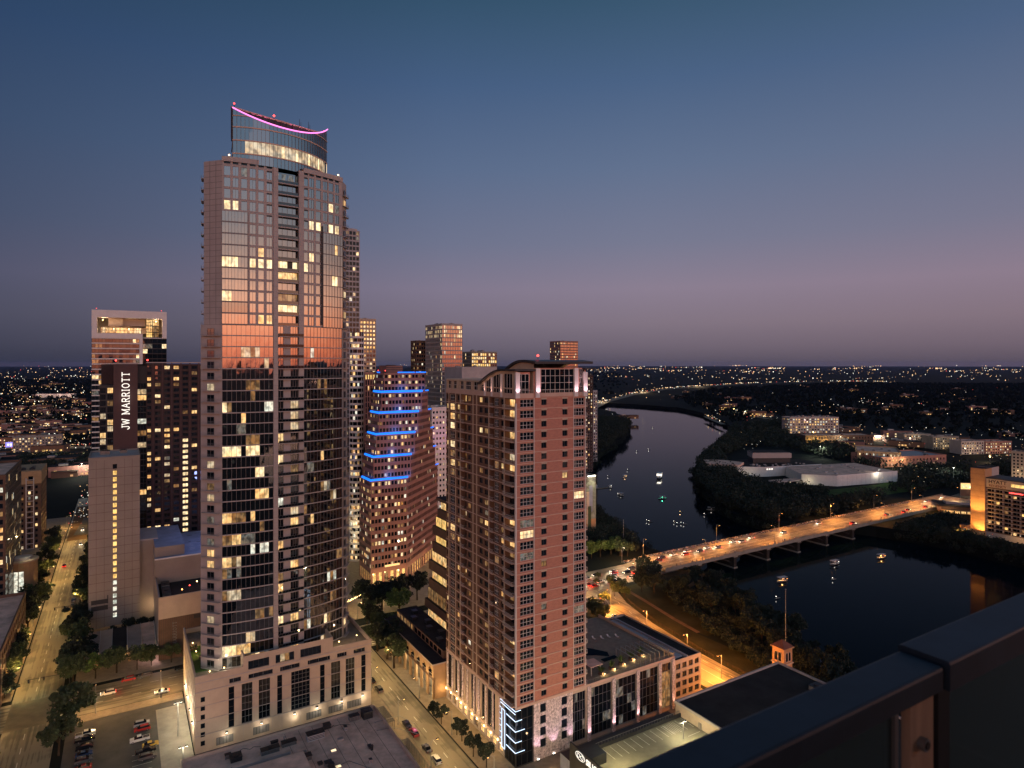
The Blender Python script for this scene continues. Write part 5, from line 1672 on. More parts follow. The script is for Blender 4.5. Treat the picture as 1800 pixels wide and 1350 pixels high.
    for x, y, w, d, h in ((33, D_ - 9, 5, 2.6, 1.7), (26, D_ - 8, 4, 2, 1.0), (39, D_ - 5, 2, 2, 1), (51, D_ - 6, 3, 3, 2.1), (47, D_ - 5, 3, 2, 1.4), (20, D_ - 9, 5, 2, 1.2), (12, D_ - 8, 3, 3, 1.1), (30, D_ - 18, 2, 2, 1.2), (35, D_ - 25, 1.4, 1.4, 1), (52, D_ - 42, 1.6, 1.6, 1.2), (18, D_ - 25, 2.4, 2, 1.6)):
        roof_unit(T, x, y, 9.6 if not (8 < x < 30 and D_ - 34 < y < D_ - 16) else 11.8, w, d, h, R.choice(['metal_grey', 'metal_dark', 'roof_pale']))
    for x, y in ((37.5, D_ - 18), (36.6, D_ - 26), (37.4, D_ - 31), (41, D_ - 13), (30, D_ - 14)):
        sb = MB(); sb.box(x, x + 1.6, y, y + 1.2, 9.603, 9.95, 'stone'); sb.box(x + .1, x + 1.5, y + .1, y + 1.1, 9.95, 10.02, 'lit_cream' if y < D_ - 15 else 'metal_grey'); T.part('skylight', sb)
    for i in range(16):
        x, y = R.uniform(5, 53), D_ - R.uniform(3, 48)
        if not (6 < x < 31 and D_ - 36 < y < D_ - 14): roof_unit(T, x, y, 9.6, R.uniform(.6, 2.2), R.uniform(.6, 1.6), R.uniform(.4, 1.3), R.choice(['metal_grey', 'metal_dark', 'metal_dark', 'roof_pale']))
    for i in range(9):
        sm = MB(); x, y = R.uniform(6, 50), D_ - R.uniform(3, 50); pts = [(x, y, 9.62)]
        for j in range(6): x += R.uniform(-.6, 2.4); y += R.uniform(-2.2, .9); pts.append((min(x, 55.5), y, 9.62))
        sm.path(pts, .07, 'roof_dark', 4); T.part('tar_seam', sm)
    for i in range(5):
        pb = MB(); x, y = R.uniform(28, 54), R.uniform(D_ - 50, D_ - 6); pb.path([(x, y, 9.75), (x + R.uniform(4, 9), y + R.uniform(-2, 2), 9.75), (x + R.uniform(9, 14), y - R.uniform(3, 8), 9.75)], .09, 'metal_grey', 4); T.part('pipe', pb)
    for i in range(6):
        vb = MB(); x, y = R.uniform(5, 54), R.uniform(D_ - 50, D_ - 4); vb.tube((x, y, 9.6), (x, y, 10.8), .2, .2, 'metal_grey', 7); vb.tube((x, y, 10.8), (x, y, 11.1), .38, .3, 'metal_grey', 7); T.part('vent_pipe', vb)
    T.finish()
arcade_block()

# background towers
def backs():
    W = lambda w, m, f, n, e=.3: rep(w, m, f, n, e)
    box = box_tower
    def th(px, D): return at(px, D)
    st = lambda **k: dict(ST, **k)
    box('lattice_tower', 'very tall dark lattice tower peeping out beside the tallest tower', th(607, 480), 9, 14, 223, 'roof_pale', W(11, 2.6, 2.1, 'v'), W(14, 2.6, 2.1, 'v'), None, rows_(0, 223, 58, .7), styles=st(v=(1, 1, .15, 'frame_dark', .08, 'glass_dark', .3)), units=1)
    box('gold_lit_tower', 'far tower washed in golden light, top floors all lit', th(621, 560), 20.5, 20, 161, 'stone_light', W(20.5, 2.7, 1.9, 'v'), None, None, rows_(0, 161, 44, .6), styles=st(v=(1, 1, .15, 'frame_dark', .5, 'glass', .3)), litf=lambda t, ci, rk, x, z: R.choice(['lit_gold', 'lit_warm', 'lit_cream']) if z > 135 else None, units=2)
    b_ = MB()
    T = Thing('round_balcony_tower', 'pale round tower ringed by white balconies beside the tallest tower', 'tower', at(627, 400), 0)
    n = 20
    P = lambda i, r: (r * math.cos(6.2832 * i / n), r * math.sin(6.2832 * i / n))
    b_.prism([P(i, 4.0) for i in range(n)], 0, 142, 'glass_dark')
    for k in range(41):
        b_.prism([P(i, 4.7) for i in range(n)], k * 3.45, k * 3.45 + 1.25, 'white_wall')
    for i in range(0, n, 2): b_.tube((*P(i, 4.5), 0), (*P(i, 4.5), 142), .14, .14, 'white_wall', 4)
    T.part('wall', b_)
    for k in range(41):
        for i in (12, 13, 14, 15, 16):
            if R.random() < .45:
                wb = MB(); a, c = P(i, 4.08), P(i + 1, 4.08); wb.quad((*a, k * 3.45 + 1.3), (*c, k * 3.45 + 1.3), (*c, k * 3.45 + 3.4), (*a, k * 3.45 + 3.4), R.choice(LITS)); T.part('window', wb)
    box('ribbed_tower', 'dark ribbed tower with lit cap in front of the round balcony tower', th(641, 452), 13, 22, 115, 'rose_stone', W(13, 1.8, 1.1, 'v'), W(22, 1.8, 1.1, 'v'), None, rows_(0, 115, 29, .84), styles=st(v=(1, 1, .12, 'frame_dark', .10, 'glass_dark', .4)), litf=lambda t, ci, rk, x, z: 'lit_gold' if z > 110 and R.random() < .6 else None, units=2)
    box('pink_side_tower', 'square far tower, grey grid left side and sunset-pink right side', th(777, 560), 20, 36, 156.5, 'stone', W(20, 1.6, 1.2, 'v'), W(36, 1.9, 1.1, 'v'), None, {'f': rows_(0, 156.5, 42, .8), 'l': rows_(0, 156.5, 42, .72)}, styles=st(v=(1, 1, .12, 'frame_dark', .09, 'glass_sky', .2)), units=3, litf=lambda t, ci, rk, x, z: 'lit_cream' if (t == 'l' and ci > 52 and R.random() < .45) or (z > 145 and R.random() < .4) else None)
    box('slim_tower', 'slim darker tower standing just left of the pink-sided tower', th(732, 600), 12, 14, 143, 'brick_dark', W(12, 2.2, 1.5, 'v'), W(14, 2.2, 1.5, 'v'), None, rows_(0, 143, 38, .6), styles=st(v=(1, 1, .12, 'frame_dark', .22, 'glass', .3)), units=1)
    box('penthouse_tower', 'broad tower showing only its lit top floors over pale flat roofs', th(829, 720), 33, 30, 135, 'concrete', W(33, 2.6, 2.1, 'v'), W(30, 2.6, 2.0, 'v'), None, rows_(0, 135, 34, .74), styles=st(v=(1, 1, .15, 'frame_dark', .1, 'glass', .3)), units=3, litf=lambda t, ci, rk, x, z: R.choice(['lit_gold', 'lit_cream', 'glass']) if z > 118 and t == 'f' else None, ubig=1.5)
    box('pale_roof_block', 'pale plain rooftop block behind the vaulted roof of the brick tower', th(812, 480), 30, 30, 118.5, 'roof_pale', None, None, None, None, styles=ST, units=2)
    box('sunset_tower', 'distant pink glass tower rising behind the vaulted roof canopy', th(985, 900), 31, 26, 153.5, 'rose_stone', W(31, 2.5, 1.9, 'v'), W(26, 2.5, 1.9, 'v'), None, rows_(0, 153.5, 40, .66), styles=st(v=(1, 1, .15, 'frame_dark', .12, 'glass_sky', .2)), units=1)
    box('balcony_flats', 'condominium tower with stacked balconies just right of the brick tower', th(1024, 720), 15, 16, 108, 'brick_deep', W(15, 3.4, 1.7, 'v'), W(16, 3.4, 1.7, 'v'), None, rows_(0, 108, 30, .6), styles=st(v=(1, 1, .15, 'frame_white', .25, 'glass_dark', .3)), units=2, ubig=1.6)
    box('condominium', 'shorter condominium with pale columns beside the riverside wood', th(1040, 800), 9, 16, 88, 'roof_pale', W(9, 3, 1.8, 'v'), W(16, 3.4, 1.7, 'v'), None, rows_(0, 88, 24, .55), styles=st(v=(1, 1, .15, 'frame_dark', .3, 'glass_dark', .3)), units=1)
    T = box('magenta_lit_block', 'pale block washed magenta behind the stepped blue-edged tower', th(759, 455), 16, 24, 90, 'white_wall', W(16, 2.6, 1.4, 'v'), W(24, 2.6, 1.4, 'v'), None, rows_(0, 90, 24, .45), styles=st(v=(1, 1, .12, 'frame_dark', .35, 'glass', .3)), units=1)
    light('wash_light', T.o, (7, -14, 70), 1600, (1, .35, .9), 3)
    box('white_side_block', 'pale lit garage wall between the tallest tower and stepped tower', th(606, 400), 12, 30, 48, 'stone_light', None, None, None, None, styles=ST, units=0)
    light('garage_light', None, at(622, 385, 22), 5000, (1, .8, .42), 1)
    box('lit_strip_block', 'mid-rise with glowing floor strips behind the tallest tower', th(612, 470), 16, 20, 82, 'brown', W(16, 5, 4.4, 'b'), W(20, 5, 4.4, 'b'), None, rows_(0, 82, 20, .6), styles=st(b=(4, 1, .12, 'frame_dark', .45, 'glass', .3)), units=1)
    T = box('mural_building', 'tall plain wall painted with a large pale mural beside brick tower', th(1029, 440), 9.2, 18, 44, 'mural', None, None, None, None, styles=ST, units=0, cat='building')
    b = MB(); b.box(.4, 9, -.06, -.01, 1, 15, 'orange_stone'); b.box(1, 3.4, -.08, -.062, 12, 34, 'stone_light'); b.box(3.4, 6.2, -.085, -.062, 20, 38, 'roof_blue'); b.box(2.2, 5, -.095, -.086, 9, 24, 'leaf'); T.part('mural_patch', b)
    light('mural_light', T.o, (5, -7, 46), 6500, (1, .88, .6), .5, 'SPOT', (5, 0, 28), 1.5)
    lb = MB(); lb.box(2, 8, -1.2, .2, 44.6, 45, 'bulb_white'); T.part('sign_lamp', lb)
    box('garage_left', 'lit pale apartment slab beyond the highway on the left', th(22, 850), 54, 16, 24, 'panel_wall', W(54, 3.2, 2.0, 'v'), None, None, rows_(0, 24, 7, .6), styles=st(v=(1, 1, .15, 'frame_white', .55, 'glass', .3)), units=3, cat='building')
backs()
# ------------------------------------------------------------------ bridge, its lamps and traffic
ORD = ['first', 'second', 'third', 'fourth', 'fifth', 'sixth', 'seventh', 'eighth', 'ninth', 'tenth', 'eleventh', 'twelfth', 'thirteenth', 'fourteenth', 'fifteenth', 'sixteenth', 'seventeenth', 'eighteenth', 'nineteenth', 'twentieth', 'twenty-first', 'twenty-second', 'twenty-third', 'twenty-fourth', 'twenty-fifth', 'twenty-sixth', 'twenty-seventh', 'twenty-eighth', 'twenty-ninth', 'thirtieth']
DZ = 1.6
def bridge():
    T = Thing('road_bridge', 'long concrete arch bridge glowing orange across the dark lake', 'bridge', g(272, 274))
    L, W_ = 372, 23.5
    b = MB(); b.box(0, L, 0, W_, DZ - 1.6, DZ, 'concrete', 'road_v')
    b.box(0, L, 0.0, 2.4, DZ + .003, DZ + .18, 'concrete', 'paving'); b.box(0, L, W_ - 2.8, W_, DZ + .003, DZ + .18, 'concrete', 'paving')
    b.quad((-14, 0, .05), (0, 0, DZ), (0, W_, DZ), (-14, W_, .05), 'road_light')
    T.part('deck', b)
    for y in (0.05, W_ - .3):
        r = MB(); r.box(0, L, y, y + .25, DZ + .18, DZ + .55, 'concrete')
        for i in range(int(L / 2.4)): r.box(i * 2.4, i * 2.4 + .25, y + .02, y + .23, DZ + .55, DZ + 1.2, 'concrete')
        r.box(0, L, y, y + .25, DZ + 1.2, DZ + 1.36, 'concrete')
        T.part('parapet', r)
    lm_ = MB()
    for y in (6.2, 9.2, 14.4, 17.4):
        for i in range(int(L / 9)): lm_.box(i * 9, i * 9 + 3, y, y + .15, DZ + .003, DZ + .012, 'paint')
    lm_.box(0, L, 11.6, 11.72, DZ + .003, DZ + .012, 'paint'); lm_.box(0, L, 11.88, 12, DZ + .003, DZ + .012, 'paint')
    T.part('lane_line', lm_)
    span = 32.5
    for i in range(7):
        x = 29 + i * span
        if x > 200: break
        p = MB()
        p.box(x - 1.3, x + 1.3, .8, 4.2, WZ - 1, DZ - 2.6, 'shade_concrete'); p.box(x - 1.3, x + 1.3, W_ - 4.2, W_ - .8, WZ - 1, DZ - 2.6, 'shade_concrete')
        p.box(x - 1.2, x + 1.2, 4.2, W_ - 4.2, WZ - 1, DZ - 4.5, 'shade_concrete'); p.box(x - 1.8, x + 1.8, .3, W_ - .3, DZ - 2.6, DZ - 1.603, 'concrete')
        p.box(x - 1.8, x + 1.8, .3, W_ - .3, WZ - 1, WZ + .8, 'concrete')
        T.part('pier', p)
    for i in range(-1, 6):
        x0 = 29 + i * span + 1.2
        n = 12
        for y0, y1 in ((3.2, 5.5), (W_ - 5.5, W_ - 3.2)):
            a = MB()
            for j in range(n):
                t0, t1 = j / n, (j + 1) / n
                X0, X1 = x0 + t0 * (span - 2.4), x0 + t1 * (span - 2.4)
                f = lambda t: DZ - 1.75 - 4.2 * (2 * t - 1) ** 2
                za, zb = f(t0), f(t1)
                k = len(a.v)
                a.v += [(X0, y0, za - .8), (X1, y0, zb - .8), (X1, y1, zb - .8), (X0, y1, za - .8), (X0, y0, za), (X1, y0, zb), (X1, y1, zb), (X0, y1, za)]
                a.f += [tuple(k + q for q in t) for t in ((3, 2, 1, 0), (4, 5, 6, 7), (0, 1, 5, 4), (2, 3, 7, 6))]; a.m += ['shade_concrete'] * 4
            T.part('arch', a)
    T.finish()
bridge()

def pole_geo(h, arm):
    p = MB(); p.tube((0, 0, 0), (0, 0, .8), .22, .2, 'metal_grey', 8); p.tube((0, 0, .8), (0, 0, h), .14, .08, 'metal_grey', 7)
    if arm:
        p.path([(0, 0, h - .6), (arm * .4, 0, h + .1), (arm, 0, h + .15)], .06, 'metal_grey', 5)
    return p
def head_geo(h, arm, mat_):
    q = MB(); q.box(arm - .15, arm + .65, -.2, .2, h + .08, h + .3, 'metal_dark'); q.box(arm - .05, arm + .55, -.15, .15, h - .02, h + .08, mat_)
    return q
PM = {}
def lamp(label, p, h=9.0, arm=1.6, rz=0.0, power=5000, col=(1, .58, .22), m_='bulb_amber', group=None):
    k = (h, arm, m_)
    if k not in PM: PM[k] = (pole_geo(h, arm).mesh('pole'), head_geo(h, arm, m_).mesh('lamp_head'))
    o = tag(obj('street_lamp', None, None, p, rz), label, 'street lamp', group)
    obj('pole', PM[k][0], o); hd = obj('lamp_head', PM[k][1], o)
    light('lamp_light', hd, (arm + .25, 0, h - .25), power, col, .25, 'SPOT' if h == 12 else 'POINT', (arm + .25, 0, 0) if h == 12 else None, 2.45, .35)
    return o
for i, v in enumerate((276, 342, 408, 471, 531, 590)):
    lamp(f'{ORD[i]} tall street lamp along the bridge side with the crowd, counted from the left end', g(v, 297.2, DZ + .18), 12, 2.2, GA - math.pi / 2, 30000, (1, .37, .075), group='bridge lamps')
for i, v in enumerate((306, 372, 440, 505, 562, 625)):
    lamp(f'{ORD[i]} tall street lamp along the near parapet of the bridge, counted from the left end', g(v, 274.3, DZ + .18), 12, 2.2, GA + math.pi / 2, 30000, (1, .37, .075), group='bridge lamps')
for i, (x, y) in enumerate(((1073, 1067), (1137, 1107), (1208, 1152), (1268, 1192))):
    lamp(f'{ORD[i]} street lamp down the orange lakeside road, counted from its bend', gp(x, y, .1), 9, 1.8, GA + math.pi, 34000, (1, .36, .06), group='lakeside road lamps')
for i, u in enumerate((120, 150)):
    lamp(f'{ORD[i]} street lamp on the lakeside road below the dark flat roof', g(186, u, .1), 9, 1.8, GA, 20000, (1, .36, .06), group='lakeside road lamps')
for i, (v, u) in enumerate(((205, 268), (222, 301), (246, 271), (262, 301), (180, 268), (150, 300))):
    lamp(f'{ORD[i]} street lamp at the busy junction before the bridge', g(v, u, .1), 9.5, 1.8, GA + (math.pi / 2 if u < 280 else -math.pi / 2), 9000, (1, .70, .40), 'bulb_white', 'junction lamps')
for i, u in enumerate((160, 200, 240, 300, 335, 370, 405, 440, 480, 530, 580)):
    pw_ = 4200 if u < 390 else 6500
    lamp(f'{ORD[i]} street lamp up the left kerb of the left street', g(-35.5, u, .14), 8.5, 2.2, GA, pw_, (1, .58, .17), 'bulb_warm', 'left street lamps')
    if u > 250 and i % 2: lamp(f'{ORD[i // 2]} street lamp up the right kerb of the left street', g(-17.5, u + 12, .14), 8.5, 2.2, GA + math.pi, pw_, (1, .58, .17), 'bulb_warm', 'left street lamps')
for i, v in enumerate((-75, -45, -8, 12)):
    lamp(f'{ORD[i]} street lamp along the near side of the avenue beside the car park', g(v, 266.5, .14), 9, 2, GA + math.pi / 2, 7000, (1, .58, .2), 'bulb_warm', 'avenue lamps')
for i, u in enumerate((120, 150, 178, 205, 232, 258)):
    lamp(f'{ORD[i]} street lamp on the walk opposite the brick tower', g(79.6, u, .14), 8, 1.8, GA, 3600, (1, .66, .28), 'bulb_warm', 'side street lamps')
    lamp(f'{ORD[i]} street lamp on the kerb under the brick tower', g(92.4, u + 12, .14), 8, 1.8, GA + math.pi, 3000, (1, .66, .28), 'bulb_warm', 'side street lamps')
for i, (v, u) in enumerate(((70, 296), (86, 330), (96, 300), (110, 318), (92, 380), (94, 430))):
    lamp(f'{ORD[i]} street lamp on the tree-shaded plaza by the stepped tower', g(v, u, .14), 7.5, 1.5, GA, 3200, (1, .68, .32), 'bulb_warm', 'plaza lamps')
# flood lamps on high masts
def mast(label, p, h, power, col, m_='bulb_white', r_=.5):
    T = Thing('light_mast', label, 'light mast', p)
    b = MB(); b.tube((0, 0, 0), (0, 0, h), .18, .1, 'metal_grey', 7); b.box(-1, 1, -.1, .1, h - .1, h + .06, 'metal_grey'); T.part('pole', b)
    for x in (-.9, .9):
        q = MB(); q.box(x - .35, x + .35, -.25, .25, h + .06, h + .22, 'metal_dark'); q.box(x - .28, x + .28, -.2, .2, h - .02 - .02, h + .0595, m_); T.part('lamp_head', q)
    light('lamp_light', T.o, (0, 0, h - .5), power, col, r_)
    return T
mast('flood lamp mast lighting the car park next to the tall tower podium', g(15.5, 236, .12), 11, 3600, (1, .86, .58))
mast('second flood lamp mast beside the podium wall, nearer the front', g(15, 208, .12), 11, 3600, (1, .86, .58))
mast('twin-headed lamp on the rooftop parking deck', at(1201, 190, 10.85), 5.0, 5000, (1, .86, .50))
for lab, x, y, pw, col in (('bright white flood mast beyond the brick offices across the lake', 1569, 826, 9000, (1, .92, .7)), ('flood mast over the tree-ringed lot behind the white halls', 1441, 803, 22000, (.95, 1, .75)), ('flood mast by the long low brick building across the lake', 1478, 784, 15000, (1, .9, .6)), ('flood mast at the white hall corner facing the bridge lawn', 1545, 850, 4000, (1, .95, .8)), ('white flood mast at the far lot behind the orange-lit hotel', 1676, 846, 9000, (.9, 1, .85)), ('flood mast beside the vacant lot on the far left', 143, 838, 30000, (1, .95, .75))):
    mast(lab, gp(x, y), 14, pw, col)

def signal(label, p, rz, arm=9):
    T = Thing('traffic_signal', label, 'traffic light', p, rz)
    b = MB(); b.tube((0, 0, 0), (0, 0, 6.6), .16, .12, 'metal_dark', 7); b.tube((0, 0, 6), (arm, 0, 6.4), .11, .07, 'metal_dark', 6); T.part('pole', b)
    for x in (arm * .6, arm * .95):
        q = MB(); q.box(x - .25, x + .25, -.2, .2, 5.2, 6.5, 'frame_dark'); q.ball((x, -.25, 5.45), .26, 'signal_teal', 8); hs = T.part('signal_head', q)
        light('signal_glow', hs, (x, -.9, 5.4), 180, (.1, 1, .75), .15)
    return T
signal('teal traffic signals hanging over the near mouth of the left street', g(-17, 292, .1), GA + math.pi, 13)
signal('teal traffic signals further up the left street', g(-17, 372, .1), GA + math.pi, 11)

# ------------------------------------------------------------------ vehicles
def car_parts(kind, litp):
    L, hh, w = {'sedan': (4.7, 1.45, 1.82), 'suv': (4.8, 1.78, 1.92), 'pickup': (5.7, 1.85, 1.98)}[kind]
    prof = {'sedan': [(0, .35), (0, .75), (.12, .82), (1.15, .95), (4.5, .95), (4.7, .7), (4.7, .35)],
            'suv': [(0, .38), (0, .9), (.1, 1.0), (1.1, 1.1), (4.7, 1.12), (4.8, .8), (4.8, .38)],
            'pickup': [(0, .45), (0, 1.0), (.1, 1.1), (1.3, 1.18), (5.6, 1.15), (5.7, .9), (5.7, .45)]}[kind]
    cab = {'sedan': [(1.1, .95), (1.85, 1.43), (3.2, 1.45), (4.1, .95)], 'suv': [(1.0, 1.1), (1.7, 1.72), (4.2, 1.76), (4.65, 1.12)], 'pickup': [(1.25, 1.18), (1.95, 1.83), (3.3, 1.85), (3.6, 1.16)]}[kind]
    def ext(pts, w0, w1, m, zb):
        q = MB(); c = len(pts)
        ws = [w0 if z <= zb else w1 for _, z in pts]
        k = 0
        q.v = [(x, -a / 2, z) for (x, z), a in zip(pts, ws)] + [(x, a / 2, z) for (x, z), a in zip(pts, ws)]
        q.f = [tuple(range(c)), tuple(reversed(range(c, 2 * c)))]; q.m = [m, m]
        for i in range(c):
            j = (i + 1) % c
            q.f.append((i, c + i, c + j, j)); q.m.append(m)
        return q
    body = ext(prof, w, w * .97, 'car_paint', .76)
    rf = ext([(cab[1][0] + .05, cab[1][1] - .02), (cab[1][0] + .1, cab[1][1] + .05), (cab[2][0] - .1, cab[2][1] + .05), (cab[2][0], cab[2][1] - .02)], w * .74, w * .72, 'car_paint', cab[1][1])
    body.add(rf)
    if kind == 'pickup': body.box(3.75, 5.55, -.8, .8, 1.1505, 1.17, 'frame_dark')
    glass_ = ext(cab, w * .9, w * .74, 'glass_dark', cab[0][1] + .05)
    wheel = MB(); 
    wheel.tube((0, -.11, 0), (0, .11, 0), .34, .34, 'tyre', 12); wheel.tube((0, -.125, 0), (0, .125, 0), .2, .2, 'metal_grey', 8)
    hl = MB(); hl.box(-.05, .12, -.24, .24, -.1, .12, 'head_lamp' if litp else 'lamp_off')
    tl = MB(); tl.box(-.08, .05, -.24, .24, -.13, .13, 'tail_lamp' if litp else 'tile')
    return dict(body=body.mesh('body'), glass=glass_.mesh('cabin_glass'), wheel=wheel.mesh('wheel'), head=hl.mesh('headlight'), tail=tl.mesh('taillight'), L=L, w=w, wz=.34, ax=(.85, L - (.95 if kind != 'pickup' else 1.2)), hz=prof[1][1] - .08)
CARP = {(k, lt): car_parts(k, lt) for k in ('sedan', 'suv', 'pickup') for lt in (0, 1)}
CN = 0
PAINT = {'white': (.62, .6, .56, 1), 'black': (.012, .012, .014, 1), 'red': (.35, .03, .025, 1), 'silver': (.32, .32, .33, 1), 'blue': (.03, .06, .14, 1), 'grey': (.1, .1, .1, 1), 'yellow': (.6, .36, .05, 1)}
def car(label, p, rz, kind='sedan', paint='white', lt=0, group=None, glow=0):
    """nose towards local -x"""
    P_ = CARP[(kind, lt)]
    o = tag(obj('parked_car' if not lt else 'moving_car', None, None, p, rz), label, 'pickup truck' if kind == 'pickup' else 'car', group)
    c = Matrix.Translation((-P_['L'] / 2, 0, 0))
    off = -P_['L'] / 2
    b = obj('body', P_['body'], o, (off, 0, 0)); b.color = PAINT[paint]
    obj('cabin_glass', P_['glass'], o, (off, 0, 0))
    for x in P_['ax']:
        for s in (-1, 1): obj('wheel', P_['wheel'], o, (off + x, s * (P_['w'] / 2 - .1), P_['wz']))
    for s in (-1, 1):
        obj('headlight', P_['head'], o, (off, s * P_['w'] * .34, P_['hz'])); obj('taillight', P_['tail'], o, (off + P_['L'], s * P_['w'] * .37, P_['hz']))
    if glow:
        light('headlight_glow', o, (off - 1.6, 0, .8), glow, (1, .85, .6), .2); light('taillight_glow', o, (off + P_['L'] + .9, 0, .8), glow * .5, (1, .06, .04), .2)
    return o
V_, U_ = GA, GA + math.pi / 2
for lab, v, u, rz, k, c in (
        ('white pickup in the car park left row, farthest from the viewer', -10.4, 252, V_, 'pickup', 'white'), ('dark pickup parked beside the white one in the left row', -10.4, 248.6, V_, 'pickup', 'black'),
        ('black car in the middle of the car park left row', -10.3, 243.5, V_, 'suv', 'black'), ('dark blue car low in the car park left row', -10.3, 239.5, V_, 'sedan', 'blue'), ('grey car nearest the viewer in the left row', -10.2, 235.6, V_, 'suv', 'grey'), ('red-tailed dark car at the lower end of the left row', -10.2, 231.5, V_, 'sedan', 'red'),
        ('silver car at the far end of the car park right row', 5.5, 249.5, V_, 'suv', 'silver'), ('red hatchback next to the silver car in the car park', 5.6, 246.0, V_, 'suv', 'red'), ('white pickup alone in the middle of the right row', 4.8, 239.5, V_, 'pickup', 'white'), ('black pickup lower in the car park right row', 6.2, 231.5, V_, 'pickup', 'black'), ('yellow car showing behind the black pickup', 7.6, 234.6, V_, 'sedan', 'yellow'), ('dark green-grey car at the lower right of the car park', 6.6, 227.6, V_, 'suv', 'grey')):
    car(lab, g(v, u, .12), rz + (math.pi if R.random() < .4 else 0), k, c, group='cars parked in the lot')
car('white saloon crossing the avenue near the podium corner', g(12.5, 270.5, .03), V_, 'sedan', 'white', 1, 'cars on the avenue', 60)
car('white off-roader on the avenue left of the white saloon', g(-4.5, 279.5, .03), V_, 'suv', 'white', 1, 'cars on the avenue', 120)
for i, (v, u, k, c, lab) in enumerate(((2, 287.5, 'suv', 'red', 'dark red car parked under the trees by the pavilion'), (7.6, 287.6, 'suv', 'grey', 'grey car parked between the red and black ones'), (20, 287.6, 'sedan', 'black', 'black car parked by the pavilion entrance'), (27, 287.8, 'sedan', 'blue', 'dark blue car parked nearest the podium'))):
    car(lab, g(v, u, .03), V_, k, c, 0, 'cars parked by the pavilion')
for i, (v, u, c, lt, lab) in enumerate(((-22, 330, 'black', 0, 'black car parked low on the left street'), (-21.5, 352, 'blue', 0, 'blue car parked midway up the left street'), (-21.5, 390, 'black', 0, 'black car at the teal signal on the left street'), (-21.5, 398, 'grey', 0, 'grey car just above the signal on the left street'), (-30, 470, 'red', 1, 'red-lit car driving away up the left street'), (-24, 520, 'white', 1, 'white car coming down the far left street'), (-31.5, 200, 'white', 1, 'white car with bright lamps low on the left street'), (-25, 565, 'white', 1, 'small far car at the top of left street'))):
    car(lab, g(v, u, .03), U_ if lt and i in (5, 6, 7) else U_ + math.pi, ('sedan', 'suv')[i % 2], c, lt, 'cars on the left street', 150 if lt else 0)
for i, (v, u, c, lab) in enumerate(((81.9, 203, 'black', 'black car behind the red car beside the long roof'), (82, 197, 'red', 'red car parked beside the long low roof'), (82.2, 187, 'grey', 'grey car between the red and white ones'), (82.2, 180, 'white', 'white car lowest beside the long low roof'), (81.8, 238, 'black', 'black car on the kerb by the podium corner'), (81.8, 230, 'grey', 'grey car on the kerb just below the podium corner'), (82, 258, 'blue', 'dark car far up the side street'))):
    car(lab, g(v, u, .03), U_ + math.pi, ('sedan', 'suv')[i % 2], c, 0, 'cars on the side street')
for i, (v, u, c) in enumerate(((208, 276, 'white'), (214, 280, 'silver'), (221, 276, 'red'), (228, 280, 'white'), (235, 276.6, 'black'), (241, 284, 'silver'), (248, 276.5, 'white'), (255, 280.5, 'red'), (203, 284, 'grey'), (212, 287, 'white'), (224, 287.5, 'silver'), (233, 290, 'black'), (246, 290, 'white'), (258, 288, 'grey'), (266, 281, 'white'), (206, 280, 'red'), (217, 284, 'white'), (238, 280, 'silver'), (244, 287.5, 'red'), (251, 284, 'black'), (262, 277, 'silver'), (269, 290, 'red'), (272, 277.5, 'black'))):
    car(f'{ORD[i]} {c} car of the queue at the junction before the bridge', g(v, u, .05), V_ + (0 if u > 283 else math.pi), ('sedan', 'suv', 'sedan')[i % 3], c, 1, 'cars queueing before the bridge', 200)
for i, (v, u, c) in enumerate(((286, 291, 'black'), (280, 288, 'red'), (296, 291.5, 'white'), (303, 288, 'red'), (309, 292, 'white'), (316, 288, 'black'), (326, 291, 'white'), (333, 288.5, 'silver'), (352, 292, 'white'), (357, 289, 'silver'), (371, 292, 'white'), (402, 289, 'white'), (448, 292, 'white'), (470, 279, 'red'), (520, 281, 'grey'), (540, 278, 'red'), (552, 281, 'black'), (575, 278.5, 'red'), (600, 290, 'white'), (618, 279, 'red'), (630, 291, 'white'))):
    car(f'{ORD[i]} car out on the bridge from its left end, {c}', g(v, u, DZ + .01), V_ + (0 if u > 285 else math.pi), ('sedan', 'suv')[i % 2], c, 1, 'cars on the bridge', 420)
for i, (t, off, c) in enumerate(((5.6, 4, 'red'), (4.5, 2, 'white'), (3.4, 4.5, 'grey'), (2.6, 2, 'black'), (1.9, 4.5, 'red'), (1.2, 2, 'white'))):
    k = int(t); p = CZ[k].lerp(CZ[k + 1], t - k); d = (CZ[k + 1] - CZ[k]).normalized()
    q = p + Vector((-d.y, d.x, 0)) * off
    car(f'{ORD[i]} {c} car down the lakeside road from its bend', (q.x, q.y, .03), math.atan2(d.y, d.x) + math.pi, 'sedan', c, 1, 'cars on the lakeside road', 150)

# ------------------------------------------------------------------ people and boats
def person_geo(h, m1, m2):
    b = MB(); s = h / 1.72
    for sx in (-.09, .09): b.tube((sx * s, 0, 0), (sx * s, 0, .84 * s), .07 * s, .10 * s, m2, 5)
    b.tube((0, 0, .8 * s), (0, 0, 1.42 * s), .17 * s, .21 * s, m1, 6); b.tube((0, 0, 1.42 * s), (0, 0, 1.52 * s), .07 * s, .07 * s, 'orange_stone', 5)
    for sx in (-.25, .25): b.tube((sx * s, 0, 1.38 * s), (sx * 1.1 * s, -.1 * s, .82 * s), .055 * s, .045 * s, m1, 4)
    b.ball((0, 0, 1.61 * s), .11 * s, 'orange_stone', 6, .13 * s)
    return b
PG = [person_geo(R.uniform(1.58, 1.85), a, c) for a in ('skin_cloth', 'white_wall', 'brick', 'roof_blue', 'beige') for c in ('frame_dark', 'roof_blue')]
cb = MB()
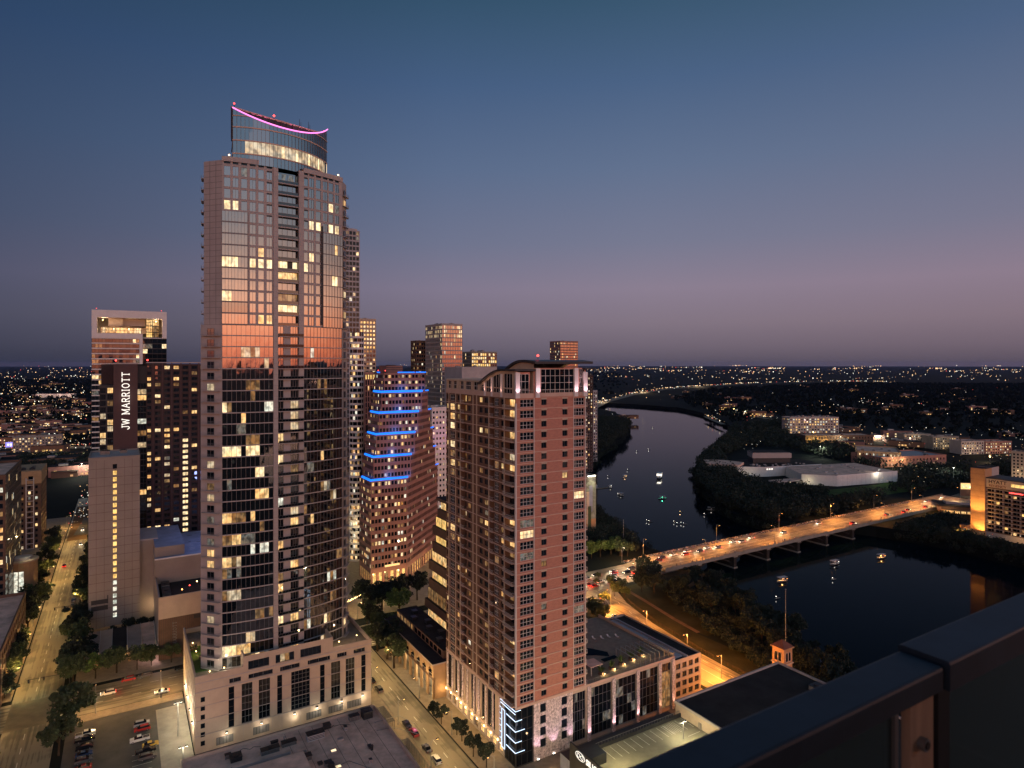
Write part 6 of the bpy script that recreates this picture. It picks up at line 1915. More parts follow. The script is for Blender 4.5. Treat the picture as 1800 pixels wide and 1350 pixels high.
for i in range(420):
    v = 262 + 330 * R.random() ** 1.35
    p = g(v, R.uniform(295.6, 297.0) if v > 272 else R.uniform(297, 299.5), DZ + .18 if v > 272 else .3)
    cb.add(R.choice(PG), Matrix.Translation(p) @ Matrix.Rotation(R.uniform(0, 6.28), 4, 'Z'))
for i in range(60):
    p = g(280 + 300 * R.random(), R.uniform(274.5, 275.8), DZ + .18)
    cb.add(R.choice(PG), Matrix.Translation(p) @ Matrix.Rotation(R.uniform(0, 6.28), 4, 'Z'))
tag(obj('crowd', cb), 'crowd of people lined up along the bridge railing', 'crowd', kind='stuff')

def hull_geo(L, w, h):
    b = MB(); n = 8
    sec = lambda t: w / 2 * (1 - abs(2 * t - 1) ** 2.6) ** .6
    for i in range(n):
        t0, t1 = i / n, (i + 1) / n
        a0, a1 = max(.02, sec(t0)), max(.02, sec(t1)); x0, x1 = (t0 - .5) * L, (t1 - .5) * L
        for s in (1, -1):
            q = [(x0, s * a0, h), (x1, s * a1, h), (x1, s * a1 * .6, -.1), (x0, s * a0 * .6, -.1)]
            b.poly(q if s > 0 else q[::-1], 'boat_hull')
        b.quad((x0, -a0 * .9, h * .55), (x1, -a1 * .9, h * .55), (x1, a1 * .9, h * .55), (x0, a0 * .9, h * .55), 'frame_white')
    return b
def boat(label, px, py, kind, rz, m_='bulb_white', col=(1, .92, .8), pw=45, group='small boats on the lake'):
    T = Thing('boat' if kind != 'tour' else 'tour_boat', label, 'boat', gp(px, py, WZ), rz, group)
    if kind == 'kayak':
        T.part('hull', hull_geo(4.2, .85, .35)); q = person_geo(1.0, 'brick', 'frame_dark'); q2 = MB(); q2.add(q, Matrix.Translation((0, 0, .15))); T.part('rower', q2)
        lb = MB(); lb.tube((-1.2, 0, .2), (-1.2, 0, 1.2), .03, .03, 'metal_grey', 4); lb.ball((-1.2, 0, 1.3), .15, m_, 6); T.part('lamp', lb); light('lamp_light', T.o, (-1.2, 0, 1.7), pw, col, .2)
    elif kind == 'pontoon':
        T.part('hull', hull_geo(8.5, 2.8, .7))
        c = MB()
        for x in (-2.5, 2.5):
            for y in (-1.1, 1.1): c.tube((x, y, .5), (x, y, 2.6), .05, .05, 'metal_grey', 4)
        c.prism([(-3, -1.3), (3, -1.3), (3, 1.3), (-3, 1.3)], 2.6, 2.75, 'frame_white'); T.part('canopy', c)
        for i in range(5):
            q2 = MB(); q2.add(PG[i], Matrix.Translation((-2 + i, R.uniform(-.7, .7), .4))); T.part('passenger', q2)
        lb = MB(); lb.ball((0, 0, 2.4), .16, m_, 6); lb.ball((3.8, 0, 1.2), .2, m_, 6); T.part('lamp', lb); light('lamp_light', T.o, (0, 0, 2.0), pw, col, .3)
    else:
        T.part('hull', hull_geo(17, 5.6, 1.2))
        c = MB(); c.box(-6.5, 6.5, -2.3, 2.3, .9, 3.2, 'white_wall'); c.box(-7, 7, -2.6, 2.6, 3.2, 3.4, 'white_wall')
        for x in range(-6, 7, 2):
            for y in (-2.3, 2.3): c.tube((x, y, 3.4), (x, y, 5.4), .06, .06, 'white_wall', 4)
        c.box(-7, 7, -2.6, 2.6, 5.4, 5.6, 'white_wall'); T.part('cabin', c)
        w_ = MB()
        for x in range(-6, 6, 2):
            for y in (-2.33, 2.33): w_.quad((x + .2, y, 1.6), (x + 1.8, y, 1.6), (x + 1.8, y, 2.9), (x + .2, y, 2.9), 'sign_white')
        w_.quad((-6.53, -2, 1.4), (-6.53, 2, 1.4), (-6.53, 2, 3), (-6.53, -2, 3), 'sign_white'); w_.box(-6.6, 6.6, -2.2, 2.2, 5.2, 5.38, 'bulb_white'); T.part('window', w_)
        light('lamp_light', T.o, (-7.6, 0, 4.5), 900, (1, .95, .85), .5)
bl = [('tour boat lit white in the middle of the lake, largest of the boats', 1159, 840, 'tour', rad(250)), ('small boat with a tall white reflection far up the lake', 1147, 752, 'pontoon', 1.3), ('left kayak of the pair in mid lake above the tour boat', 1120, 794, 'kayak', .3), ('right kayak of the pair in mid lake above the tour boat', 1141, 791, 'kayak', .2),
      ('kayak nearest the left bank dock, upper one', 1104, 827, 'kayak', .4), ('warm-lit boat below the upper left kayak', 1098, 839, 'pontoon', .9, 'bulb_warm', (1, .6, .3), 300), ('faint kayak far left by the brick tower', 1070, 838, 'kayak', .3), ('white kayak off the dock', 1073, 857, 'pontoon', 1.2), ('dark pontoon boat right below the white kayak off the dock', 1091, 871, 'pontoon', 2.2), ('green-lit pontoon boat below the tour boat', 1164, 877, 'pontoon', .2, 'green_lamp', (.1, 1, .6), 300),
      ('warm-lit kayak right of centre near the bridge', 1197, 901, 'kayak', .5, 'bulb_warm', (1, .6, .3), 200), ('kayak pair, left one near the bridge', 1138, 916, 'kayak', .7), ('kayak pair, right one near the bridge', 1143, 918, 'kayak', .2), ('leftmost kayak of the long cluster by the bridge', 1186, 918, 'kayak', .6), ('second kayak of the long cluster by the bridge', 1192, 921, 'kayak', .3), ('third kayak of the long cluster by the bridge', 1198, 920, 'kayak', .9), ('fourth kayak of the long cluster by the bridge', 1204, 922, 'kayak', .1),
      ('dark boat moored under the right bank trees', 1250, 897, 'pontoon', -.5), ('small round boat left of the dark moored boat', 1239, 905, 'kayak', .8), ('white-lit boat on the near lake below the bridge', 1467, 992, 'pontoon', .4), ('lamp-lit boat straight below the white-lit one', 1466, 1019, 'kayak', .4), ('amber-lit boat near the far bank of the near lake', 1549, 981, 'pontoon', .4, 'bulb_amber', (1, .5, .15), 600), ('amber-lit boat left on the near lake', 1375, 1022, 'pontoon', .4, 'bulb_amber', (1, .5, .15), 700), ('kayak with a faint lamp below the left amber boat', 1367, 1052, 'kayak', .4)]
for t in bl: boat(*t)
dk = Thing('dock', 'floating dock with moored boats just right of the brick tower', 'dock', gp(1036, 862, WZ), GA)
b = MB(); b.box(0, 26, 0, 3, .2, .6, 'paving'); b.box(8, 16, 3, 9, .2, .6, 'paving'); b.box(9, 14, 4, 8, .6, 3.4, 'roof_pale', 'roof_grey'); dk.part('platform', b)
# ------------------------------------------------------------------ buildings across the lake
def across():
    st = lambda **k: dict(ST, **k)
    # white halls by the water
    rz = rad(16)
    T = Thing('white_hall', 'long white-walled hall with flat roofs among trees across the lake', 'building', gp(1345, 838), rz)
    b = MB()
    b.prism([(0, 0), (74, 0), (84, 40), (30, 62), (-38, 52), (-52, 30), (-26, 10)], 0, 9.6, 'white_wall', 'roof_dark')
    b.box(.5, 11, -.1, -.02, 6.8, 9.2, 'frame_white')
    for x in range(3): b.box(1.6 + x * 3, 3.8 + x * 3, -.14, -.11, 7.2, 8.8, 'sign_white')
    b.box(-25, 0, 10.2, 10.4, 6, 8.2, 'glass_dark')
    T.part('wall', b)
    r = MB(); r.prism([(-52, 30), (-26, 10), (-8, 26), (-20, 48), (-40, 56)], 9.6, 12.2, 'roof_grey'); r.prism([(10, 34), (52, 24), (60, 48), (20, 56)], 9.6, 15, 'frame_dark', 'roof_dark'); r.prism([(9, 33.5), (53, 23), (61, 49), (19, 57)], 15, 20.4, 'stone', 'roof_dark'); r.prism([(10, 34), (52, 24), (60, 48), (20, 56)], 20.4, 21, 'stone', 'roof_dark')
    r.prism([(-26, 10), (0, 0), (74, 0), (74, 1), (0.4, 1), (-25.4, 11)], 9.6, 10.5, 'white_wall')
    T.part('roof', r)
    for i in range(26): 
        u = MB(); x, y = R.uniform(-10, 70), R.uniform(4, 20); u.box(x, x + R.uniform(.8, 3), y, y + 1.5, 9.603, 9.6 + R.uniform(.5, 1.8), R.choice(['metal_grey', 'roof_pale', 'stone'])); T.part('roof_unit', u)
    light('door_light', T.o, (-20, -2, 5), 700, (1, .9, .6), .3)
    T2 = Thing('warehouse_hall', 'second white hall with a broad dark roof, right of the first and nearer the bridge', 'building', gp(1472, 855), rad(19))
    b = MB(); b.prism([(0, 0), (80, 0), (86, 60), (-6, 64), (-26, 20)], 0, 10.5, 'white_wall', 'roof_grey'); b.prism([(0, 0), (80, 0), (80, .8), (0, .8)], 10.5, 11.1, 'white_wall')
    for x in range(-6, 80, 6): b.box(x + 6.9, x + 7, -.06, -.005, .2, 10.4, 'stone')
    T2.part('wall', b)
    c = MB(); c.prism([(-60, 16), (-27, 18), (-27, 28), (-62, 26)], 4.2, 5.4, 'stone', 'roof_grey')
    for x in (-58, -50, -42, -34): c.tube((x, 17.5, 0), (x, 17.5, 4.2), .5, .5, 'stone', 8)
    T2.part('canopy', c)
    for i in range(12):
        u = MB(); x, y = R.uniform(4, 74), R.uniform(8, 54); u.box(x, x + R.uniform(1, 4), y, y + 2, 10.503, 11.4, R.choice(['metal_grey', 'roof_pale'])); T2.part('roof_unit', u)
    light('door_light', T2.o, (-24, 12, 3.6), 900, (1, .88, .5), .4); light('door_light', T2.o, (-45, 20, 3.4), 1800, (1, .88, .5), .4); light('wall_light', T2.o, (50, -2.5, 8.5), 500, (1, .95, .7), .3)
    box_tower('lit_apartments', 'six-storey apartment block, every balcony lit, beyond the white halls', gp(1388, 762), 92, 26, 27, 'stone', rep(92, 5.2, 3.2, 'v', .5), rep(26, 5.2, 2.6, 'v', .5), None, rows_(0, 27, 6, .62), styles=st(v=(1, 1, .3, 'frame_white', .8, 'glass_dark', .6)), rz=rad(6), units=6, cat='building', litf=lambda t, ci, rk, x, z: R.choice(['lit_warm', 'lit_white', 'lit_gold', 'lit_dim', 'glass_dark', 'glass_dark']), ubig=1.6)
    T = box_tower('floodlit_offices', 'long brown building under yellow flood lights below the lit apartments', gp(1416, 783), 105, 30, 14, 'brown', rep(105, 4.5, 1.6, 'v', 1), None, None, rows_(0, 14, 3, .5), styles=st(v=(1, 1, .2, 'frame_dark', .12, 'glass_dark', .3)), rz=rad(3), units=6, cat='building')
    for x in (6, 18, 30): light('wall_light', T.o, (x, -3.5, 9), 3500, (1, .75, .22), .4)
    T = box_tower('brick_offices', 'three-storey brick offices with bright lit window grid across the lake', gp(1507, 815), 46, 60, 15, 'tan', rep(46, 3.6, 1.8, 'v', 1), None, None, rows_(0, 15, 3, .6), styles=st(v=(1, 1, .2, 'frame_dark', .9, 'glass', .3)), rz=rad(-26), units=4, cat='building')
    T = box_tower('low_brick_wing', 'low brick wing with many roof units right of the brick offices', gp(1548, 822), 96, 46, 11, 'brick', rep(96, 5, 1.8, 'v', 1), None, None, rows_(0, 11, 2, .5), styles=st(v=(1, 1, .2, 'frame_dark', .25, 'glass_dark', .3)), rz=rad(14), units=9, cat='building', roof='roof_pale')
    light('wall_light', T.o, (18, -8, 8), 5000, (1, .85, .4), .4); light('wall_light', T.o, (32, -3, 8), 1800, (1, .8, .4), .4)
    for lab, x, y, w, d, h, wl_, rz_, p in (('pale lit townhouse block with big windows, right of the low brick wing', 1690, 799, 34, 20, 17, 'stone', .12, .6), ('flat roofed apartments with lit balconies behind the townhouse block', 1640, 790, 40, 22, 17, 'concrete', .1, .5), ('plain white-topped shop row left of the far townhouses', 1590, 774, 44, 20, 9, 'concrete', .05, .3), ('dark apartments standing furthest right before the hotel', 1732, 798, 40, 20, 16, 'rose_stone', .12, .55), ('low lit shopfront behind the floodlit offices', 1520, 776, 34, 18, 8, 'stone_light', .1, .8), ('small pale tower behind the orange-lit hotel', 1778, 845, 14, 16, 30, 'stone_light', -.9, .2)):
        T = box_tower('apartment_block' if h > 10 else 'shop_row', lab, gp(x, y), w, d, h, wl_, rep(w, 3.6, 2.0, 'v', .6), None, None, rows_(0, h, max(2, int(h / 3.3)), .58), styles=st(v=(1, 1, .25, 'frame_dark', p, 'glass_dark', .3)), rz=rz_, units=4, cat='building')
        light('yard_light', T.o, (w * .4, -9, 7), 2200, (1, .74, .42), .5)
    # hotel with orange-lit pier
    T = Thing('lakeside_hotel', 'balconied hotel with an orange-lit end pier at the right edge', 'building', at(1733, 452), rad(-58.7))
    b = MB(); W_, hh = 74.0, 41.0
    n = 12; fh = 34.0 / n
    b.box(0, W_, 2.2, 18, 6, hh - .01, 'brown', 'roof_dark'); b.box(-.02, W_, -.04, 2.3, 35.6, hh + .6, 'stone_light'); b.box(0, W_, -.2, 18, 0, 4.2, 'stone', 'roof_dark')
    for k in range(n + 1):
        z = 3.8 + k * fh * .98
        b.box(0, W_, 0, 2.19, z, z + .28, 'stone'); b.box(0, W_, 0, .15, z + .28, z + 1.1, 'brown')
    for x in range(0, int(W_), 5): b.box(x - .12, x + .12, .2, 2.19, 4, 37, 'stone')
    b.box(-.2, W_ + .2, -.1, 18.3, hh + .6, hh + 1.2, 'frame_dark')
    T.part('wall', b)
    for k in range(n):
        for i in range(15):
            p = 1.0 if i in (7, 12) or (k == n - 1 and i > 9) else .3
            wb = MB(); x = i * 5 + .5; z = 3.8 + k * fh * .98 + .4
            lk = R.choice(['lit_warm', 'lit_gold', 'lit_dim', 'lit_dim']) if R.random() < p * .75 else 'glass_dark'
            wb.quad((x, 2.15, z), (x + 1.9, 2.15, z), (x + 1.9, 2.15, z + 1.9), (x, 2.15, z + 1.9), lk); wb.quad((x + 2.2, 2.15, z), (x + 3.9, 2.15, z), (x + 3.9, 2.15, z + 1.9), (x + 2.2, 2.15, z + 1.9), 'glass_dark'); wb.box(x + 1.92, x + 2.18, 2.05, 2.14, z, z + 1.9, 'mullion')
            mid = (x, 0, z)
            T.item('window', wb, None, 0, 0, 0, 0, 1 / (1 + x))
    lw_ = MB(); lw_.quad((15, -.06, 37.6), (W_, -.06, 37.6), (W_, -.06, 39.8), (15, -.06, 39.8), 'lit_gold'); T.part('sky_lounge', lw_)
    p = MB(); p.box(-9, -.05, -1.4, 9, 0, 48, 'orange_stone', 'roof_dark'); p.box(-9.1, 0, 9, 20, 0, 48.2, 'stone', 'roof_dark')
    for z in range(4, 48, 4): p.box(-8.9, -.15, -1.43, -1.403, z, z + .08, 'brown')
    T.part('pier', p)
    lb = MB(); lb.box(-14, -9.2, -6, 1, 0, 7, 'orange_stone', 'roof_dark'); T.part('entrance_wing', lb)
    for x, y, z, pw, tz in ((-7, -6.5, 1, 26000, 22), (-2.5, -6.5, 1, 26000, 22), (-4.5, -9.5, 14, 30000, 36), (-13, -9, 2, 5000, 5)):
        light('uplight', T.o, (x, y, z), pw, (1, .52, .13), .5, 'SPOT', (x, -1, tz), 1.7)
    light('garden_light', T.o, (-14, -9, 3), 2600, (1, .5, .12), .4); light('garden_light', T.o, (20, -7, 4), 1600, (1, .55, .2), .4); light('sky_light', T.o, (40, -6, 38), 600, (1, .6, .3), .4)
    for t, x, z, s_, m_ in (('HYATT', 1.6, 38.5, 2.5, 'brick_deep'), ('REGENCY', 1.8, 36.0, 1.75, 'tile')):
        T_text(t, T.o, (x, -.12, z), s_, m_, 'sign_lettering')
    rs = MB(); rs.box(14, 22, -.2, -.12, 33.3, 33.9, 'red_lamp'); T.part('red_sign', rs)
    T.finish(95)
    # restaurant and billboard at the bridge end
    T = Thing('lakeside_restaurant', 'low restaurant with lit terrace left of the orange hotel pier', 'building', gp(1655, 902), rad(-20))
    b = MB(); b.box(0, 26, 0, 16, 0, 6.5, 'brown', 'roof_grey'); b.box(-3, 29, -3, 19, 6.5, 7.2, 'roof_dark'); b.box(4, 22, 4, 12, 7.2, 9, 'roof_pale', 'paving'); b.box(0, 26, -3, 0, 3, 3.3, 'tan')
    T.part('wall', b); w_ = MB()
    for i in range(6): w_.quad((1 + i * 4.2, -.05, .6), (4.4 + i * 4.2, -.05, .6), (4.4 + i * 4.2, -.05, 2.8), (1 + i * 4.2, -.05, 2.8), 'lit_warm')
    T.part('window', w_)
    light('terrace_light', T.o, (12, 8, 12), 2600, (1, .7, .4), .4); light('terrace_light', T.o, (4, -6, 3), 1500, (1, .7, .35), .4); light('terrace_light', T.o, (-16, -2, 5), 2600, (1, .75, .5), .4)
    T = Thing('tent_pavilion', 'glowing pale tent left of the lakeside restaurant', 'pavilion', gp(1637, 893), .3)
    b = MB()
    for i in range(4):
        q = [(-6, -5), (6, -5), (6, 5), (-6, 5)]
        b.poly([(*q[i], 3), (*q[(i + 1) % 4], 3), (0, 0, 5.6)], 'white_wall'); b.tube((*q[i], 0), (*q[i], 3), .12, .12, 'frame_white', 5)
    T.part('tent_roof', b); light('tent_light', T.o, (0, 0, 2.4), 1800, (1, .7, .4), .4)
    T = Thing('lit_billboard', 'wide cream-lit sign wall at the far end of the bridge', 'sign', gp(1688, 872), rad(-8))
    b = MB(); b.box(0, 21, 0, 1, 0, 12.5, 'brown'); T.part('board', b); q = MB(); q.box(.4, 20.6, -.1, -.01, 6.5, 12, 'shop_glow'); T.part('sign_face', q); q = MB()
    for i in range(7): q.box(2 + i * 2.6, 3.9 + i * 2.6, -.16, -.11, 8, 10.4, 'lit_cream')
    T.part('sign_lettering', q); light('sign_light', T.o, (10, -3, 8), 900, (1, .7, .4), .5)

def T_text(txt, parent, loc, size, m_, name, M=None, ext=.06, rot=None):
    cu = bpy.data.curves.new(name, 'FONT'); cu.body = txt; cu.size = size * 1.35; cu.extrude = ext; cu.offset = .02 * size
    o = bpy.data.objects.new(name, cu); COL.objects.link(o)
    bpy.context.view_layer.update()
    me = bpy.data.meshes.new_from_object(o.evaluated_get(bpy.context.evaluated_depsgraph_get()))
    bpy.data.objects.remove(o)
    me.materials.clear(); me.materials.append(MATS[m_])
    n = obj(name, me, parent, loc); n.rotation_euler = rot or (rad(90), 0, 0)
    return n
across()

# ------------------------------------------------------------------ parking-deck building, dark roof, campanile
def front_right():
    T = Thing('dark_roof_building', 'building with a wide dark flat roof behind the balcony rail', 'building', Vector((*gp(1187, 1235, 14)[:2], 0)))
    b = MB(); W_ = 51.5; D_ = 130
    b.box(0, W_, -D_, 0, 0, 14, 'stone_light', 'roof_dark'); parapet(b, -.2, W_ + .2, -D_, .2, 14, .7, .5, 'stone')
    b.box(-.06, -.004, -D_, -.2, 10.9, 13.9, 'beige'); T.part('wall', b)
    for x, y in ((30, -38), (10, -30), (44, -20)):
        roof_unit(T, x, y, 14, 4, 3, 1.4, 'metal_grey')
    p = MB(); p.path([(26, -34, 14.2), (36, -30, 14.2), (37, -24, 14.2)], .15, 'roof_pale', 5); T.part('pipe', p)
    ve, ue = to_g(gp(1187, 1235, 14))
    T = Thing('parking_building', 'low office building with a lit rooftop parking deck and a side sign', 'building', g(ve - .3, ue - 1.5))
    b = MB(); W_ = 43; z = 10.8
    b.box(-W_, 0, -70, -1.2, 0, z, 'metal_dark', 'deck_floor'); b.box(-W_ - .3, -W_ + .2, -70, -1, z - 3.6, z + 5.3, 'metal_dark'); b.box(-W_ + .2, 0, -1.19, -.8, 0, z + 1.1, 'metal_dark'); b.box(-W_ + .2, -.3, -.8, 4.2, 0, z - .6, 'roof_blue', 'canopy_metal')
    b.box(-W_ + .4, -W_ + 8, -7, -2, z, z + 2.8, 'metal_dark', 'canopy_metal'); b.box(-W_ + 8.02, -W_ + 8.1, -6.5, -4.8, z, z + 2.1, 'frame_white')
    for y in (-9, -20, -31, -42): b.box(-.28, .1, y - .5, y + .5, z, z + 1.8, 'concrete')
    T.part('wall', b)
    s = MB()
    for i in range(13): s.box(-32 + i * 2.6, -31.88 + i * 2.6, -7.2, -1.8, z + .004, z + .012, 'paint')
    for i in range(12): s.box(-6, -1, -10 - i * 2.7, -9.88 - i * 2.7, z + .004, z + .012, 'paint')
    for i in range(12): s.box(-34, -29, -14 - i * 2.7, -13.88 - i * 2.7, z + .004, z + .012, 'paint')
    for i in range(8): s.box(-9.5 + i * .7, -9.4 + i * .7, -6.8, -2, z + .013, z + .02, 'paint')
    T.part('bay_line', s)
    r = MB()
    for i in range(30): r.tube((-W_ + 9 + i * 1.15, -1.0, z + 1.1), (-W_ + 9 + i * 1.15, -1.0, z + 1.9), .03, .03, 'metal_grey', 4)
    r.box(-W_ + 9, -.4, -1.04, -.96, z + 1.88, z + 1.95, 'metal_grey'); T.part('railing', r)
    for x, y in ((-27, -22), (-33, -10)):
        light('deck_light', T.o, (x, y, z + 7), 4500, (1, .84, .42), .3)
    sx = -W_ - .36
    T_text('SILICON LABS', T.o, (sx, -8.5, z + 3.0), 1.6, 'sign_white', 'sign_lettering', rot=(rad(90), 0, rad(-90)))
    e = MB()
    for i in range(28):
        a, c = 6.2832 * i / 28, 6.2832 * (i + 1) / 28
        e.tube((sx - .05, -6.0 + 2.0 * math.cos(a), z + 3.8 + 1.05 * math.sin(a)), (sx - .05, -6.0 + 2.0 * math.cos(c), z + 3.8 + 1.05 * math.sin(c)), .085, .085, 'sign_white', 5)
    e.path([(sx - .05, -6.0 + 1.3 * math.cos(t), z + 3.8 + .6 * math.sin(2 * t)) for t in [6.2832 * i / 20 for i in range(21)]], .075, 'sign_white', 5)
    T.part('sign_emblem', e)
    light('entrance_light', T.o, (-W_ - 7, 2, 3), 700, (1, .7, .3), .3); light('entrance_light', T.o, (-W_ + 4, 9, 3), 500, (1, .6, .3), .3)
    T = Thing('bell_tower', 'small orange brick bell tower with tiled roof on the lake shore', 'bell tower', at(1375, 238))
    b = MB(); s_ = 2.45
    b.box(-s_, s_, -s_, s_, 0, 17.0, 'orange_stone'); b.box(-s_ - .35, s_ + .35, -s_ - .35, s_ + .35, 11.3, 11.8, 'stone_light'); b.box(-s_ - .5, s_ + .5, -s_ - .5, s_ + .5, 17, 17.5, 'orange_stone')
    T.part('wall', b); r = MB()
    q = [(-2.9, -2.9), (2.9, -2.9), (2.9, 2.9), (-2.9, 2.9)]
    for i in range(4): r.poly([(*q[i], 17.5), (*q[(i + 1) % 4], 17.5), (0, 0, 19.8)], 'tile')
    T.part('roof', r)
    for ang in (0, -math.pi / 2, math.pi / 2):
        for x in (-1.35, .25):
            w_ = MB(); w_.box(x, x + 1.1, -.06, -.01, 0, 2.6, 'glass_dark')
            for j in range(6):
                a0, a1 = math.pi * j / 6, math.pi * (j + 1) / 6
                w_.poly([(x + .55, -.05, 2.6), (x + .55 + .55 * math.cos(a0), -.05, 2.6 + .55 * math.sin(a0)), (x + .55 + .55 * math.cos(a1), -.05, 2.6 + .55 * math.sin(a1))], 'glass_dark')
                w_.tube((x + .55 + .62 * math.cos(a0), -.08, 2.6 + .62 * math.sin(a0)), (x + .55 + .62 * math.cos(a1), -.08, 2.6 + .62 * math.sin(a1)), .09, .09, 'stone_light', 4)
            w_.box(x - .12, x, -.12, -.02, 0, 2.6, 'stone_light'); w_.box(x + 1.1, x + 1.22, -.12, -.02, 0, 2.6, 'stone_light'); w_.box(x - .2, x + 1.3, -.2, -.02, -.2, 0, 'stone_light')
            c, qn = math.cos(ang), math.sin(ang)
            ox, oy = qn * s_, -c * s_
            o = T.part('window', w_); o.location = (ox, oy, 12.6); o.rotation_euler = (0, 0, ang)
        w_ = MB(); w_.box(-.5, .5, -.06, -.01, 0, 1.9, 'glass_dark'); w_.box(-.6, .6, -.12, -.02, -.15, 0, 'stone_light')
        o = T.part('window', w_); o.location = (math.sin(ang) * s_, -math.cos(ang) * s_, 8.0); o.rotation_euler = (0, 0, ang)
    light('wash_light', T.o, (-1, -8, 9), 650, (1, .42, .18), .5); light('wash_light', T.o, (7, -5, 8), 260, (1, .42, .18), .5)
    T = Thing('flag_pole', 'tall thin bare pole rising behind the bell tower', 'pole', at(1381, 244)); b = MB(); b.tube((0, 0, 0), (0, 0, 36), .2, .1, 'metal_grey', 6); b.ball((0, 0, 36.2), .25, 'metal_grey', 6); T.part('shaft', b)
    T = Thing('flag_pole', 'tall bare pole by the wood left of the bridge start', 'pole', gp(1096, 968)); b = MB(); b.tube((0, 0, 0), (0, 0, 20), .2, .1, 'metal_grey', 6); b.ball((0, 0, 20.2), .25, 'metal_grey', 6); T.part('shaft', b)
    T = Thing('shelter', 'small pale peaked shelter roof among the dark shore trees', 'shelter', gp(1437, 1178, 0)); b = MB()
    q = [(-3, -3), (3, -3), (3, 3), (-3, 3)]
    for i in range(4): b.poly([(*q[i], 3.2), (*q[(i + 1) % 4], 3.2), (0, 0, 5.2)], 'roof_blue'); b.tube((*q[i], 0), (*q[i], 3.2), .12, .12, 'bark', 5)
    T.part('roof', b)
    # fence and posts along the lakeside road
    T = Thing('road_fence', 'low post and rail fence along the lakeside road edge', 'fence', (0, 0, 0), 0)
    r = MB(); pts = []
    for i in range(len(CZ) - 1):
        d = (CZ[i + 1] - CZ[i]).normalized(); nn = Vector((d.y, -d.x, 0)) * 11.2
        n = max(1, int((CZ[i + 1] - CZ[i]).length / 2.6))
        for j in range(n):
            pts.append(CZ[i].lerp(CZ[i + 1], j / n) + nn)
    r.path([(p.x, p.y, 1.05) for p in pts], .06, 'bark', 4); r.path([(p.x, p.y, .6) for p in pts], .05, 'bark', 4)
    for p in pts: r.box(p.x - .09, p.x + .09, p.y - .09, p.y + .09, 0, 1.15, 'bark')
    T.part('rail', r)
    # slatted screens beside the long flat roof
    for i, (u0, u1) in enumerate(((203, 214), (168, 192))):
        T = Thing('slatted_screen', ('short slatted bike shelter beyond the end of the long flat roof', 'long slatted trellis along the edge of the long flat roof')[i], 'trellis', g(72.5, u0))
        b = MB()
        for k in range(int((u1 - u0) / 2) + 1): b.tube((0, k * 2, 0), (0, k * 2, 3), .07, .07, 'metal_dark', 5); b.tube((5, k * 2, 0), (5, k * 2, 3), .07, .07, 'metal_dark', 5)
        for k in range(int((u1 - u0) / .55)): b.box(-.2, 5.2, k * .55, k * .55 + .16, 3, 3.15, 'metal_dark')
        T.part('slats', b)
front_right()
# ------------------------------------------------------------------ trees and woods
def leaf_quads(C, s):
    """quads of size s around centres C, random tilt"""
    n = len(C)
    a = NR.normal(size=(n, 3)); a /= np.linalg.norm(a, axis=1)[:, None]
    b = NR.normal(size=(n, 3)); b -= (a * b).sum(1)[:, None] * a; b /= np.linalg.norm(b, axis=1)[:, None]
    s = (s * NR.uniform(.6, 1.3, n))[:, None]
    a, b = a * s, b * s * .75
    return np.stack([C - a - b * .3, C + b * .2 - a * .2, C + a + b * .3, C + a * .2 - b], 1).reshape(-1, 3) if False else np.stack([C - a, C - b, C + a, C + b], 1).reshape(-1, 3)
def crown_pts(n, h, r, seed):
    rr = np.random.default_rng(seed)
    k = 20
    cs = rr.normal(size=(k, 3)); cs /= np.linalg.norm(cs, axis=1)[:, None]
    cs *= (rr.uniform(.35, .92, k))[:, None]
    cs[:, 2] = cs[:, 2] * .85
    rad_ = rr.uniform(.17, .42, k)
    idx = rr.integers(0, k, n)
    d = rr.normal(size=(n, 3)); d /= np.linalg.norm(d, axis=1)[:, None]
    p = cs[idx] + d * (rad_[idx] * rr.uniform(.55, 1.05, n))[:, None]
    p *= np.array([r, r, h * .36])
    p[:, 2] += h * .64
    return p
TP = {}
def tree_proto(var, m_):
    if (var, m_) in TP: return TP[(var, m_)]
    h, r = 9.0 + (var % 3), 4.2 + .4 * (var % 4)
    P_ = crown_pts(2300, h, r, 100 + var)
    crown = qmesh('crown', leaf_quads(P_, .36), m_)
    rr = random.Random(var)
    b = MB(); b.tube((0, 0, -.2), (rr.uniform(-.2, .2), rr.uniform(-.2, .2), h * .42), .30, .2, 'bark', 8)
    for i in range(5):
        a = i * 1.26 + rr.uniform(-.3, .3); q = (math.cos(a) * r * .55, math.sin(a) * r * .55, h * rr.uniform(.6, .8))
        b.tube((0, 0, h * .3), q, .15, .05, 'bark', 5)
    TP[(var, m_)] = (b.mesh('trunk'), crown)
    return TP[(var, m_)]
def tree(label, p, s=1.0, m_='leaf', group=None, sz=None):
    tr_, cr_ = tree_proto(R.randint(0, 4), m_)
    o = tag(obj('broadleaf_tree', None, None, p, R.uniform(0, 6.28)), label, 'tree', group)
    o.scale = (s, s, sz or s * R.uniform(.85, 1.15))
    obj('trunk', tr_, o); obj('crown', cr_, o)
    return o
for i, (v, u, s) in enumerate(((-37, 296, 1.2), (-37.5, 305, 1.3), (-37, 315, 1.35), (-37.5, 327, 1.3), (-37, 340, 1.1), (-37, 364, 1.3), (-38.5, 376, 1.6), (-38, 389, 1.6), (-38.5, 404, 1.5), (-39, 420, 1.4), (-39, 434, 1.3), (-39, 450, 1.3), (-39, 466, 1.3), (-39, 490, 1.3), (-39, 510, 1.2), (-39, 532, 1.2))):
    tree(f'{ORD[i]} tree up the left kerb of the left street, counted from the crossing', g(v, u, .14), s, ('leaf', 'leaf_dark')[i % 3 == 0], 'trees on the left kerb')
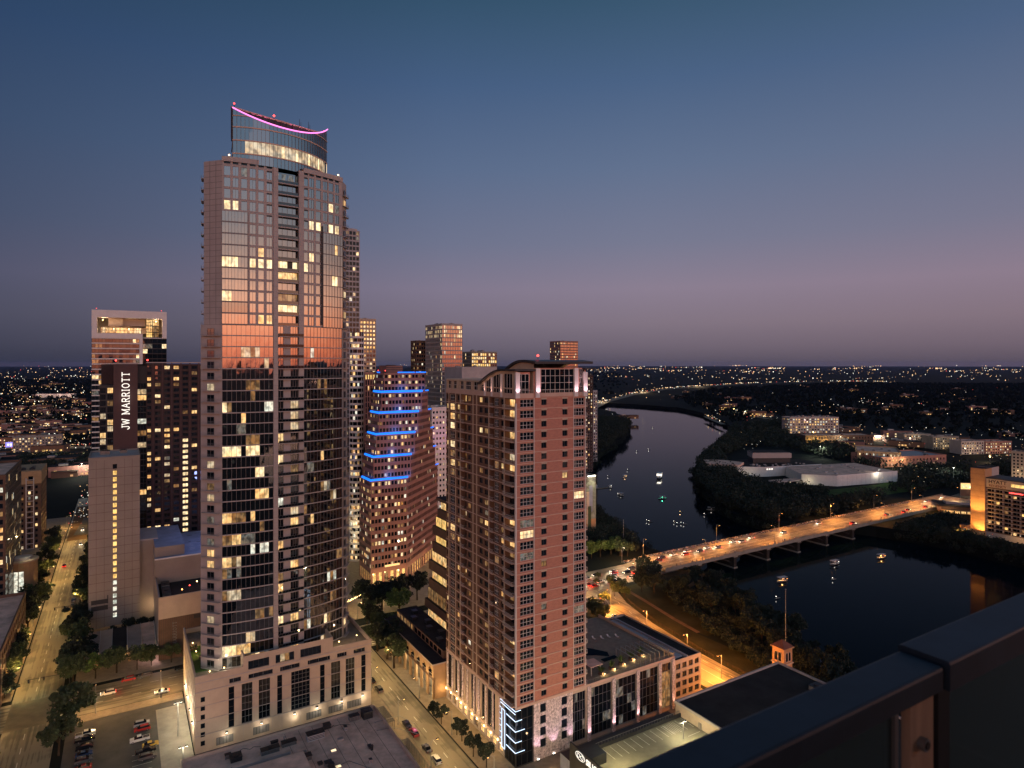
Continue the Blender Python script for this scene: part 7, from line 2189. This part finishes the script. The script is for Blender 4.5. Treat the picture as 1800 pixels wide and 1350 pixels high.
for i, (v, u, s) in enumerate(((-16, 295, 1.3), (-16.5, 305, 1.4), (-16, 316, 1.4), (-16.5, 328, 1.3), (-16, 342, 1.3), (-16.2, 357, 1.4), (-17, 385, 1.3), (-17, 399, 1.3), (-16.5, 414, 1.35), (-16, 432, 1.3), (-16, 450, 1.3), (-16, 475, 1.2), (-16, 500, 1.2))):
    tree(f'{ORD[i]} tree up the right kerb of the left street, counted from the crossing', g(v, u, .14), s, ('leaf_dark', 'leaf')[i % 3 == 0], 'trees on the right kerb')
for i, (v, s, u) in enumerate(((-9, 1.0, 296), (-2, 1.1, 297), (5, .9, 296), (10, .9, 297), (17, .85, 296), (-5, .9, 303), (24, .6, 296))):
    tree(f'{ORD[i]} tree along the pavilion front, counted from the left street', g(v, u, .14), s, 'leaf' if i else 'leaf_bright', 'trees before the pavilion')
for i, (v, u, s) in enumerate(((2, 337, .7), (8, 338, .75), (14, 338, .7), (20, 339, .6), (-4, 338, .5))):
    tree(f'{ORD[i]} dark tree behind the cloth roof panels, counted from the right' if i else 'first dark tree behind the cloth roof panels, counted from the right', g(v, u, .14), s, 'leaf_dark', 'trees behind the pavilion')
tree('large round tree at the car park corner by the lower left street', g(-14.5, 257, .12), 1.55, 'leaf')
tree('leafy tree at the bottom beside the car park left row', g(-17, 244, .12), 1.2, 'leaf')
tree('tree at the bottom left corner across the left street', g(-40, 258, .14), 1.3, 'leaf'); tree('lower tree near the bottom left corner of the view', g(-39, 240, .14), 1.3, 'leaf')
for i, (x, y, s) in enumerate(((776, 1273, .55), (803, 1292, .5), (812, 1303, .58), (832, 1330, .62), (855, 1349, .62), (762, 1258, .45))):
    tree(f'{ORD[i]} small young tree on the pavement under the brick tower', gp(x, y, .14), s, 'leaf_dark', 'young trees under the brick tower', s * 1.25)
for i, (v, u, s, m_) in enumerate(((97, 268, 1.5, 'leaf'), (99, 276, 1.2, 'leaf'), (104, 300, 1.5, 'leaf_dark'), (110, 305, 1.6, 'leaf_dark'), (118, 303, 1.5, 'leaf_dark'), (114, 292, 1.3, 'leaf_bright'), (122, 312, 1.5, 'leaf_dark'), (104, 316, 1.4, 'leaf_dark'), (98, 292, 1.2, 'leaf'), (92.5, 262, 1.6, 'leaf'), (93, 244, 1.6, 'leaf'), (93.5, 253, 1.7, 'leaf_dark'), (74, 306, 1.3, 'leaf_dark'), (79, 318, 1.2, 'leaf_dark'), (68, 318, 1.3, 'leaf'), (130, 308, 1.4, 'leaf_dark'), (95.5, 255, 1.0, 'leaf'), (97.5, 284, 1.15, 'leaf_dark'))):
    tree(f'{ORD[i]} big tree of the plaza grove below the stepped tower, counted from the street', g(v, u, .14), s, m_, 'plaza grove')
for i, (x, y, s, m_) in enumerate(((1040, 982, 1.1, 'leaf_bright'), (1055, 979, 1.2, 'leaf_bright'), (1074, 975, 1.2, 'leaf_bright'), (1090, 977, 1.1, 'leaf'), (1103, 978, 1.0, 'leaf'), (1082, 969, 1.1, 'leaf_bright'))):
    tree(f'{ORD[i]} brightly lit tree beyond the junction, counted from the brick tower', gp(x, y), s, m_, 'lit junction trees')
for i, (x, y, s) in enumerate(((1138, 1028, 1.35), (1128, 1040, 1.2), (1150, 1042, 1.3), (1146, 1016, 1.2), (1132, 1010, 1.0), (1092, 1040, .8), (1080, 1048, .9), (1075, 1035, .7), (1062, 1062, .7), (1098, 1052, .6), (1050, 1092, 1.0), (1042, 1080, 1.0), (1060, 1100, .9), (1052, 1018, .4), (1048, 1028, .4))):
    tree(f'{ORD[i]} tree of the roadside park between junction and bridge', gp(x, y), s, 'leaf_dark' if i < 5 else 'leaf', 'roadside park trees')
for i in range(84):
    t = R.random()
    a = gp(1168, 1030).lerp(gp(1500, 1262), t)
    c = gp(1250, 1040, WZ).lerp(gp(1580, 1272, WZ), t)
    p = a.lerp(Vector((c.x, c.y, 0)), R.uniform(0, .92))
    tree('dark shore tree in the dense grove between lakeside road and water', (p.x, p.y, -.5), R.uniform(.6, 1.25), 'leaf_dark', 'dark grove by the lakeside road')

def inpoly(P_, poly):
    x, y = P_[:, 0], P_[:, 1]
    ins = np.zeros(len(P_), bool)
    n = len(poly)
    for i in range(n):
        x0, y0 = poly[i]; x1, y1 = poly[(i + 1) % n]
        c = ((y0 > y) != (y1 > y)) & (x < (x1 - x0) * (y - y0) / (y1 - y0 + 1e-9) + x0)
        ins ^= c
    return ins
LAKE = [(p.x, p.y) for p in hole]
def wood(name, label, pix, count, h0, h1, leaves, ls, m_='leaf_dark', polyw=None, dry=True, z=0.0):
    poly = polyw or [tuple(gp(x, y))[:2] for x, y in pix]
    A = np.array(poly)
    off = lambda q: (lambda v, u: (v < 262) | (v > 650) | (u < 258) | (u > 309))(GC * q[:, 0] + GS * q[:, 1], -GS * q[:, 0] + GC * q[:, 1])
    lo, hi = A.min(0), A.max(0)
    pts = np.zeros((0, 2))
    while len(pts) < count:
        q = NR.uniform(lo, hi, (count * 4, 2))
        q = q[inpoly(q, poly)]
        if dry: q = q[~inpoly(q, LAKE)]
        q = q[off(q)]
        pts = np.vstack([pts, q])
    pts = pts[:count]
    h = NR.uniform(h0, h1, count)
    C = np.repeat(np.column_stack([pts, np.zeros(count)]), leaves, 0)
    hh = np.repeat(h, leaves)
    d = NR.normal(size=(len(C), 3)); d /= np.linalg.norm(d, axis=1)[:, None]
    rr = NR.uniform(.55, 1.0, len(C))
    lump = 1 + .25 * np.sin(d[:, 0] * 5 + hh * 9) * np.cos(d[:, 1] * 6 + hh * 5)
    C = C + d * (rr * lump * hh)[:, None] * np.array([.48, .48, .42])
    C[:, 2] += hh * .52 + z
    q = leaf_quads(C, np.repeat(ls * h / np.mean(h), leaves) if False else ls)
    return tag(obj(name, qmesh(name, q, m_)), label, 'woodland', kind='stuff')
wood('riverside_wood', 'dark wood on the left bank up the lake', [(1034, 745), (1062, 738), (1106, 742), (1116, 750), (1100, 774), (1066, 800), (1036, 826), (1020, 830), (1020, 760)], 420, 9, 17, 130, 1.0)
wood('riverside_wood', 'dark wood behind the bright trees left of the bridge', [(1030, 905), (1048, 908), (1078, 932), (1116, 962), (1120, 972), (1080, 968), (1030, 972)], 90, 7, 13, 420, .5)
wood('riverside_wood', 'dense dark wood between the lake and the white halls', [(1282, 770), (1300, 790), (1262, 806), (1290, 840), (1345, 868), (1400, 868), (1465, 876), (1400, 888), (1340, 898), (1480, 888), (1560, 878), (1500, 905), (1470, 930), (1350, 934), (1300, 920), (1258, 898), (1231, 870), (1224, 842), (1232, 815)], 760, 8, 16, 150, .9)
wood('riverside_wood', 'dark wood on the far shore right of the bridge', [(1480, 934), (1500, 912), (1560, 902), (1610, 892), (1640, 904), (1690, 915), (1708, 948), (1760, 960), (1830, 975), (1860, 1010), (1760, 988), (1690, 970), (1620, 955), (1540, 942)], 330, 5, 10, 240, .6, z=-3)
wood('scrub', 'dark scrub and small trees under the shore grove by the road', [(1160, 1035), (1225, 1040), (1300, 1100), (1400, 1165), (1480, 1230), (1420, 1230), (1330, 1170), (1250, 1120)], 240, 2.5, 6, 130, .38, z=-.4)
wood('wooded_slope', 'tree-filled ground around the buildings across the lake', [(1290, 752), (1380, 742), (1388, 775), (1500, 790), (1510, 822), (1640, 826), (1700, 822), (1720, 860), (1640, 852), (1580, 858), (1575, 822), (1450, 806), (1400, 792), (1330, 785), (1262, 790)], 520, 8, 14, 90, 1.1)
wood('wooded_slope', 'dark trees between the bridge end and the lots behind the hotel', [(1560, 862), (1620, 846), (1720, 828), (1800, 815), (1830, 835), (1730, 846), (1700, 858), (1650, 860), (1600, 872)], 150, 6, 11, 110, .9)
wood('wooded_slope', 'dark tree canopy covering the plain right of the lake', [(1262, 734), (1215, 714), (1180, 702), (1250, 684), (1480, 674), (1900, 676), (1900, 790), (1770, 775), (1640, 764), (1500, 748), (1385, 730), (1330, 735), (1300, 748)], 5200, 8, 15, 26, 2.6, 'leaf_far')
wood('wooded_slope', 'dark tree canopy on the plain far to the left', [(-40, 668), (170, 668), (170, 780), (-40, 780)], 2400, 8, 14, 30, 2.4, 'leaf_far')
wood('wooded_slope', 'dark trees along the vacant lot at the far left street', [(20, 812), (155, 808), (155, 826), (60, 834)], 90, 9, 15, 140, 1.1)
wood('wooded_slope', 'far dark canopy under the skyline between the towers', [(600, 660), (1090, 655), (1110, 690), (1050, 706), (600, 720)], 1400, 9, 16, 20, 4.0, 'leaf_far')

# ------------------------------------------------------------------ the wide plain: low buildings and lights
def low_geo(i):
    rr = random.Random(i + 40)
    w, d, h = rr.uniform(22, 60), rr.uniform(16, 34), rr.uniform(5, 13)
    b = MB(); wl_ = rr.choice(['brown', 'brick_dark', 'rose_stone', 'brown', 'panel_wall', 'roof_dark'])
    b.box(-w / 2, w / 2, 0, d, 0, h, wl_, rr.choice(['concrete', 'roof_pale', 'roof_dark', 'roof_dark'])); b.box(-w / 2 - .3, w / 2 + .3, -.3, d + .3, h, h + .5, wl_, 'roof_dark')
    b.box(-w * .3, -w * .1, d * .3, d * .6, h + .5, h + 2.5, 'metal_grey')
    nf = max(1, int(h / 4))
    for f in range(nf):
        for k in range(int(w / 4)):
            if rr.random() < .45:
                x = -w / 2 + 1 + k * 4; z = f * 4 + .9
                b.box(x, x + 2.6, -.08, -.005, z, z + 2.0, rr.choice(['lit_warm', 'lit_cream', 'lit_gold', 'far_dim']))
    return b.mesh('low_building')
LG = [low_geo(i) for i in range(9)]
def scatter(n, x0, x1, y0, y1, lab, group):
    k = 0
    while k < n:
        px, py = R.uniform(x0, x1), y0 + (y1 - y0) * R.random() ** .8
        p = gp(px, py)
        if inpoly(np.array([[p.x, p.y]]), LAKE)[0]: continue
        tag(obj('low_building', R.choice(LG), None, p, R.uniform(-.35, .35) + math.atan2(-p.x, p.y) * .6), lab, 'building', group)
        k += 1
scatter(64, -25, 158, 672, 782, 'small low building with a few lit windows on the dark plain at the left', 'low buildings on the left plain')
scatter(10, 1480, 1800, 752, 790, 'small low lit building among trees across the lake on the right', 'low buildings on the right shore')
scatter(34, 1070, 1800, 680, 740, 'tiny low building lost in the dark wooded plain on the right', 'low buildings on the far plain')
scatter(14, -10, 155, 792, 850, 'low building near the highway beyond the left street', 'low buildings by the highway')

lights_ = {k: ([], []) for k in ('far_warm', 'far_white', 'far_red', 'far_dim')}
def bulb(p, r, m_):
    V, Fq = lights_[m_]
    k = len(V)
    V += [(p.x + r, p.y, p.z), (p.x - r, p.y, p.z), (p.x, p.y + r, p.z), (p.x, p.y - r, p.z), (p.x, p.y, p.z + r), (p.x, p.y, p.z - r)]
    Fq += [tuple(k + i for i in t) for t in ((0, 2, 4), (2, 1, 4), (1, 3, 4), (3, 0, 4), (2, 0, 5), (1, 2, 5), (3, 1, 5), (0, 3, 5))]
def sprinkle(n, x0, x1, y0, y1, mix, r0=.35, r1=.8, pw=1.0, clump=.5):
    cx, cy = R.uniform(x0, x1), R.uniform(y0, y1)
    k = 0
    while k < n:
        if R.random() < 1 - clump or k == 0: cx, cy = R.uniform(x0, x1), y0 + (y1 - y0) * R.random() ** pw
        px, py = cx + R.gauss(0, 9), max(y0, cy + R.gauss(0, (cy - 638) * .03))
        p = gp(px, py, 7)
        if inpoly(np.array([[p.x, p.y]]), LAKE)[0]:
            if R.random() < .3: cx, cy = R.uniform(x0, x1), R.uniform(y0, y1)
            continue
        bulb(p, p.y / F * R.uniform(r0, r1) * (1.5 if R.random() < .06 else 1), R.choices(list(lights_), mix)[0]); k += 1
sprinkle(330, 1040, 1810, 641.2, 654, (8, 3, .6, 2), .3, .9, .8, .8)
sprinkle(280, 1040, 1810, 648, 668, (5, 4, .4, 4), .3, .7)
sprinkle(200, 1060, 1810, 664, 735, (5, 4, .5, 6), .28, .65)
sprinkle(240, -20, 160, 643, 690, (6, 4, .5, 4), .3, .75)
sprinkle(430, -20, 160, 680, 790, (7, 4, .9, 4), .3, 1.0)
sprinkle(110, 610, 1060, 641, 660, (6, 4, .5, 3), .3, .65)
sprinkle(160, 1480, 1800, 745, 800, (6, 4, .5, 4), .25, .6)
sprinkle(60, 1250, 1480, 705, 790, (6, 4, .5, 4), .25, .55)
sprinkle(70, 1540, 1790, 800, 850, (6, 5, .7, 3), .25, .55)
sprinkle(40, 1660, 1810, 930, 975, (8, 1, .2, 4), .2, .5)
def along(pts, n, mix, jit, z=7):
    for _ in range(n):
        k = R.randrange(len(pts) - 1); p = pts[k].lerp(pts[k + 1], R.random())
        bulb(Vector((p.x + R.gauss(0, jit), p.y + R.gauss(0, jit), z)), p.y / F * R.uniform(.3, .75), R.choices(list(lights_), mix)[0])
along([gp(x, y) for x, y in ((1040, 716), (1060, 707), (1110, 694), (1170, 684), (1240, 679), (1330, 674), (1460, 671), (1560, 672))], 240, (7, 5, 1.5, 2), 10)
along([gp(x, y) for x, y in ((-20, 790), (40, 789), (110, 787), (160, 786))], 90, (5, 4, 3, 2), 7, 4)
along([gp(x, y) for x, y in ((1290, 722), (1305, 728), (1330, 733), (1362, 738))], 40, (7, 4, 1, 1), 5, 5)
along([gp(x, y) for x, y in ((1240, 732), (1252, 738), (1272, 746))], 20, (7, 2, 1, 1), 4, 5)
along([g(-30, 560), g(-28, 640), g(-26, 760)], 60, (7, 4, 2, 2), 4, 4)
for _ in range(900):                                     # the city behind the viewer, mirrored in the facades
    a, d_ = R.uniform(-1.9, 1.9), 120 * math.exp(R.uniform(0, 3.6))
    bulb(Vector((math.sin(a) * d_, -math.cos(a) * d_, R.uniform(4, 30 if d_ < 500 else 9))), .12 + d_ * .0006, R.choices(list(lights_), (5, 4, .5, 2))[0])
for k, (V, Fq) in lights_.items():
    me = bpy.data.meshes.new('city_lights'); me.from_pydata(V, [], Fq); me.materials.append(MATS[k]); me.update()
    tag(obj('city_lights', me), {'far_warm': 'amber lamps scattered over the dark plain to the horizon', 'far_white': 'white lamps scattered over the dark plain to the horizon', 'far_red': 'red lamps and tail lights scattered over the plain', 'far_dim': 'faint amber lamps scattered over the dark plain'}[k], 'city lights', kind='stuff')
T = box_tower('long_store', 'long low store with a bright pinkish lit front on the left plain', gp(62, 699), 118, 40, 11, 'stone', None, None, None, None, styles=ST, rz=rad(24), units=3, cat='building', ubig=2)
for x in (14, 44, 74, 104): light('front_light', T.o, (x, -12, 8), 9000, (1, .72, .6), .6)
T = Thing('billboard', 'glowing violet and white billboard beside the far left highway', 'billboard', gp(9, 792), rad(30))
b = MB(); b.box(0, 22, 0, 1, 4, 12, 'metal_dark'); b.box(10.4, 11.6, .2, .9, 0, 4, 'metal_dark'); T.part('board', b)
b = MB(); b.box(.4, 21.6, -.12, -.01, 4.4, 11.6, 'violet_panel'); T.part('screen', b); b = MB()
for i in range(6): b.box(2.4 + i * 3, 4.6 + i * 3, -.18, -.13, 6.6, 9.6, 'sign_white')
T.part('lettering', b)
# lamps that throw the warm glow of the far highway, left plain and shore streets
for nm, x, y, z, pw, c in (('highway', 1060, 707, 25, 60000, (1, .72, .42)), ('highway', 1130, 690, 30, 120000, (1, .72, .42)), ('highway', 1230, 680, 40, 200000, (1, .72, .42)), ('left', 40, 788, 22, 12000, (1, .7, .45)), ('left', 110, 786, 22, 12000, (1, .7, .45)), ('left', 90, 812, 14, 12000, (1, .8, .45)), ('left', 145, 812, 14, 14000, (1, .75, .4)), ('left', 60, 720, 30, 16000, (1, .7, .4)), ('left', 110, 740, 25, 10000, (1, .7, .4)), ('left', 20, 750, 25, 10000, (1, .7, .4)), ('shore', 1310, 729, 14, 20000, (1, .72, .4)), ('shore', 1290, 724, 14, 8000, (.9, 1, .6)), ('shore', 1430, 768, 14, 15000, (1, .72, .4)), ('shore', 1545, 776, 12, 16000, (1, .8, .6)), ('shore', 1600, 778, 12, 9000, (1, .6, .6)), ('shore', 1740, 812, 12, 14000, (1, .7, .4)), ('shore', 1790, 822, 12, 14000, (1, .7, .4)), ('shore', 1660, 842, 9, 4000, (1, .8, .6)), ('shore', 1600, 832, 9, 3000, (1, .8, .6))):
    p = gp(x, y)
    T = Thing('lamp_post', f'lone tall lamp post glowing on the {dict(highway="far highway", left="left plain", shore="far shore")[nm]}', 'lamp post', p, 0, 'far lamp posts')
    b = MB(); b.tube((0, 0, 0), (0, 0, z * .5), .3, .2, 'metal_grey', 5); T.part('pole', b); b = MB(); b.ball((0, 0, z * .5 + .6), .9, 'bulb_warm', 6); T.part('lamp_head', b)
    light('lamp_light', T.o, (0, 0, z * .5 + 2.2), pw, c, 1.0)

sb_ = []
for a, c in zip(hole, hole[1:]):
    m_ = (a + c) / 2
    if m_.y < 150 or m_.y > 1000 or (c - a).length > 400: continue
    for i in range(int((c - a).length / 3.0)):
        q = a.lerp(c, R.random()); sb_.append((q.x + R.gauss(0, 2.0), q.y + R.gauss(0, 2.0)))
sb_ = np.array(sb_)
vv, uu = GC * sb_[:, 0] + GS * sb_[:, 1], -GS * sb_[:, 0] + GC * sb_[:, 1]
sb_ = sb_[~((vv > 262) & (uu > 262) & (uu < 306) & (vv < 660))]
hh_ = NR.uniform(3, 8, len(sb_))
C_ = np.repeat(np.column_stack([sb_, np.full(len(sb_), -5.5)]), 70, 0); d_ = NR.normal(size=(len(C_), 3)); d_ /= np.linalg.norm(d_, axis=1)[:, None]
C_ = C_ + d_ * (np.repeat(hh_, 70) * NR.uniform(.5, 1, len(C_)))[:, None] * np.array([.5, .5, .55]); C_[:, 2] += np.repeat(hh_, 70) * .45
tag(obj('shore_scrub', qmesh('shore_scrub', leaf_quads(C_, .6), 'leaf_dark')), 'dark bushes hanging over both shores of the lake', 'bushes', kind='stuff')
# string lights and lamp-lit trees of the plaza
T = Thing('string_lights', 'warm strings of bulbs strung across the plaza trees', 'string lights', g(84, 302), GA)
b = MB()
for k in range(6):
    a, c = Vector((-14 + k * 3, -3 + k * 2.4, 6)), Vector((8 + k * 3, 4 + k * 2.2, 6.5))
    pts = [a.lerp(c, i / 12) + Vector((0, 0, -1.4 * math.sin(math.pi * i / 12))) for i in range(13)]
    b.path(pts, .03, 'metal_dark', 3)
    for p in pts: b.ball(p, .2, 'bulb_warm', 5)
T.part('bulb_string', b)
light('string_light', T.o, (-2, 2, 4.5), 1500, (1, .62, .25), .6); light('string_light', T.o, (8, 8, 4.5), 1200, (1, .62, .25), .6); light('tree_light', T.o, (26, -8, 3), 900, (.9, .9, .2), .4); light('tree_light', T.o, (32, -10, 4), 600, (.9, .9, .2), .4)

# ------------------------------------------------------------------ the balcony we look from
RT = Thing('balcony_railing', 'dark metal cap rail with glass panels close in the lower right corner', 'railing', (0.7414, 1.231, H - .55), GA)
b = MB(); 
def bevbox(b, x0, x1, y0, y1, z0, z1, m, r=.006):
    pr = [(y0, z0), (y1, z0), (y1, z1 - r), (y1 - r * .3, z1 - r * .3), (y1 - r, z1), (y0 + r, z1), (y0 + r * .3, z1 - r * .3), (y0, z1 - r)]
    k, c = len(b.v), len(pr)
    b.v += [(x0, y, z) for y, z in pr] + [(x1, y, z) for y, z in pr]
    b.f += [tuple(k + i for i in reversed(range(c))), tuple(k + c + i for i in range(c))]; b.m += [m, m]
    for i in range(c):
        j = (i + 1) % c; b.f.append((k + i, k + j, k + c + j, k + c + i)); b.m.append(m)
bevbox(b, -4, 0, -.08, 0, -.042, 0, 'cap_metal')
RT.part('cap_rail', b)
b = MB(); bevbox(b, .012, 5, -.086, .006, -.046, .008, 'cap_metal'); RT.part('cap_rail', b)
b = MB(); b.box(-.085, -.006, -.066, -.05, -1.1, -.043, 'wood_post'); pst = RT.part('post', b)
b = MB(); b.tube((-.052, -.066, -.128), (-.052, -.078, -.128), .0115, .0115, 'metal_grey', 16); b.tube((-.052, -.078, -.128), (-.052, -.080, -.128), .007, .007, 'frame_dark', 12); obj('bolt', b, pst)
b = MB(); b.box(.003, .045, -.07, -.02, -1.1, -.047, 'metal_dark'); RT.part('post', b)
m, n, l, p = nt('pane_glass')
p.inputs['Base Color'].default_value = (.05, .085, .09, 1); p.inputs['Roughness'].default_value = .2; p.inputs['Alpha'].default_value = .88
for x0, x1 in ((-4, -.12), (.07, 5)):
    b = MB(); b.box(x0, x1, -.052, -.040, -1.05, -.06, 'pane_glass'); RT.part('glass_panel', b)
    b = MB(); b.box(x0 - .012 if x0 > 0 else x1, x0 if x0 > 0 else x1 + .012, -.058, -.034, -1.05, -.05, 'metal_grey'); RT.part('glass_clip', b)
BT = Thing('balcony', 'dark balcony floor and back wall the view is taken from', 'balcony', (0.7414, 1.231, H - .55), GA)
b = MB(); b.box(-6, 6, -3.4, .1, -1.45, -1.12, 'concrete'); b.box(-3.2, 2.6, -3.6, -3.41, -1.12, 2.3, 'concrete'); b.box(-3.2, 2.6, -3.6, -.6, 2.3, 2.6, 'concrete'); b.box(-2.2, -2.0, -3.41, -1.4, -1.12, 2.3, 'concrete')
BT.part('slab', b)
# ------------------------------------------------------------------ evening air over the plain
hm = bpy.data.materials.new('haze_air'); hm.use_nodes = True
hm.node_tree.nodes.clear()
ho = hm.node_tree.nodes.new('ShaderNodeOutputMaterial'); hv = hm.node_tree.nodes.new('ShaderNodeVolumePrincipled')
hv.inputs['Color'].default_value = (.26, .40, .85, 1); hv.inputs['Density'].default_value = 0.9e-5
hm.node_tree.links.new(hv.outputs[0], ho.inputs['Volume']); MATS['haze_air'] = hm
b = MB(); b.box(-41000, 41000, -41000, 41000, WZ - 5, 226, 'haze_air')
tag(obj('haze', b), 'thin evening haze over the city and plain', 'haze', kind='stuff')
